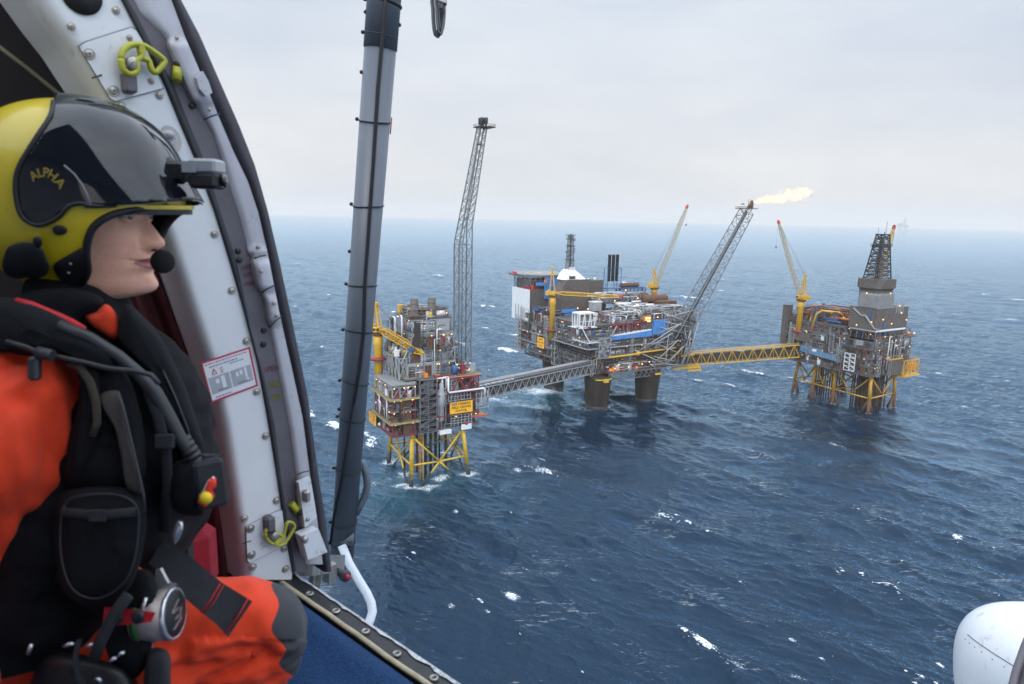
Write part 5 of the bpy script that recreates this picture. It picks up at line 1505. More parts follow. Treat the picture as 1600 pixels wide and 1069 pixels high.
def helicopter():
    # the post: panel, seal, channel, rail, outer frame
    m = MB(H['white'])
    def rounded(n, w):
        return [-0.045 * max(0, 1 - (i / (n - 1)) / w) ** 2.2 for i in range(n)]
    strip(m, P_l, S_l, -150, 902, rounded(26, .34), .10)
    panel = hb(m, 'door_post_panel')
    m = MB(H['seal']); strip(m, S_l, S_r, -150, 898, [.001, .006, .008, .006, .001], .04); hb(m, 'door_seal')
    m = MB(H['mauve']); strip(m, S_r, [(x + 3, y) for x, y in R_l], -150, 896, [-.001, -.003, -.003], .06); chan = hb(m, 'door_channel')
    def bumpy(y):
        v = 0.0
        for a, b, h in ((60, 165, .012), (385, 402, .008), (402, 458, .016), (458, 510, .010), (760, 830, .012)):
            v = max(v, h * min(1, max(0, min(y - a, b - y)) / 8.0))
        return v
    m = MB(H['rail']); strip(m, R_l, E_in, -150, 884, [-.003, .0035, .0045, .0045, .004, .001], .05, 6, bumpy); rail = hb(m, 'door_rail')
    m = MB(H['edge']); strip(m, E_in, E_out, -150, 892, [-.004, .006, .008, .002], .35); hb(m, 'outer_frame')
    # dark creases and breaks of the rail
    m = MB(H['seal'])
    for (x, y, x2, y2) in ((397, 404, 415, 399), (408, 458, 428, 446), (420, 512, 440, 494), (318, 187, 343, 178), (464, 742, 482, 736)):
        m.path([JP(x, y, .018), JP((x + x2) / 2, (y + y2) / 2 - 1, .021), JP(x2, y2, .018)], .0016, 5)
    hb(m, 'rail_joint', rail)
    def screw(x, y, r=6.0, par=panel, off=.001, mat='screw'):
        c = JP(x, y, off); k = (c - CP).dot(CF) / FPX
        s = MB(H['metal']); s.lathe([(r * k, 0), (r * k, .0012), (r * k * .8, .002), (r * k * .72, .0012)], c, HT, 18)
        s.use(H[mat]); s.lathe([(r * k * .7, .0008), (r * k * .62, .0030), (r * k * .3, .0036)], c, HT, 16)
        s.use(H['ink']); s.lathe([(r * k * .22, .0030), (r * k * .2, .0042)], c, HT, 8)
        hb(s, 'screw', par)
    for q in ((111, 41), (181, 16), (249, 149), (190, 165), (335, 366), (362, 454), (385, 533), (401, 612), (415, 681), (382, 810), (432, 782), (444, 857), (395, 886), (446, 889)):
        screw(*q)
    def plate(pts, name, off=.004):
        m = MB(H['seal']); c = sum((JP(*p) for p in pts), Vector()) / len(pts)
        out_ = [c + (JP(*p, .0012) - c) * 1.025 for p in pts]
        m.prism(out_, HT * .0012); m.use(H['plate']); m.prism([JP(*p, .0026) for p in pts], HT * (off - .002))
        return hb(m, name, panel)
    plate([(123, 73), (133, 66), (205, 43), (212, 48), (224, 68), (250, 128), (254, 138), (180, 158), (172, 154)], 'access_plate')
    plate([(384, 823), (432, 799), (442, 797), (448, 850), (390, 879), (386, 876)], 'access_plate')
    for (x, y, r) in ((139, 84, 9), (177, 142, 9), (391, 826, 7), (393, 867, 7), (202, 59, 5), (236, 127, 5)):
        screw(x, y, r, panel, .0045, 'metal')
    m = MB(H['seal']); m.path([JP(143, 122, .0055), JP(159, 117, .0055)], .0012, 5); m.path([JP(379, 850, .0055), JP(392, 845, .0055)], .0010, 5); hb(m, 'scribe_mark', panel)
    # dark round hole at the top, and the half-hidden silver catch
    m = MB(H['rubber']); c = JP(127, -8, .001); m.lathe([(.030, 0), (.030, .0015)], c, HT, 28); hb(m, 'vent_hole', panel)
    m = MB(H['metal']); c = JP(267, 214, .002); 
    pts = [JP(267 + 15 * math.cos(t) * 1.0 + 6 * math.sin(t), 217 + 21 * math.sin(t), .0012) for t in np.linspace(0, 2 * math.pi, 20, endpoint=False)]
    m.prism(pts, HT * .002); m.use(H['rail']); m.ell(JP(262, 210, .006), (.012, .012, .008), 12, 8); m.beam(JP(262, 226, .008), JP(277, 218, .008), .006); hb(m, 'door_catch', panel)
    # lime latch handles
    def latch(loops, name, screw_at, r_s, base, zoff):
        m = MB(H['lime'])
        for pts, r in loops:
            q = [JP(x, y, zoff) for x, y in pts]
            dense = []
            for i in range(len(q)):
                for t in np.linspace(0, 1, 4, endpoint=False):
                    p0, p1, p2, p3 = q[i - 1], q[i], q[(i + 1) % len(q)], q[(i + 2) % len(q)]
                    dense.append(.5 * ((2 * p1) + (p2 - p0) * t + (2 * p0 - 5 * p1 + 4 * p2 - p3) * t * t + (3 * p1 - p0 - 3 * p2 + p3) * t ** 3))
            m.path(dense + [dense[0]], r, 8, 1.5, HT)
        o = hb(m, name)
        s = MB(H['metal']); c = JP(*screw_at, zoff - .014); s.lathe([(r_s, 0), (r_s, .018), (r_s * .8, .020)], c, HT, 20); s.use(H['ink']); s.beam(JP(screw_at[0] - 7, screw_at[1] + 5, zoff + .0065), JP(screw_at[0] + 7, screw_at[1] - 5, zoff + .0065), .0022, .001); hb(s, 'screw', o)
        b = MB(H['mauve'])
        bx = JP(*base, .012); b.bevbox(bx, (.026, .020, .034), .004, (HT, HN, HZ)); hb(b, 'latch_block', o)
    latch(((((189, 92), (193, 78), (206, 70), (220, 72), (221, 88), (212, 96), (214, 110), (203, 116), (192, 108)), .0052),
           (((218, 72), (228, 73), (254, 92), (255, 100), (243, 113), (236, 108), (232, 95), (222, 90)), .0048)), 'door_latch', (203, 101), .0115, (201, 130), .022)
    latch(((((414, 833), (418, 826), (426, 824), (431, 832), (440, 838), (438, 846), (428, 850), (418, 844)), .0032),
           (((428, 849), (442, 838), (448, 818), (454, 816), (460, 822), (453, 837), (443, 850), (434, 852)), .0030)), 'door_latch', (423, 834), .0095, (420, 818), .018)
    # placard
    c4_ = [(313, 567), (390, 542), (403, 603), (330, 630)]
    def PL(u_, v_, off):
        a = Vector(c4_[0]).lerp(Vector(c4_[1]), u_); b = Vector(c4_[3]).lerp(Vector(c4_[2]), u_); q = a.lerp(b, v_)
        return JP(q.x, q.y, off)
    def quad(mb, u0, u1, v0, v1, off, th=.0004):
        mb.prism([PL(u0, v0, off), PL(u1, v0, off), PL(u1, v1, off), PL(u0, v1, off)], HT * th)
    m = MB(H['redline']); quad(m, 0, 1, 0, 1, .0008, .0008); m.use(H['paper']); quad(m, .035, .965, .045, .955, .0017)
    m.use(H['pgrey']); quad(m, .07, .49, .42, .82, .0022); quad(m, .52, .94, .42, .82, .0022)
    m.use(H['paper']); quad(m, .20, .27, .50, .60, .0027); quad(m, .31, .39, .46, .76, .0027); quad(m, .62, .67, .50, .60, .0027); quad(m, .70, .75, .48, .58, .0027); quad(m, .80, .84, .44, .70, .0027); quad(m, .80, .86, .72, .76, .0027)
    m.use(H['ink']); quad(m, .20, .42, .765, .78, .0027); quad(m, .62, .84, .765, .78, .0027)
    m.use(H['pgrey'])
    rg = random.Random(2)
    for (v_, u0, u1, mt) in ((.085, .06, .93, 'redline'), (.165, .14, .72, 'ink'), (.225, .55, .84, 'ink'), (.26, .34, .40, 'redline'), (.31, .34, .40, 'redline'), (.36, .34, .40, 'redline'), (.90, .12, .46, 'ink')):
        m.use(H[mt]); x = u0
        while x < u1:
            w = rg.uniform(.02, .06); quad(m, x, min(x + w, u1), v_, v_ + .022, .0023, .0003); x += w + .016
    m.use(H['redline']); tri = [PL(.17, .37, .0023), PL(.215, .24, .0023), PL(.26, .37, .0023)]
    for a, b in zip(tri, tri[1:] + tri[:1]): m.beam(a, b, .0012)
    hb(m, 'placard')
    # stencils on the dark channel
    def st(txt, x0, y0, x1, y1, size, mat):
        a, b = JP(x0, y0, -.0014), JP(x1, y1, -.0014); d = (b - a).normalized(); u_ = (HZ - d * HZ.dot(d)).normalized()
        hb(text_mesh(txt, size, H[mat], lambda x, y, z: a.lerp(b, .5) + d * x + u_ * y, bold=.0004), 'stencil_lettering', chan)
    st('OPEN', 409, 580, 436, 574, .017, 'redtxt'); st('LOCKED', 372, 421, 396, 414, .010, 'redtxt'); st('FOR', 375, 433, 399, 426, .010, 'redtxt'); st('CLOSING', 378, 446, 403, 440, .010, 'redtxt')
    m = MB(H['yeltxt'])
    for y in (604, 624):
        m.prism([JP(417, y - 7, -.0022), JP(437, y - 9, -.0022), JP(439, y, -.0022), JP(420, y + 3, -.0022)], HT * .0006)
    hb(m, 'stencil_arrow', chan)
    for (x, y) in ((373, 406), (371, 392), (412, 516), (411, 538), (300, 165), (297, 118)):
        s = MB(H['rubber']); s.lathe([(.006, 0), (.006, .003), (.003, .004)], JP(x, y, -.0024), HT, 12); hb(s, 'channel_plug', chan)
    for (x, y) in ((276, 59), (312, 127), (320, 142), (327, 171), (403, 386), (408, 424), (428, 474), (432, 493), (474, 752), (481, 812)):
        screw(x, y, 3.6, rail, .012 + bumpy(y))
    m = MB(H['rail']); m.prism([JP(303, 122, .018), JP(313, 112, .018), (JP(322, 128, .018)), JP(328, 146, .018), JP(318, 151, .018), JP(308, 140, .018)], HT * .010); hb(m, 'rail_bracket', rail)
    # lime pins and catches on the channel
    for (x, y, x2, y2) in ((278, 103, 276, 126), (455, 787, 468, 801)):
        m = MB(H['lime']); m.tube(JP(x, y, .004), JP(x2, y2, .010), .0075, .0085, 12); m.use(H['rubber']); m.ell(JP(x2, y2, .014) if y > 500 else JP(x, y - 2, .006), (.0075, .0075, .0075), 12, 8); hb(m, 'lock_pin')
    m = MB(H['plate']); m.prism([JP(462, 752, .010), JP(480, 744, .010), JP(490, 806, .010), JP(472, 822, .010)], HT * .012); hb(m, 'lock_plate')
    m = MB(H['plate']); m.prism([JP(460, 832, .012), JP(486, 820, .012), JP(500, 856, .012), JP(470, 868, .012)], HT * .03); m.use(H['metal']); m.lathe([(.008, 0), (.008, .008), (.004, .011)], JP(474, 842, .043), HT, 14); hb(m, 'lock_plate')
    for (x, y) in ((478, 775), (479, 768)):
        m = MB(H['metal']); m.bevbox(JP(x, y, .028), (.02, .014, .028), .004, (HT, HN, HZ)); hb(m, 'catch'); break
    # cabin shell: lining forward, ceiling, far wall, aft wall
    m = MB(H['lining'])
    q0 = HP0 - HT * .62
    m.box(q0 - HN * .97 + HZ * .85, (.03, 2.05, 1.9), (HT, HN, HZ))
    m.box(HP0 - HT * .36 - HN * .02 + HZ * .25, (.5, .05, .5), (HT, HN, HZ))
    rows = []
    for y in np.arange(-150, 960, 20):
        x = X_(P_l, min(y, 904)); rows.append([JP(x, y, -.05), JP(x + 6, y, -.20) , JP(x + 12, y, -.40), JP(x + 20, y, -.63)])
    m.grid(rows)
    hb(m, 'cabin_lining')
    m = MB(pmat('pale_cabin_trim', (0.62, 0.62, 0.62), .7, 0, .08, 4))
    for (s0, s1, z0, z1) in ((-.6, 3.2, -.1, .66), (-.6, 3.2, 1.36, 1.8), (-.6, 2.35, .66, 1.36), (3.1, 3.2, .66, 1.36)):      # unseen far wall; opening added to let light onto the crew member
        m.box(HP0 + HT * ((s0 + s1) / 2) - HN * 1.98 + HZ * ((z0 + z1) / 2), (s1 - s0, .04, z1 - z0), (HT, HN, HZ))
    m.box(HP0 + HT * 3.2 - HN * 1.28 + HZ * .85, (.04, 1.42, 1.9), (HT, HN, HZ))
    m.box(HP0 + HT * 1.75 - HN * 1.32 + HZ * 1.66, (2.9, 1.35, .05), (HT, HN, HZ))
    hb(m, 'cabin_wall')
    m = MB(H['maroon'])
    rows = []
    for y in np.arange(420, 930, 15):
        b = X_(P_l, y) + 30; row = []
        for i in range(46):
            x = b - 190 + 190 * i / 45
            row.append(JP(x, y, -.095 + .016 * math.sin(i * .62 + .4 * math.sin(y * .006)) - .05 * (1 - i / 45)))
        rows.append(row)
    m.grid(rows); hb(m, 'curtain')
    m = MB(H['lining'])
    m.path([K(-40, 44, 1.16), K(40, 105, 1.18), K(98, 152, 1.20), K(150, 215, 1.22)], .004, 8); m.mats[0] = pmat('olive_cord', (0.07, 0.072, 0.045), .7); hb(m, 'cord')
    # sill and floor
    inner = [(408, 898), (438, 915), (477, 940), (553, 992), (667, 1071), (760, 1138)]
    outer = [(440, 890), (464, 903), (508, 926), (581, 978), (708, 1070), (800, 1135)]
    def along(poly, t):
        ds = [0]
        for a, b in zip(poly, poly[1:]): ds.append(ds[-1] + math.hypot(b[0] - a[0], b[1] - a[1]))
        s = t * ds[-1]
        return float(np.interp(s, ds, [p[0] for p in poly])), float(np.interp(s, ds, [p[1] for p in poly]))
    m = MB(H['sill'])
    L0, L1 = FP(*inner[1]) , FP(*inner[-2])
    w = (FP(581, 978) - L0).dot(HN)
    a0 = HP0 - HT * .12; 
    dn = (L0 - HP0).dot(HN)
    c = HP0 + HT * .75 + HN * (dn / 2 + .002)
    m.box(c - HZ * .012, (1.9, abs(dn), .024), (HT, HN, HZ)); m.use(H['edge']); m.box(c - HZ * .16 - HN * .01, (1.9, abs(dn) * .9, .27), (HT, HN, HZ))
    sill = hb(m, 'door_sill')
    m = MB(H['worn']); rg = random.Random(6); n = 120; rows = [[], []]
    base = HP0 - HT * .15 + HN * .004
    pr = 0
    for i in range(n + 1):
        p = base + HT * (1.9 * i / n)
        pr = pr * .75 + rg.uniform(-.0035, .0035) * (1 if rg.random() < .6 else 2.2)
        rows[0].append(p - HN * (.0015 + abs(pr) * .8) + HZ * .0025); rows[1].append(p + HN * .002 + HZ * .0020)
    rows.append([p - HZ * .02 for p in rows[1]])
    m.grid(rows); hb(m, 'worn_edge', sill)
    m = MB(H['cream']); m.path([base + HN * (dn + .004) + HT * (1.9 * i / 40) + HZ * (.001 + rg.uniform(0, .0012)) + HN * rg.uniform(-.0012, .0012) for i in range(41)], .006, 8, .6, HZ); hb(m, 'sealant_bead', sill)
    for (x, y) in ((484, 929), (525, 956), (571, 988), (620, 1023), (678, 1061)):
        s = MB(H['metal']); c_ = FP(x, y, .001); s.lathe([(.0085, 0), (.0085, .003), (.0068, .0042), (.005, .0042), (.0048, .001)], c_, HZ, 20); s.use(H['ink']); s.lathe([(.0048, .001), (.0044, .0022)], c_, HZ, 14); hb(s, 'floor_ring', sill)
    m = MB(H['carpet'])
    rows = []
    for i in range(60):
        sx = -.6 + 3.8 * i / 59
        row = []
        for j in range(50):
            q = (j / 49.) ** 1.5 * 1.75
            z = .004 + .010 * math.exp(-((q - .035) / .03) ** 2) + .003 * math.sin(sx * 9 + q * 5) * min(1, q * 6) - .004 * math.exp(-(q / .012) ** 2)
            row.append(HP0 + HT * sx + HN * (dn - .008 - q) + HZ * z)
        rows.append(row)
    m.grid(rows); hb(m, 'carpet')
    m = MB(H['edge']); m.box(HP0 + HT * 1.3 - HN * (.97) - HZ * .05, (3.9, 1.85, .06), (HT, HN, HZ)); hb(m, 'floor_panel')
    # pole outside with cable and ties
    A, B = K(612, -160, 1.95), K(534, 872, 2.42)
    def PO(t): return A.lerp(B, t)
    m = MB(H['pole']); d = (B - A).length
    ra, rb = .0475, .0405
    m.tube(A, PO(.193), ra * 1.05, ra * 1.05, 28); m.tube(PO(.19), B, ra, rb, 28); m.tube(PO(.955), PO(1.015), rb * 1.0, rb * .93, 28)
    pole = hb(m, 'hoist_pole')
    ax = (B - A).normalized(); tocam = (CP - PO(.5)); tocam = (tocam - ax * tocam.dot(ax)).normalized(); sd = ax.cross(tocam)
    if sd.dot(CR) < 0: sd = -sd
    def rad(t): return ra + (rb - ra) * t
    def on(t, ang): return PO(t) + (tocam * math.cos(ang) + sd * math.sin(ang)) * (rad(t) + .004)
    m = MB(H['rubber'])
    cab = [(0, .1), (.155, .05), (.25, .0), (.34, .06), (.46, .10), (.53, .12), (.60, .30), (.66, .22), (.72, -.05), (.78, -.25), (.84, -.5), (.89, -.85), (.94, -1.15), (.97, -1.3)]
    m.path([on(t, a) for t, a in cab], .0042, 8); m.path([on(t, a + .09) for t, a in cab[:9]], .003, 6); hb(m, 'cable', pole)
    def yt(y):     # pole parameter that shows at photo row y
        lo, hi = 0, 1
        for _ in range(40):
            mid = (lo + hi) / 2; p = PO(mid) - CP
            if 534.5 - FPX * p.dot(CU) / p.dot(CF) < y: lo = mid
            else: hi = mid
        return lo
    for i, y in enumerate((4, 55, 190, 322, 446, 517, 596, 652, 732, 816, 848)):
        m = MB(H['rubber']); t = yt(y); c_ = PO(t)
        ring = [c_ + (tocam * math.cos(a) + sd * math.sin(a)) * (rad(t) + .0025) + ax * (.006 * math.sin(a * 1 + i)) for a in np.linspace(0, 2 * math.pi, 33)]
        m.path(ring, .0022 if i else .006, 6); m.ell(c_ - sd * (rad(t) + .008), (.006, .006, .006), 10, 6); hb(m, 'cable_tie', pole)
    for (y, ang) in ((24, -1.45), (35, 1.45), (117, -1.5), (395, -1.5), (640, -1.5)):
        m = MB(H['rubber']); m.ell(on(yt(y), ang), (.006, .006, .006), 10, 6); hb(m, 'bolt', pole)
    m = MB(H['pole']); m.lathe([(.004, .001), (.030, .001), (.030, .008), (.004, .010)], on(yt(836), .45) - tocam * .004, tocam + sd * .4, 3); m.use(H['ink']); m.lathe([(.006, .0), (.006, .012)], on(yt(836), .45) - tocam * .004, tocam + sd * .4, 12); hb(m, 'lug', pole)
    m = MB(H['redline']); m.tube(on(yt(180), 1.52), on(yt(206), 1.52), .002, n=6); hb(m, 'red_mark', pole)
    # foot bracket, white guard tube, little grey loop
    m = MB(H['metal']); c_ = K(505, 888, 1.98)
    m.box(c_, (.10, .026, .055), (HT, HN, HZ)); m.beam(JP(478, 884, -.12), K(530, 880, 2.2), .035, .05); m.beam(K(492, 872, 1.75), K(486, 920, 1.78), .03, .012); m.beam(K(500, 885, 1.8), K(494, 918, 1.8), .012, .02); hb(m, 'foot_bracket')
    m = MB(H['edge']); m.tube(K(527, 893, 2.0), K(540, 900, 1.97), .011, n=12); m.lathe([(.017, 0), (.017, .010), (.010, .013)], K(538, 899, 1.97), K(544, 903, 1.95) - K(538, 899, 1.97), 14); m.use(H['redline']); m.ell(K(543, 902, 1.945), (.008, .008, .008), 10, 6); hb(m, 'locking_pin')
    m = MB(H['tube']); pts = [(534, 852), (545, 880), (560, 906), (573, 927), (580, 942), (582, 956), (579, 967), (575, 976), (566, 990), (548, 1010)]
    m.path([K(x, y, 2.36 - .012 * i) for i, (x, y) in enumerate(pts)], .0150, 16); hb(m, 'guard_tube')
    m = MB(H['pole']); m.path([K(x, y, 2.38) for x, y in ((560, 722), (567, 726), (572, 742), (574, 758), (570, 776), (563, 790), (556, 803))], .0125, 12); hb(m, 'grab_loop')
    # hoist cable loops up at the top, hung from the hoist arm above the frame
    m = MB(H['edge']); m.beam(K(560, -190, 2.0), K(760, -175, 2.2), .08, .10); hb(m, 'hoist_arm')
    # pale pod at the lower right
    m = MB(H['skin'])
    c_ = K(1651, 1092, 2.75); rx, ry, rz = .275, .335, .42
    rows = []
    for i in range(41):
        ph = -math.pi / 2 + math.pi * i / 40
        row = []
        for j in range(64):
            t = 2 * math.pi * j / 64
            e = .78
            cp_, sp_ = max(math.cos(ph), 1e-4), math.sin(ph)
            f_ = lambda v: math.copysign(abs(v) ** e, v)
            row.append(c_ + CR * (rx * cp_ ** e * f_(math.cos(t))) + CF * (rz * cp_ ** e * f_(math.sin(t))) + CU * (ry * f_(sp_)))
        rows.append(row)
    m.grid(rows, True, True); pod = hb(m, 'sponson')
    seam = [rows[i][j] + (rows[i][j] - c_).normalized() * .0012 for i in range(6, 36) for j in (38,)]
    m = MB(H['pole']); m.path(seam, .0011, 6); m.path([rows[26][j] + (rows[26][j] - c_).normalized() * .0002 for j in range(28, 52)], .002, 6)
    for j in range(28, 52): m.ell(rows[25][j], (.0026, .0026, .0026), 8, 5)
    hb(m, 'panel_joint', pod)
    m = MB(H['mauve']); m.path([K(1616, 975, 2.30), K(1602, 1010, 2.24), K(1588, 1050, 2.20), K(1578, 1090, 2.17), K(1570, 1140, 2.15)], .012, 10)
    m.prism([K(1612, 985, 2.26), K(1582, 1069, 2.2), K(1570, 1140, 2.16), K(1760, 1140, 2.1), K(1760, 985, 2.1)], CF * -.08); hb(m, 'wheel_well', pod)
helicopter()
def cable_loop():
    o = K(686, 10, 2.15)
    m = MB(H['edge'])
    for (dx, dr, w, h) in ((-5, 0, 7, 48), (-2, .004, 8, 50), (2, -.004, 7.5, 46), (4, .006, 6, 40)):
        pts = [K(686 + dx + w * math.cos(t) * (1 if math.sin(t) < 0 else .8), 8 + h * math.sin(t) * 1.0, 2.15 + dr + .01 * math.cos(t)) for t in np.linspace(0, 2 * math.pi, 30)]
        m.path(pts, .0042, 8)
    m.mats[0] = pmat('dark_grey_cable', (0.05, 0.055, 0.065), .4, 0, .2, 30)
    m.use(H['metal']); m.tube(K(690, -20, 2.13), K(689, 14, 2.13), .006, n=8); m.beam(K(684, -3, 2.12), K(697, 2, 2.12), .012)
    m.use(H['edge']); m.tube(K(688, -185, 2.14), K(688, -35, 2.14), .006, n=8)
    ob = m.build('hoist_cable_coil', None, None, o)
    tag(ob, 'dark coil of cable hanging against the sky, right of the grey pole', 'cable coil')
cable_loop()
# ------------------------------------------------------------------ the crew member in the doorway
from mathutils import noise as _mn
Q = dict(
    skin=pmat('skin', (0.86, 0.455, 0.32), .55, 0, .07, 60, (.66, .25, .19), .22, sss=.06, bump=.14, bscale=420),
    lips=pmat('lips', (0.47, 0.17, 0.16), .42, 0, .08, 60, sss=.1),
    eye=pmat('eye_white', (0.36, 0.34, 0.33), .15, 0, .03, 40, coat=.6),
    iris=pmat('iris_dark', (0.05, 0.06, 0.06), .1, coat=.6),
    hair=pmat('dark_brow_hair', (0.07, 0.045, 0.028), .7, 0, .2, 200),
    yel=pmat('helmet_yellow', (0.66, 0.50, 0.012), .32, 0, .05, 9, (.40, .30, .02), .05, coat=.35),
    visor=pmat('glossy_black_visor', (0.006, 0.007, 0.010), .05, 0, .2, 10, (.012, .013, .016), .03, coat=.25),
    matte=pmat('matte_black_plastic', (0.012, 0.012, 0.014), .5, 0, .2, 30),
    foam=pmat('black_foam', (0.008, 0.008, 0.009), .95, 0, .3, 300, None, bump=.8, bscale=700),
    orange=pmat('orange_suit_cloth', (0.82, 0.048, 0.0045), .75, 0, .1, 30, (.55, .03, .004), .12, bump=.25, bscale=700, sheen=.1),
    vest=pmat('black_vest_cloth', (0.0034, 0.0042, 0.0066), .85, 0, .3, 30, (.008, .009, .012), .15, bump=.4, bscale=500, spec=.3),
    strap=pmat('black_webbing', (0.020, 0.021, 0.026), .75, 0, .2, 60, None, bump=.5, bscale=900),
    pad=pmat('dark_grey_knee_patch', (0.030, 0.032, 0.038), .8, 0, .25, 60, None, bump=.4, bscale=600),
    red=pmat('red_piping', (0.50, 0.008, 0.016), .6, 0, .12, 60),
    crim=pmat('crimson_cushion', (0.26, 0.004, 0.018), .8, 0, .15, 40, None, bump=.3, bscale=400),
    brown=pmat('grey_brown_flap', (0.060, 0.048, 0.043), .8, 0, .25, 60, None, bump=.4, bscale=500),
    hose=pmat('dark_hose', (0.028, 0.029, 0.034), .5, 0, .2, 60),
    tin=pmat('buckle_metal', (0.32, 0.27, 0.25), .38, .4, .2, 40, (.12, .09, .08), .2),
    chrome=pmat('bright_metal', (0.62, 0.63, 0.66), .25, .8, .1, 40),
    gold=pmat('gold_lettering', (0.30, 0.21, 0.03), .5, 0, .1, 60),
    green=pmat('green_band', (0.02, 0.09, 0.015), .5),
    grey=pmat('camera_grey', (0.28, 0.29, 0.31), .35, 0, .1, 30),
    btn=pmat('yellow_ball', (0.80, 0.56, 0.01), .35),
    hot=pmat('hot_red_tab', (0.85, 0.045, 0.018), .4),
    lens=pmat('lens_glass', (0.004, 0.004, 0.006), .04, coat=1.0),
)
PO_ = K(60, 1010, 1.06); PO_.z = FZ + .02
PERSON = thing('person', PO_, 'crew member in yellow helmet, orange suit and black vest, kneeling and looking out the doorway', 'person')
def pb(mb, name, parent=None, label=None):
    return mb.build(name, parent or PERSON, label, PO_)
def PXY(p):
    v = Vector(p) - CP; d = v.dot(CF)
    return 800 + FPX * v.dot(CR) / d, 534.5 - FPX * v.dot(CU) / d
def inside(poly, x, y):
    c = False; j = len(poly) - 1
    for i in range(len(poly)):
        xi, yi = poly[i]; xj, yj = poly[j]
        if (yi > y) != (yj > y) and x < (xj - xi) * (y - yi) / (yj - yi) + xi: c = not c
        j = i
    return c
def fold(p, amp, sc, seed=0.0, stretch=(1, 1, 1)):
    q = Vector((p[0] * stretch[0], p[1] * stretch[1], p[2] * stretch[2])) * sc + Vector((seed, seed * 1.7, -seed))
    return (_mn.noise(q) + .5 * _mn.noise(q * 2.1 + Vector((3, 1, 7)))) * amp
YAW = math.radians(2)
HU = HZ
_wf = Vector((CF.x, CF.y, 0)).normalized(); _wr = Vector((_wf.y, -_wf.x, 0))
FX = _wr * math.cos(YAW) + _wf * math.sin(YAW)          # the way the face points
FY = _wr * math.sin(YAW) - _wf * math.cos(YAW)          # the wearer's right-hand side, towards us
HC = K(132, 320, 1.05)
def HL(x, y, z): return HC + FX * x + FY * y + HU * z
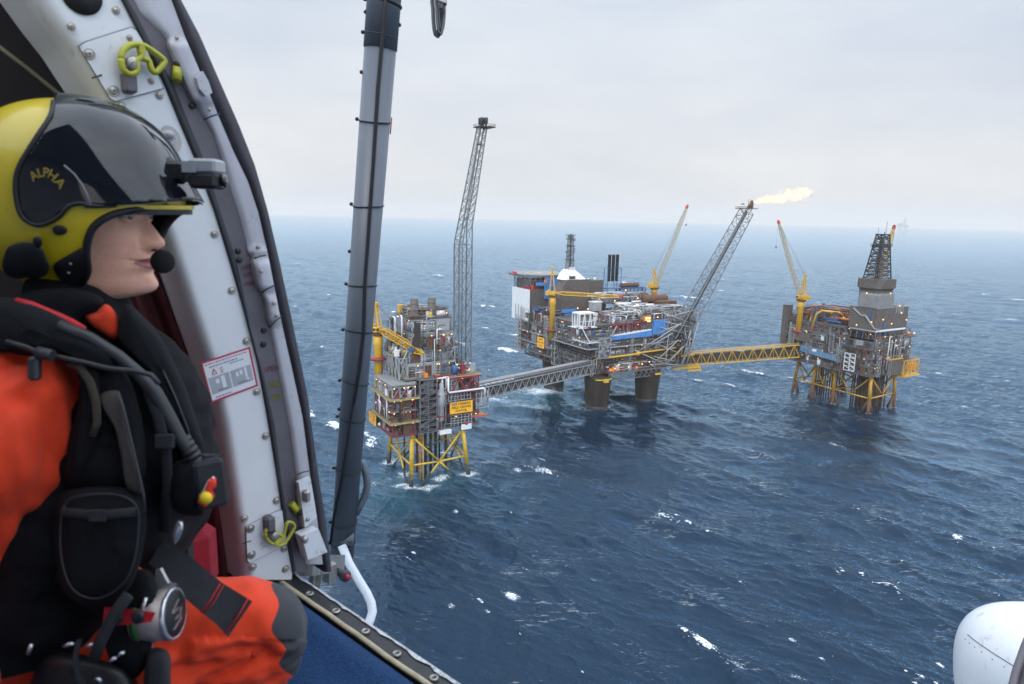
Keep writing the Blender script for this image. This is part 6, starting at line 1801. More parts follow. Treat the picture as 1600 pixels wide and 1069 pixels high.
def head():
    T = [(118, 6, 6, 6), (112, 28, 32, 30), (100, 50, 56, 48), (80, 74, 80, 62), (50, 90, 95, 72), (20, 94.5, 100, 75), (5, 95, 100, 75), (-5, 93, 100, 74), (-15, 89, 100, 73), (-25, 89, 99, 72), (-35, 90, 97, 71), (-45, 91, 95, 69.5), (-55, 92, 92, 67.5), (-62, 93, 88, 66), (-70, 94.5, 83, 64.5), (-78, 95.5, 78, 63), (-86, 95, 72, 61.5), (-94, 95.5, 66, 60), (-104, 93, 60, 58), (-112, 95.5, 57, 56), (-120, 99, 54, 54), (-128, 98, 52, 51), (-134, 91, 51, 49), (-139, 74, 51, 47), (-143, 48, 52, 46), (-148, 26, 54, 46), (-160, 16, 58, 47), (-180, 14, 62, 50), (-205, 20, 68, 60), (-235, 34, 84, 95), (-270, 45, 80, 110), (-330, 50, 80, 110), (-420, 50, 80, 105), (-520, 50, 75, 95)]
    zz = [t[0] for t in T][::-1]
    g = lambda i, z: float(np.interp(z, zz, [t[i] for t in T][::-1]))
    zs = list(np.concatenate([np.linspace(118, 10, 30), np.linspace(8, -150, 118), np.linspace(-155, -520, 34)]))
    # smooth the table
    def sm(i, z):
        return sum(g(i, z + o) * w for o, w in ((-5, .2), (-2.5, .2), (0, .2), (2.5, .2), (5, .2)))
    nth = 150
    rows = []; lipf = []
    ex = lambda v, c, s: math.exp(-((v - c) / s) ** 2)
    NZ = [(8, 0, 9), (-5, 0.5, 8), (-15, 2.5, 8), (-25, 8, 8.5), (-35, 14, 9.5), (-45, 20, 11.5), (-51, 24, 13.5), (-56, 24.8, 14.8), (-60.5, 22.5, 15.5), (-64.5, 16, 15), (-68, 8, 12), (-74, 1.5, 7), (-82, 0, 6)]
    nzz = [t[0] for t in NZ][::-1]
    for z in zs:
        F, Bk, Wd = sm(1, z), sm(2, z), sm(3, z)
        na = float(np.interp(z, nzz, [t[1] for t in NZ][::-1])); ns = float(np.interp(z, nzz, [t[2] for t in NZ][::-1]))
        row = []
        for j in range(nth):
            t = 2 * math.pi * j / nth
            t = t - .42 * math.sin(t)                 # more columns at the front
            c, s = math.cos(t), math.sin(t)
            face = 1 if (c > 0 and z > -150) else 0
            pw = .88 + .30 * min(1, max(0, (-55 - z) / 25.))
            x = (F * abs(c) ** pw if c > 0 else -Bk * abs(c) ** .95); y = math.copysign(Wd * abs(s) ** .96, s)
            if face:
                ay = abs(y)
                x += na * math.exp(-(ay / ns) ** 2.6)
                x += 3.2 * ex(ay, 14.5, 5.0) * ex(z, -57, 6)                       # wings of the nose
                x -= 3.4 * ex(ay, 20.5, 3.6) * ex(z, -56, 8)                       # crease beside them
                x -= 8.5 * ex(ay, 31, 15) * ex(z, -15, 10.5) * (c ** .3)           # eye sockets
                x += 3.5 * ex(ay, 28, 20) * ex(z, 4, 7)                            # brow
                x += 3.0 * ex(ay, 44, 15) * ex(z, -40, 15); y += math.copysign(2.2 * ex(ay, 55, 16) * ex(z, -38, 16), y)
                x += (3.8 * math.exp(-(ay / 21) ** 2) * (ex(z, -79.5, 4.2) + 1.15 * ex(z, -93, 5.0)) - 6.2 * math.exp(-(ay / 29) ** 4) * ex(z, -86 + 3.2 * (ay / 28) ** 2, 1.7))
                x -= 1.8 * ex(ay, 31, 5) * ex(z, -86, 7)                           # mouth corners
                x -= 1.6 * math.exp(-(ay / 4.5) ** 2) * ex(z, -72, 4)
                x -= 2.4 * ex(ay, 33 + (-60 - z) * .35, 5.0) * ex(z, -68, 14)      # fold from nose to mouth
                x -= 2.2 * math.exp(-(ay / 20) ** 2) * ex(z, -104, 5)
                x += 2.4 * math.exp(-(ay / 17) ** 2) * ex(z, -120, 9)
            if z < -150:
                x -= (min(1, (-150 - z) / 60.)) * 22
            elif z < -120:
                x -= 0
            row.append(HL(x / 1000, y / 1000, z / 1000))
        rows.append(row)
    m = MB(Q['skin'], Q['lips'])
    m.grid(rows, True, True)
    k = 0
    for i in range(len(zs) - 1):
        for j in range(nth):
            p = (rows[i][j] + rows[i + 1][(j + 1) % nth]) / 2 - HC
            x, y, z = p.dot(FX) * 1000, abs(p.dot(FY)) * 1000, p.dot(HU) * 1000
            w = 28.5 * (1 - ((z + 86) / (9.6 if z > -86 else 12.5)) ** 2) if -98.5 < z < -76.4 else 0
            if x > 55 and w > 0 and y < w: m.m[k] = 1
            k += 1
    m.add(rows[0], [tuple(reversed(range(nth)))]); m.add(rows[-1], [tuple(range(nth))])
    body = pb(m, 'body')
    for s_ in (1, -1):
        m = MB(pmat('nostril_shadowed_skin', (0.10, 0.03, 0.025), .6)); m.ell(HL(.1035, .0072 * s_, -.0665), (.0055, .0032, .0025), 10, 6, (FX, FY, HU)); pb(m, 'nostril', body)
        c = HL(.0735, .031 * s_, -.0155)
        e = MB(Q['eye']); e.ell(c, (.0118, .0118, .0118), 20, 14); e.use(Q['iris']); e.lathe([(.0058, .0102), (.0050, .0116), (.001, .0123)], c, FX + FY * .05 * s_, 16); pb(e, 'eye', body)
        m = MB(Q['skin'])
        rows = []
        for i in range(9):
            a = math.radians(2 + i * 13)
            rows.append([c + (FX * (math.cos(b) * math.cos(a)) + FY * (s_ * math.sin(b)) + HU * (math.sin(a) * math.cos(b))) * .0130 for b in np.linspace(-1.25, 1.25, 15)])
        m.grid(rows)
        rows = []
        for i in range(6):
            a = math.radians(-24 - i * 13)
            rows.append([c + (FX * (math.cos(b) * math.cos(a)) + FY * (s_ * math.sin(b)) + HU * (math.sin(a) * math.cos(b))) * .0128 for b in np.linspace(-1.25, 1.25, 15)])
        m.grid(rows); pb(m, 'eyelid', body)
        h = MB(Q['hair']); h.path([c + (FX * (math.cos(b) * math.cos(.15)) + FY * (s_ * math.sin(b)) + HU * .15) * .0134 for b in np.linspace(-1.1, 1.2, 9)], .0007, 5)
        h.path([HL(.0945 - .018 * t * t, s_ * (.014 + .036 * t), .001 + .004 * math.sin(t * 2.6)) for t in np.linspace(0, 1, 8)], [.0014, .002, .0024, .0024, .0022, .002, .0015, .001], 6, .6); pb(h, 'eyebrow')
        e = MB(Q['skin']); e.ell(HL(-.006, s_ * .0735, -.030), (.016, .006, .030), 14, 10, (FX, FY, HU)); pb(e, 'ear', body)
head()
# helmet: superellipsoid shells cut to the shapes the photo shows, the same on both sides
EC = K(122, 309, 1.05)
EA, EE = (.149, .130, .144), 2.25
def imp(p, k=1.0):
    v = p - EC; a, b, c = v.dot(FX) / EA[0] / k, v.dot(FY) / EA[1] / k, v.dot(HU) / EA[2] / k
    return abs(a) ** EE + abs(b) ** EE + abs(c) ** EE - 1
def HS(x, y, k=1.0):                                  # where the sight line through x, y meets the shell
    r = ray(x, y); lo, hi = .7, (EC - CP).dot(CF) + .0
    if imp(CP + r * hi, k) > 0: return CP + r * (hi - .03)
    for _ in range(40):
        mid = (lo + hi) / 2
        if imp(CP + r * mid, k) > 0: lo = mid
        else: hi = mid
    return CP + r * hi
def mirror(p):
    d = (p - EC).dot(FY); return p - FY * (2 * d)
def shell(keep, k, n=220, mrows=170, flare=None):
    vs, idx = [], {}
    P = []
    for i in range(mrows + 1):
        ph = math.pi * i / mrows
        row = []
        for j in range(n):
            t = 2 * math.pi * j / n
            d = Vector((math.sin(ph) * math.cos(t), math.sin(ph) * math.sin(t), math.cos(ph)))
            s = (abs(d.x / EA[0]) ** EE + abs(d.y / EA[1]) ** EE + abs(d.z / EA[2]) ** EE) ** (-1 / EE) * k
            q = d * s
            if flare: q = flare(q)
            row.append(EC + FX * q.x + FY * q.y + HU * q.z)
        P.append(row)
    def ok(p):
        if (p - EC).dot(FY) < 0: p = mirror(p)
        return keep(*PXY(p))
    O = [[ok(p) for p in row] for row in P]
    m = MB(); vm = {}
    def vi(i, j):
        j %= n
        if (i, j) not in vm: vm[(i, j)] = len(m.v); m.v.append(tuple(P[i][j]))
        return vm[(i, j)]
    P2_ = {}
    for i in range(1, mrows):                     # slide rim vertices onto the true outline
        for j in range(n):
            if not O[i][j]: continue
            best = None
            for di, dj in ((1, 0), (-1, 0), (0, 1), (0, -1), (1, 1), (-1, -1), (1, -1), (-1, 1)):
                if not O[i + di][(j + dj) % n]:
                    a_, b_ = P[i][j], P[i + di][(j + dj) % n]; lo, hi = 0.0, 1.0
                    for _ in range(10):
                        md = (lo + hi) / 2
                        if ok(a_.lerp(b_, md)): lo = md
                        else: hi = md
                    q_ = a_.lerp(b_, lo); l_ = (q_ - a_).length
                    if best is None or l_ < best[0]: best = (l_, q_)
            if best: P2_[(i, j)] = best[1]
    for (i, j), q_ in P2_.items(): P[i][j] = q_
    for i in range(mrows):
        for j in range(n):
            if O[i][j] and O[i + 1][j] and O[i][(j + 1) % n] and O[i + 1][(j + 1) % n]:
                m.f.append([vi(i, j), vi(i + 1, j), vi(i + 1, j + 1), vi(i, j + 1)]); m.m.append(0); m.sm.append(True)
            else:
                q_ = [(a_, b_) for a_, b_ in ((i, j), (i + 1, j), (i + 1, j + 1), (i, j + 1)) if O[a_][b_ % n]]
                if len(q_) == 3:
                    m.f.append([vi(*t_) for t_ in q_]); m.m.append(0); m.sm.append(True)
    return m
SOFF = 1.0
FACE = [(330, 318), (284, 322), (232, 324), (200, 328), (170, 337), (148, 352), (138, 372), (135, 398), (137, 425), (128, 446), (118, 470), (140, 560), (400, 560), (400, 318)]
VIS = [(96, 140), (190, 140), (330, 240), (330, 316), (300, 311), (240, 316), (190, 320), (142, 322), (128, 318), (108, 322), (90, 340), (60, 352), (34, 338), (24, 300), (28, 264), (52, 222), (78, 182)]
def smooth_poly(poly, n=6):
    out_ = []
    for i in range(len(poly)):
        p0, p1, p2, p3 = [Vector((*poly[(i + o) % len(poly)], 0)) for o in (-1, 0, 1, 2)]
        for t in np.linspace(0, 1, n, endpoint=False):
            q = .5 * (2 * p1 + (p2 - p0) * t + (2 * p0 - 5 * p1 + 4 * p2 - p3) * t * t + (3 * p1 - p0 - 3 * p2 + p3) * t ** 3)
            out_.append((q.x, q.y))
    return out_
def helmet():
    m = shell(lambda x, y: not inside(FACE, x, y) and y < 452 - max(0, 60 - x) * .25, 1.0)
    m.mats.extend([Q['matte'], Q['yel']])
    hel = pb(m, 'helmet')
    so = hel.modifiers.new('thickness', 'SOLIDIFY'); so.thickness = .006; so.offset = SOFF; so.material_offset = 1; so.material_offset_rim = 0
    def fl(q):
        a = min(1, max(0, (q.x - .07) / .08)); b = min(1, max(0, (.075 - q.z) / .09))
        a = a * a * (3 - 2 * a); b = b * b
        return Vector((q.x + .030 * a * b, q.y, q.z))
    VS = smooth_poly(VIS)
    m = shell(lambda x, y: inside(VS, x, y), 1.05, 240, 190, fl); m.mats.append(Q['visor'])
    vis = pb(m, 'visor', hel); so = vis.modifiers.new('thickness', 'SOLIDIFY'); so.thickness = .005; so.offset = SOFF
    m = shell(lambda x, y: not inside(FACE, x - 3, y + 2) and y < 450 - max(0, 60 - x) * .25, .972, 120, 90); m.mats.append(Q['foam']); pb(m, 'liner', hel)
    tr = MB(Q['matte'])
    for mir in (0, 1):
        pts = [HS(x, y, 1.052) for x, y in VS if x < 185 and y > 158]
        if mir: pts = [mirror(p) for p in pts]
        tr.path(pts, .0032, 8)
    for mir in (0, 1):
        pts = [HS(x, y, 1.006) for x, y in ((262, 323.5), (232, 325), (200, 329), (170, 338), (148, 353), (138, 373), (135, 398), (137, 424), (128, 444))]
        dense = []
        for i in range(len(pts) - 1):
            p0, p1, p2, p3 = pts[max(i - 1, 0)], pts[i], pts[i + 1], pts[min(i + 2, len(pts) - 1)]
            for t in np.linspace(0, 1, 6, endpoint=False):
                dense.append(.5 * (2 * p1 + (p2 - p0) * t + (2 * p0 - 5 * p1 + 4 * p2 - p3) * t * t + (3 * p1 - p0 - 3 * p2 + p3) * t ** 3))
        dense.append(pts[-1])
        if mir: dense = [mirror(p) for p in dense]
        tr.path(dense, .0052, 8)
    pb(tr, 'edge_trim', hel)
    # peak below the visor: yellow strip with a black underside
    for mt, z0, z1, ex_ in (('yel', .0, -.006, .0), ('matte', -.0062, -.014, -.003)):
        rows = []
        for i in range(33):
            a = math.radians(-62 + 124 * i / 32)
            r0 = .118; r1 = .170 - .020 * abs(a) + ex_
            dx, dy = math.cos(a), math.sin(a)
            sc = EA[1] / EA[0] * 1.02
            b0 = EC + FX * (r0 * dx) + FY * (r0 * dy * sc) ; b1 = EC + FX * (r1 * dx) + FY * (r1 * dy * sc)
            h0 = -.0125 + .004 * dx
            rows.append([b0 + HU * (h0 + z0), b1 + HU * (h0 + z0), b1 + HU * (h0 + z1), b0 + HU * (h0 + z1)])
        m = MB(Q[mt]); m.grid(rows, False, True); m.add(rows[0], [(0, 1, 2, 3)]); m.add(rows[-1], [(3, 2, 1, 0)]); pb(m, 'peak', hel)
    # ear cover, chin plate and knobs on our side and the far side
    for mir in (0, 1):
        f = (lambda p: mirror(p)) if mir else (lambda p: p)
        def patch(poly, k0, k1, name, mat):
            poly = smooth_poly(poly, 5)
            m = MB(Q[mat]); c = (sum(p[0] for p in poly) / len(poly), sum(p[1] for p in poly) / len(poly))
            rings = []
            for s_, k in ((1.0, k0), (1.0, k1 * .99), (.93, k1), (.6, k1 * 1.005), (.25, k1 * 1.007)):
                rings.append([f(HS(c[0] + (x - c[0]) * s_, c[1] + (y - c[1]) * s_, k)) for x, y in poly])
            m.grid(rings, True, True); m.add(rings[-1], [tuple(range(len(poly)))])
            return pb(m, name, hel)
        patch([(8, 394), (14, 385), (34, 378), (54, 380), (66, 390), (72, 404), (77, 418), (72, 430), (56, 436), (40, 434), (26, 436), (8, 428), (3, 412)], .99, 1.10, 'ear_cover', 'matte')
        patch([(83, 416), (104, 400), (132, 386), (137, 400), (138, 424), (130, 438), (112, 446), (96, 440)], .99, 1.03, 'chin_plate', 'matte')
        patch([(82, 356), (92, 352), (104, 356), (103, 364), (92, 368), (84, 364)], .99, 1.06, 'knob', 'matte')
        patch([(52, 372), (62, 370), (66, 380), (60, 388), (52, 384)], .99, 1.10, 'knob', 'matte')
        patch([(60, 450), (70, 446), (84, 450), (80, 456), (64, 457)], .97, 1.03, 'knob', 'matte')
        for x, y in ((110, 412), (107, 426)):
            m = MB(Q['grey']); m.ell(f(HS(x, y, 1.034)), (.0022, .0022, .0022), 8, 6); pb(m, 'stud', hel)
    # curved seam on the visor and the lettering
    m = MB(Q['grey']); m.path([HS(x, y, 1.052) for x, y in ((100, 258), (116, 272), (128, 288), (136, 304), (141, 320))], .0011, 6); pb(m, 'visor_seam', vis)
    dx, dy = (104 - 45), (300 - 270)
    def curve(x, y, z):
        t = x / .075 + .5
        bx = 44 + 58 * t; by = 279 - 20 * math.sin(min(1, max(0, t * 1.15)) * 2.2) + 30 * t * t + 3
        a = math.atan2(-20 * 2.2 * 1.15 * math.cos(min(1, t * 1.15) * 2.2) + 60 * t, 58)
        s_ = y / .018 * 17
        return HS(bx + math.sin(a) * s_, by - math.cos(a) * s_, 1.0545)
    pb(text_mesh('ALPHA', .0215, Q['gold'], curve, bold=.0004), 'lettering', vis)
    # action camera on the front
    c = HS(289, 268, 1.05) ; c = EC + FX * .156 + HU * .042 + FY * .01
    m = MB(Q['matte']); m.bevbox(c, (.034, .036, .030), .005, (FX, FY, HU)); m.lathe([(.020, -.012), (.022, 0), (.016, .012)], c - FX * .012, FX - HU * .2, 16)
    m.beam(c + FX * .01 + HU * .004, c + FX * .05 + HU * .002, .018, .012); cam_ = pb(m, 'helmet_camera', hel)
    m = MB(Q['grey']); m.bevbox(c + FX * .047 + HU * .008, (.040, .046, .022), .004, (FX, FY, HU)); m.use(Q['matte']); m.bevbox(c + FX * .046 - HU * .013, (.042, .048, .024), .005, (FX, FY, HU)); m.use(Q['lens']); m.lathe([(.010, 0), (.010, .006), (.008, .008)], c + FX * .067 - HU * .012, FX, 18)
    m.use(Q['grey']); m.box(c + FX * .030 + FY * .026 + HU * .006, (.020, .004, .016), (FX, FY, HU)); pb(m, 'camera_body', hel)
    # microphone on its boom (from the far side of the helmet)
    mc = K(254, 409, 1.035)
    m = MB(Q['foam']); m.ell(mc, (.0172, .0172, .0178), 24, 16); mic = pb(m, 'microphone', hel)
    far = mirror(HS(104, 408, 1.05))
    m = MB(Q['matte']); m.path([far, far, mc - FY * .075 - FX * .040 + HU * .012, mc - FY * .030 - FX * .010 + HU * .026, mc - FX * .005 + HU * .024, mc + HU * .010], .0022, 8); pb(m, 'microphone_boom', hel)
helmet()
def clothes():
    # black collar round the neck
    def loft(levels, mat, name, amp=.006, sc=9, n=72, e=2.3, seed=1.0, cap=True, parent=None):
        ys = np.concatenate([np.arange(levels[0][0], levels[-1][0], 7), [levels[-1][0]]])
        L_ = list(zip(*levels)); rows = []
        for y in ys:
            xl, xr, d, hd = (float(np.interp(y, L_[0], L_[i])) for i in (1, 2, 3, 4))
            row = []
            for j in range(n):
                t = 2 * math.pi * j / n; c, s = math.cos(t), math.sin(t)
                cx, cy = math.copysign(abs(c) ** (2 / e), c), math.copysign(abs(s) ** (2 / e), s)
                xm, xh = (xl + xr) / 2, (xr - xl) / 2
                dd = d - hd * cy
                p = CP + CF * dd + (ray(xm, y) - CF) * d + CR * (xh * cx * d / FPX)
                nr = (CR * c - CF * s)
                row.append(p + nr * fold(p, amp, sc, seed, (1, 1, 1.6)))
            rows.append(row)
        m = MB(Q[mat]); m.grid(rows, True, True)
        if cap: m.add(rows[0], [tuple(range(n))]); m.add(rows[-1], [tuple(reversed(range(n)))])
        return pb(m, name, parent)
    loft([(438, 66, 150, 1.06, .070), (452, 62, 176, 1.06, .078), (470, 58, 188, 1.06, .082), (492, 48, 196, 1.06, .090), (520, 30, 206, 1.06, .11)], 'vest', 'neck_gaiter', .004, 16, seed=4)
    # the suit under everything: one surface from shoulders to knees, arms and shins
    sv, se, sr = [], [], []
    def chain(pts, start=None):
        prev = start
        for (x, y, d, r) in pts:
            sv.append(K(x, y, d)); sr.append(r); i = len(sv) - 1
            if prev is not None: se.append((prev, i))
            prev = i
        return prev
    pel = chain([(40, 1040, 1.08, .135)])
    ch = chain([(50, 900, 1.08, .135), (70, 740, 1.07, .14), (90, 610, 1.06, .135), (110, 520, 1.06, .085), (140, 490, 1.06, .055)], pel)
    shr = chain([(52, 590, .95, .088), (36, 650, .905, .090), (-8, 740, .885, .072), (-72, 840, .89, .060), (-90, 960, .88, .050), (-50, 1070, .86, .042), (-34, 1112, .855, .036)], ch - 2)
    shl = chain([(80, 575, 1.19, .080), (90, 700, 1.25, .062), (110, 830, 1.27, .055), (180, 930, 1.22, .046), (230, 985, 1.18, .038)], ch - 2)
    kn = chain([(110, 1040, 1.04, .112), (220, 1010, 1.07, .100), (330, 980, 1.11, .088), (400, 968, 1.13, .078), (438, 975, 1.14, .066)], pel)
    chain([(420, 1010, 1.14, .070), (360, 1060, 1.12, .066), (270, 1110, 1.09, .058), (180, 1150, 1.06, .050)], kn)
    kl = chain([(100, 1030, 1.18, .105), (220, 1000, 1.30, .09), (300, 985, 1.38, .075)], pel)
    chain([(270, 1040, 1.36, .06), (200, 1080, 1.30, .052)], kl)
    me = bpy.data.meshes.new('flight_suit')
    me.from_pydata([tuple(p - PO_) for p in sv], se, [])
    so = bpy.data.objects.new('tmp_suit', me); COL.objects.link(so)
    sk = so.modifiers.new('skin', 'SKIN'); sk.use_smooth_shade = True
    for i, r in enumerate(sr): me.skin_vertices[0].data[i].radius = (r, r)
    me.skin_vertices[0].data[0].use_root = True
    ss = so.modifiers.new('sub', 'SUBSURF'); ss.levels = 5; ss.render_levels = 5
    dg = bpy.context.evaluated_depsgraph_get(); dg.update()
    ev = so.evaluated_get(dg); m2 = bpy.data.meshes.new_from_object(ev)
    bpy.data.objects.remove(so); bpy.data.meshes.remove(me)
    m2.name = 'flight_suit'
    nv = len(m2.vertices); co = np.empty(nv * 3); m2.vertices.foreach_get('co', co); nn = np.empty(nv * 3); m2.vertices.foreach_get('normal', nn)
    co = co.reshape(-1, 3); nn = nn.reshape(-1, 3)
    kneeM = np.zeros(nv)
    for i in range(nv):
        p = Vector(co[i]) + PO_
        x, y = PXY(p)
        a = .0085; st = (1, 1, .55)
        if x > 240: a = .0075; st = (1.0, 1.0, 1.2)
        if x > 250 and y > 1000: a = .019; st = (1.3, 1.3, 2.2)
        if x < 150 and y < 900: a = .017; st = (2.1, 2.1, .38)
        co[i] += nn[i] * fold(p, a, 13, 2.0, st)
    m2.vertices.foreach_set('co', co.astype(np.float32).ravel())
    m2.materials.clear(); m2.materials.append(Q['orange']); m2.materials.append(Q['pad'])
    pad_poly = [(428, 905), (520, 880), (540, 1080), (440, 1045), (447, 1015), (424, 985), (436, 945)]
    pp2 = smooth_poly(pad_poly, 4)
    att = m2.attributes.new('knee_patch', 'FLOAT', 'POINT'); vals = np.zeros(nv, dtype=np.float32)
    for i in range(nv):
        x, y = PXY(Vector(co[i]) + PO_)
        if x < 380 or y < 860: vals[i] = -1; continue
        dmin = 1e9
        for (ax_, ay_), (bx_, by_) in zip(pp2, pp2[1:] + pp2[:1]):
            l2 = (bx_ - ax_) ** 2 + (by_ - ay_) ** 2; t_ = max(0, min(1, ((x - ax_) * (bx_ - ax_) + (y - ay_) * (by_ - ay_)) / max(l2, 1e-6)))
            dmin = min(dmin, math.hypot(x - ax_ - t_ * (bx_ - ax_), y - ay_ - t_ * (by_ - ay_)))
        vals[i] = (1 if inside(pp2, x, y) else -1) * min(1, dmin / 14.)
    att.data.foreach_set('value', vals)
    om = Q['orange'].copy(); om.name = 'orange_suit_with_knee_patch'; m2.materials[0] = om
    t_ = om.node_tree; b_ = t_.nodes['Principled BSDF']; src_ = b_.inputs['Base Color'].links[0].from_socket
    at_ = t_.nodes.new('ShaderNodeAttribute'); at_.attribute_name = 'knee_patch'
    ma_ = t_.nodes.new('ShaderNodeMath'); ma_.operation = 'MULTIPLY_ADD'; ma_.use_clamp = True; ma_.inputs[1].default_value = 8; ma_.inputs[2].default_value = .5
    mx_ = t_.nodes.new('ShaderNodeMix'); mx_.data_type = 'RGBA'; mx_.inputs['B'].default_value = (.030, .032, .038, 1)
    t_.links.new(at_.outputs['Fac'], ma_.inputs[0]); t_.links.new(ma_.outputs[0], mx_.inputs['Factor']); t_.links.new(src_, mx_.inputs['A']); t_.links.new(mx_.outputs['Result'], b_.inputs['Base Color'])
    m2.polygons.foreach_set('material_index', np.zeros(len(m2.polygons), dtype=np.int32)); m2.polygons.foreach_set('use_smooth', np.ones(len(m2.polygons), dtype=bool)); m2.update()
    suit = bpy.data.objects.new('flight_suit', m2); COL.objects.link(suit); suit.parent = PERSON
    # gloved hands at the ends of the sleeves
    for (x, y, d, dx, sgn) in ((-28, 1130, .852, 30, 1), (240, 1000, 1.17, 40, -1)):
        w = K(x, y, d); fw = (K(x + dx, y + 40, d + .01) - w).normalized(); side = fw.cross(CF).normalized() * sgn; up = side.cross(fw)
        m = MB(Q['matte'])
        m.bevbox(w + fw * .045, (.095, .084, .030), .012, (fw, side, up))
        for i, (o_, l) in enumerate(((-.032, .060), (-.011, .074), (.011, .070), (.031, .054))):
            b0 = w + fw * .088 + side * o_
            m.path([b0, b0 + fw * l * .45 - up * .004, b0 + fw * l * .8 - up * .016, b0 + fw * l - up * .032], [.0095, .009, .0085, .006], 8)
        t0 = w + fw * .03 - side * .036
        m.path([t0, t0 + fw * .025 - side * .022 - up * .006, t0 + fw * .056 - side * .026 - up * .014], [.0125, .0105, .007], 8)
        pb(m, 'glove')
    # black vest
    vest = loft([(506, 8, 222, 1.065, .125), (530, -20, 246, 1.065, .150), (560, -40, 266, 1.07, .165), (600, -60, 290, 1.07, .175), (650, -80, 308, 1.07, .18), (700, -90, 322, 1.07, .185), (740, -90, 328, 1.07, .185), (790, -90, 318, 1.07, .185), (830, -80, 300, 1.07, .18), (880, -80, 268, 1.07, .175), (930, -80, 238, 1.07, .165), (985, -80, 206, 1.07, .155)], 'vest', 'vest', .016, 11, 130, 2.25, 3.0)
    # raised chest pocket and flap, front lapel roll, shoulder yoke
    def pillow(poly, d, th, mat, name, amp=.004, parent=None, sl=0.0):
        cx, cy = sum(p[0] for p in poly) / len(poly), sum(p[1] for p in poly) / len(poly)
        rings = []
        dense = []
        for i in range(len(poly)):
            p0, p1, p2, p3 = [Vector((*poly[(i + o) % len(poly)], 0)) for o in (-1, 0, 1, 2)]
            for t in np.linspace(0, 1, 5, endpoint=False):
                dense.append(.5 * (2 * p1 + (p2 - p0) * t + (2 * p0 - 5 * p1 + 4 * p2 - p3) * t * t + (3 * p1 - p0 - 3 * p2 + p3) * t ** 3))
        for s_, h in ((1.0, -1.0), (1.02, -.3), (1.0, .25), (.94, .62), (.80, .88), (.55, 1.0), (.25, 1.03)):
            ring = []
            for q in dense:
                x, y = cx + (q.x - cx) * s_, cy + (q.y - cy) * s_
                p = K(x, y, d + sl * (x - cx) - th * h)
                ring.append(p - CF * fold(p, amp, 22, 5.0))
            rings.append(ring)
        m = MB(Q[mat]); m.grid(rings, True, True); m.add(rings[-1], [tuple(range(len(dense)))])
        return pb(m, name, parent)
    pillow([(92, 780), (130, 762), (190, 762), (222, 782), (226, 820), (218, 880), (196, 925), (150, 950), (104, 930), (84, 860)], .90, .035, 'vest', 'chest_pocket', .006)
    pillow([(118, 640), (140, 560), (190, 575), (218, 650), (226, 740), (190, 760), (120, 762), (100, 735)], .912, .024, 'vest', 'vest_panel', .009)
    pillow([(112, 540), (140, 540), (156, 570), (160, 640), (152, 700), (130, 745), (112, 735), (124, 670), (132, 620), (122, 575)], .905, .024, 'vest', 'vest_panel', .006)
    pillow([(196, 478), (224, 496), (252, 530), (282, 590), (304, 650), (318, 700), (300, 716), (278, 676), (248, 618), (214, 560), (186, 530)], .985, .042, 'vest', 'lapel_roll', .004, None, .0003)
    pillow([(-40, 478), (20, 466), (90, 488), (140, 520), (190, 560), (180, 590), (120, 562), (60, 560), (0, 552), (-40, 548)], .93, .055, 'vest', 'shoulder_yoke', .008)
    pillow([(62, 452), (120, 452), (160, 470), (130, 500), (110, 512), (70, 492), (20, 476), (30, 462)], .985, .03, 'vest', 'collar_flap', .004)
    pillow([(131, 496), (150, 488), (166, 476), (182, 494), (182, 530), (160, 520)], .975, .012, 'orange', 'suit_collar', .003)
    pk = [(92, 780), (130, 762), (190, 762), (222, 782), (226, 820), (218, 880), (196, 925), (150, 950), (104, 930), (84, 860)]
    m = MB(Q['hose']); sp_ = smooth_poly(pk, 5); m.path([K(157 + (x - 157) * .86, 846 + (y - 846) * .86, .866) for x, y in sp_] + [K(157 + (sp_[0][0] - 157) * .86, 846 + (sp_[0][1] - 846) * .86, .866)], .0011, 5); pb(m, 'pocket_seam')
    m = MB(Q['strap']); m.path([K(96, 800, .862), K(150, 806, .860), K(212, 800, .864)], [.006, .0065, .006], 8, .35, CF); m.bevbox(K(152, 806, .8565), (.022, .004, .016), .0015, (CR, CF, CU)); pb(m, 'pocket_strap')
    m = MB(Q['hose']); m.path([K(x, y, d) for x, y, d in ((204, 500, .952), (230, 536, .944), (252, 574, .942), (274, 622, .944), (292, 668, .950), (300, 700, .955))], .0017, 6); pb(m, 'zip')
    m = MB(Q['strap']); m.path([K(x, y, d) for x, y, d in ((232, 610, .905), (246, 650, .905), (258, 700, .912), (262, 760, .925), (256, 830, .94))], [.008] * 5, 8, .35, CF); m.bevbox(K(257, 690, .903), (.026, .006, .020), .002, (CR, CF, CU)); pb(m, 'webbing_strap')
    # grey-brown flap with a piped edge
    pillow([(156, 622), (184, 612), (192, 640), (206, 700), (222, 766), (198, 760), (190, 716), (178, 666)], .882, .010, 'brown', 'vest_flap', .002)
    m = MB(Q['hose']); m.path([K(x, y, .868) for x, y in ((184, 612), (193, 640), (207, 700), (224, 772), (226, 800))], .0020, 6); pb(m, 'flap_piping')
    m = MB(pmat('olive_strap', (0.05, 0.045, 0.03), .8, 0, .2, 60)); m.path([K(x, y, .874) for x, y in ((104, 568), (124, 574), (140, 596), (150, 628), (152, 660), (144, 682))], [.004, .0055, .006, .006, .0055, .004], 8, .5, CF); pb(m, 'shoulder_loop')
    # red piping of the collar
    m = MB(Q['red']); m.path([K(x, y, .895) for x, y in ((24, 468), (48, 480), (70, 492), (92, 500), (112, 508), (132, 516))], [.003, .008, .010, .009, .008, .005], 8, .5, CF); pb(m, 'collar_piping')
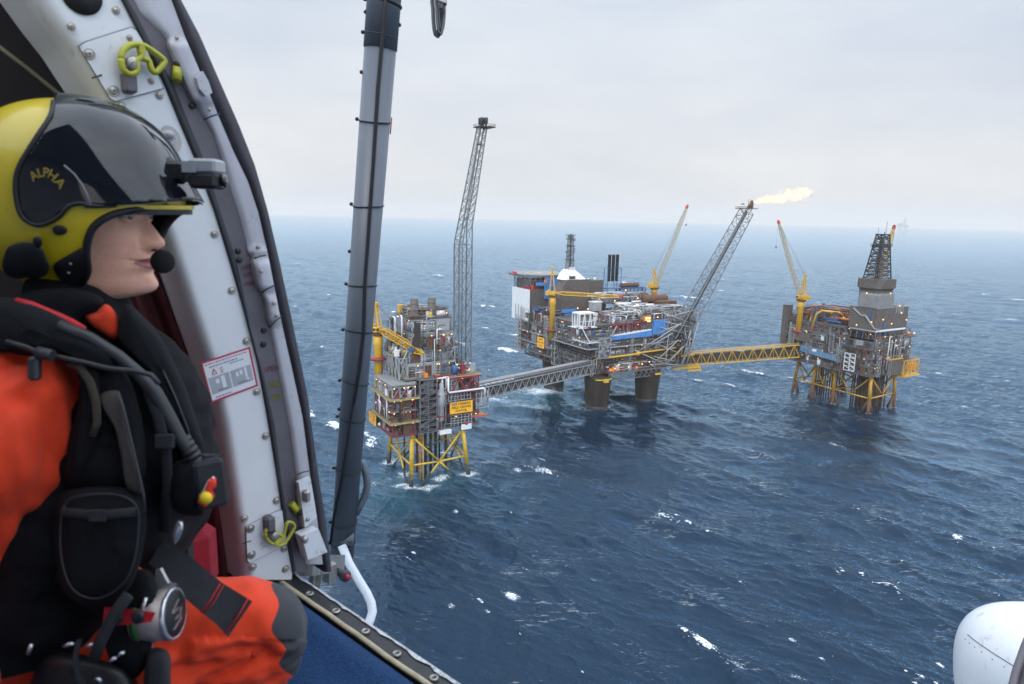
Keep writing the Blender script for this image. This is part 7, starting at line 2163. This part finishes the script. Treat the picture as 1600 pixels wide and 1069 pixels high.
    # hose, cable and couplings
    m = MB(Q['hose']); pts = [(92, 508), (140, 528), (184, 556), (216, 584), (242, 614), (262, 650), (280, 684), (296, 706), (308, 722)]
    m.path([K(x, y, .875 + .008 * i) for i, (x, y) in enumerate(pts)], [.0075, .0075, .0080, .0085, .0095, .0095, .0090, .0090, .008], 10)
    for i in range(5): m.lathe([(.0112, -.003), (.0112, .003)], K(286 + i * 5, 688 + i * 8, .931), (K(306, 720, .94) - K(286, 688, .93)), 12)
    pb(m, 'breathing_hose')
    m = MB(Q['hose']); m.path([K(x, y, .862 + .002 * i) for i, (x, y) in enumerate(((10, 534), (40, 542), (62, 552), (92, 558), (130, 566), (170, 576), (210, 580), (236, 586), (248, 600)))], .0034, 8); m.tube(K(58, 550, .858), K(82, 556, .858), .0075, n=10); m.bevbox(K(54, 576, .86), (.014, .012, .030), .003, (CR, CF, CU)); pb(m, 'headset_cable')
    # chest unit with its red tab and yellow ball
    pillow([(268, 730), (290, 718), (312, 722), (322, 760), (320, 800), (296, 806), (272, 796), (262, 764)], .955, .040, 'vest', 'pouch', .003)
    m = MB(Q['strap']); 
    c = K(328, 754, .935); ax = (CR * .80 + CF * .5 + CU * .12).normalized(); ay = ax.cross(CU).normalized(); az = ay.cross(ax)
    if az.dot(CU) < 0: az = -az
    m.bevbox(c, (.040, .034, .066), .005, (ax, ay, az)); m.beam(K(312, 716, .93), K(340, 716, .96), .016, .010); rad_ = pb(m, 'radio')
    m = MB(Q['btn']); m.ell(K(322, 778, .905), (.0085, .0085, .0085), 16, 10); pb(m, 'ball', rad_)
    m = MB(Q['hot']); m.path([K(x, y, .907) for x, y in ((334, 747), (331, 757), (326, 765), (330, 776), (328, 782))], [.003, .0065, .0045, .005, .002], 8, .5, CF); m.path([K(312, 781, .910), K(317, 786, .909), (K(322, 789, .908))], .004, 6); pb(m, 'pull_tab', rad_)
    m = MB(Q['chrome']); m.path([K(x, y, .909) for x, y in ((335, 746), (326, 752), (318, 768), (310, 776))], .0022, 6); pb(m, 'clip', rad_)
    # things at the waist
    m = MB(Q['chrome']); m.path([K(x, y, .93) for x, y in ((282, 814), (278, 826), (274, 840), (272, 850))], [.004, .007, .006, .002], 8, .4, CF); pb(m, 'foil_strap')
    def band(L_, R_, th, mat, name, parent=None):
        m = MB(Q[mat]); m.grid([[K(*a), K(*b), K(b[0], b[1], b[2] + th), K(a[0], a[1], a[2] + th)] for a, b in zip(L_, R_)], False, True)
        m.add([K(*L_[-1]), K(*R_[-1]), K(R_[-1][0], R_[-1][1], R_[-1][2] + th), K(L_[-1][0], L_[-1][1], L_[-1][2] + th)], [(0, 1, 2, 3)])
        return pb(m, name, parent)
    s1 = band([(255, 842, .985), (285, 860, .985), (315, 885, .985), (347, 911, .99), (372, 926, .995), (394, 940, 1.0)], [(232, 880, .965), (258, 900, .962), (288, 934, .96), (316, 958, .962), (338, 976, .968), (356, 996, .975)], .004, 'strap', 'thigh_strap')
    m = MB(Q['red']); m.path([K(344, 912, .986), K(330, 936, .974), K(313, 957, .961)], .0011, 6); m.path([K(387, 937, .994), K(371, 964, .984), K(351, 990, .972)], .0011, 6); m.path([K(350, 914, .987), K(335, 940, .974), K(319, 959, .962)], .0007, 6); pb(m, 'stitching', s1)
    # silver canister, its bracket and the red snap strap
    c = K(254, 961, .93); ax = (CR * .99 + CF * .02 + CU * .10).normalized()
    m = MB(Q['tin']); m.lathe([(.030, -.032), (.0325, -.030), (.0335, .012)], c, ax, 32); m.use(Q['green']); m.lathe([(.0337, -.028), (.0337, -.020)], c, ax, 32); can = pb(m, 'canister')
    m = MB(Q['chrome']); m.lathe([(.0335, .012), (.0345, .013), (.0345, .017), (.030, .018), (.0300, .0165)], c, ax, 36); m.use(Q['matte']); m.lathe([(.0300, .0175), (.0290, .0185), (.001, .0187)], c, ax, 32); pb(m, 'lid', can)
    dv = ax; sx = dv.cross(CU).normalized(); 
    if sx.dot(CR) < 0: sx = -sx
    uy = sx.cross(dv)
    if uy.dot(CU) < 0: uy = -uy
    m = MB(Q['chrome'])
    for (a, b, x2, y2) in ((-.010, .016, .004, .010), (-.006, .006, .008, .003), (-.004, -.004, .006, -.006), (-.012, -.010, .012, -.018), (.000, .012, .012, .004), (-.014, .004, -.008, -.010)):
        m.beam(c + dv * .0192 + sx * a + uy * b, c + dv * .0192 + sx * x2 + uy * y2, .0016, .0010)
    pb(m, 'lid_marking', can)
    m = MB(Q['chrome']); m.prism([K(243, 890, .935), K(250, 889, .935), (K(262, 912, .935)), K(274, 914, .935), K(268, 930, .935), K(240, 930, .935)], CF * .006); pb(m, 'bracket', can); m = MB(Q['chrome']); m.prism([K(232, 985, .92), K(238, 985, .92), K(236, 1026, .92), K(231, 1026, .92)], CF * .005); m.path([K(228, 934, .90), K(222, 952, .90), K(224, 980, .90), K(228, 990, .90)], .0026, 6); pb(m, 'bracket', can)
    b_ = band([(163, 949, .885), (190, 950, .880), (215, 954, .876), (243, 957, .88)], [(160, 976, .885), (190, 977, .880), (215, 975, .876), (236, 972, .88)], .004, 'red', 'snap_strap')
    for (x, y, d) in ((183, 965, .880), (216, 964, .875)):
        m = MB(Q['matte']); m.lathe([(.0085, 0), (.0085, .0015), (.006, .0035), (.002, .0042)], K(x, y, d), -CF, 18); pb(m, 'snap', b_)
    # dark harness and pockets round the hips, small metal bits
    pillow([(232, 1016), (262, 1020), (266, 1060), (262, 1100), (228, 1100), (226, 1050)], .93, .03, 'strap', 'pouch', .003)
    pillow([(176, 900), (206, 888), (240, 900), (246, 960), (232, 1030), (205, 1060), (172, 1030), (160, 960)], .935, .03, 'vest', 'pouch', .006)
    pillow([(60, 1040), (96, 1020), (150, 1032), (200, 1052), (210, 1110), (60, 1110)], .93, .035, 'matte', 'pouch', .008)
    m = MB(Q['strap']); m.path([K(x, y, .878) for x, y in ((124, 1000), (118, 1024), (120, 1050), (132, 1080))], .005, 8, .6); m.path([K(x, y, .872) for x, y in ((200, 930), (178, 960), (158, 1000), (146, 1030))], .008, 8, .5, CF); pb(m, 'harness_strap')
    m = MB(Q['chrome'])
    for (x, y, x2, y2) in ((44, 1022, 50, 1006), (100, 1010, 116, 1006), (134, 1010, 152, 1008), (172, 1034, 182, 1028), (186, 1024, 194, 1020), (150, 1060, 158, 1066)):
        m.path([K(x, y, .876), K((x + x2) / 2, (y + y2) / 2 - 1.5, .874), K(x2, y2, .876)], .0028, 6)
    pb(m, 'buckle')
    m = MB(Q['orange']); m.path([K(x, y, .93) for x, y in ((196, 904), (206, 890), (216, 894), (224, 898))], [.004, .008, .007, .002], 8, .5, CF); pb(m, 'suit_fold')
clothes()
def cushion():
    o = K(280, 872, 1.24)
    m = MB(Q['crim']); m.bevbox(o + CR * .02, (.07, .09, .14), .025, (HT, HN, HZ))
    m.use(Q['matte']); m.beam(o + CR * .06 - CF * .11 + CU * .1, o + CR * .07 - CF * .11 - CU * .1, .02)
    ob = m.build('seat_cushion', None, None, o)
    tag(ob, 'crimson cushion half hidden between the black vest and the maroon curtain', 'cushion')
cushion()
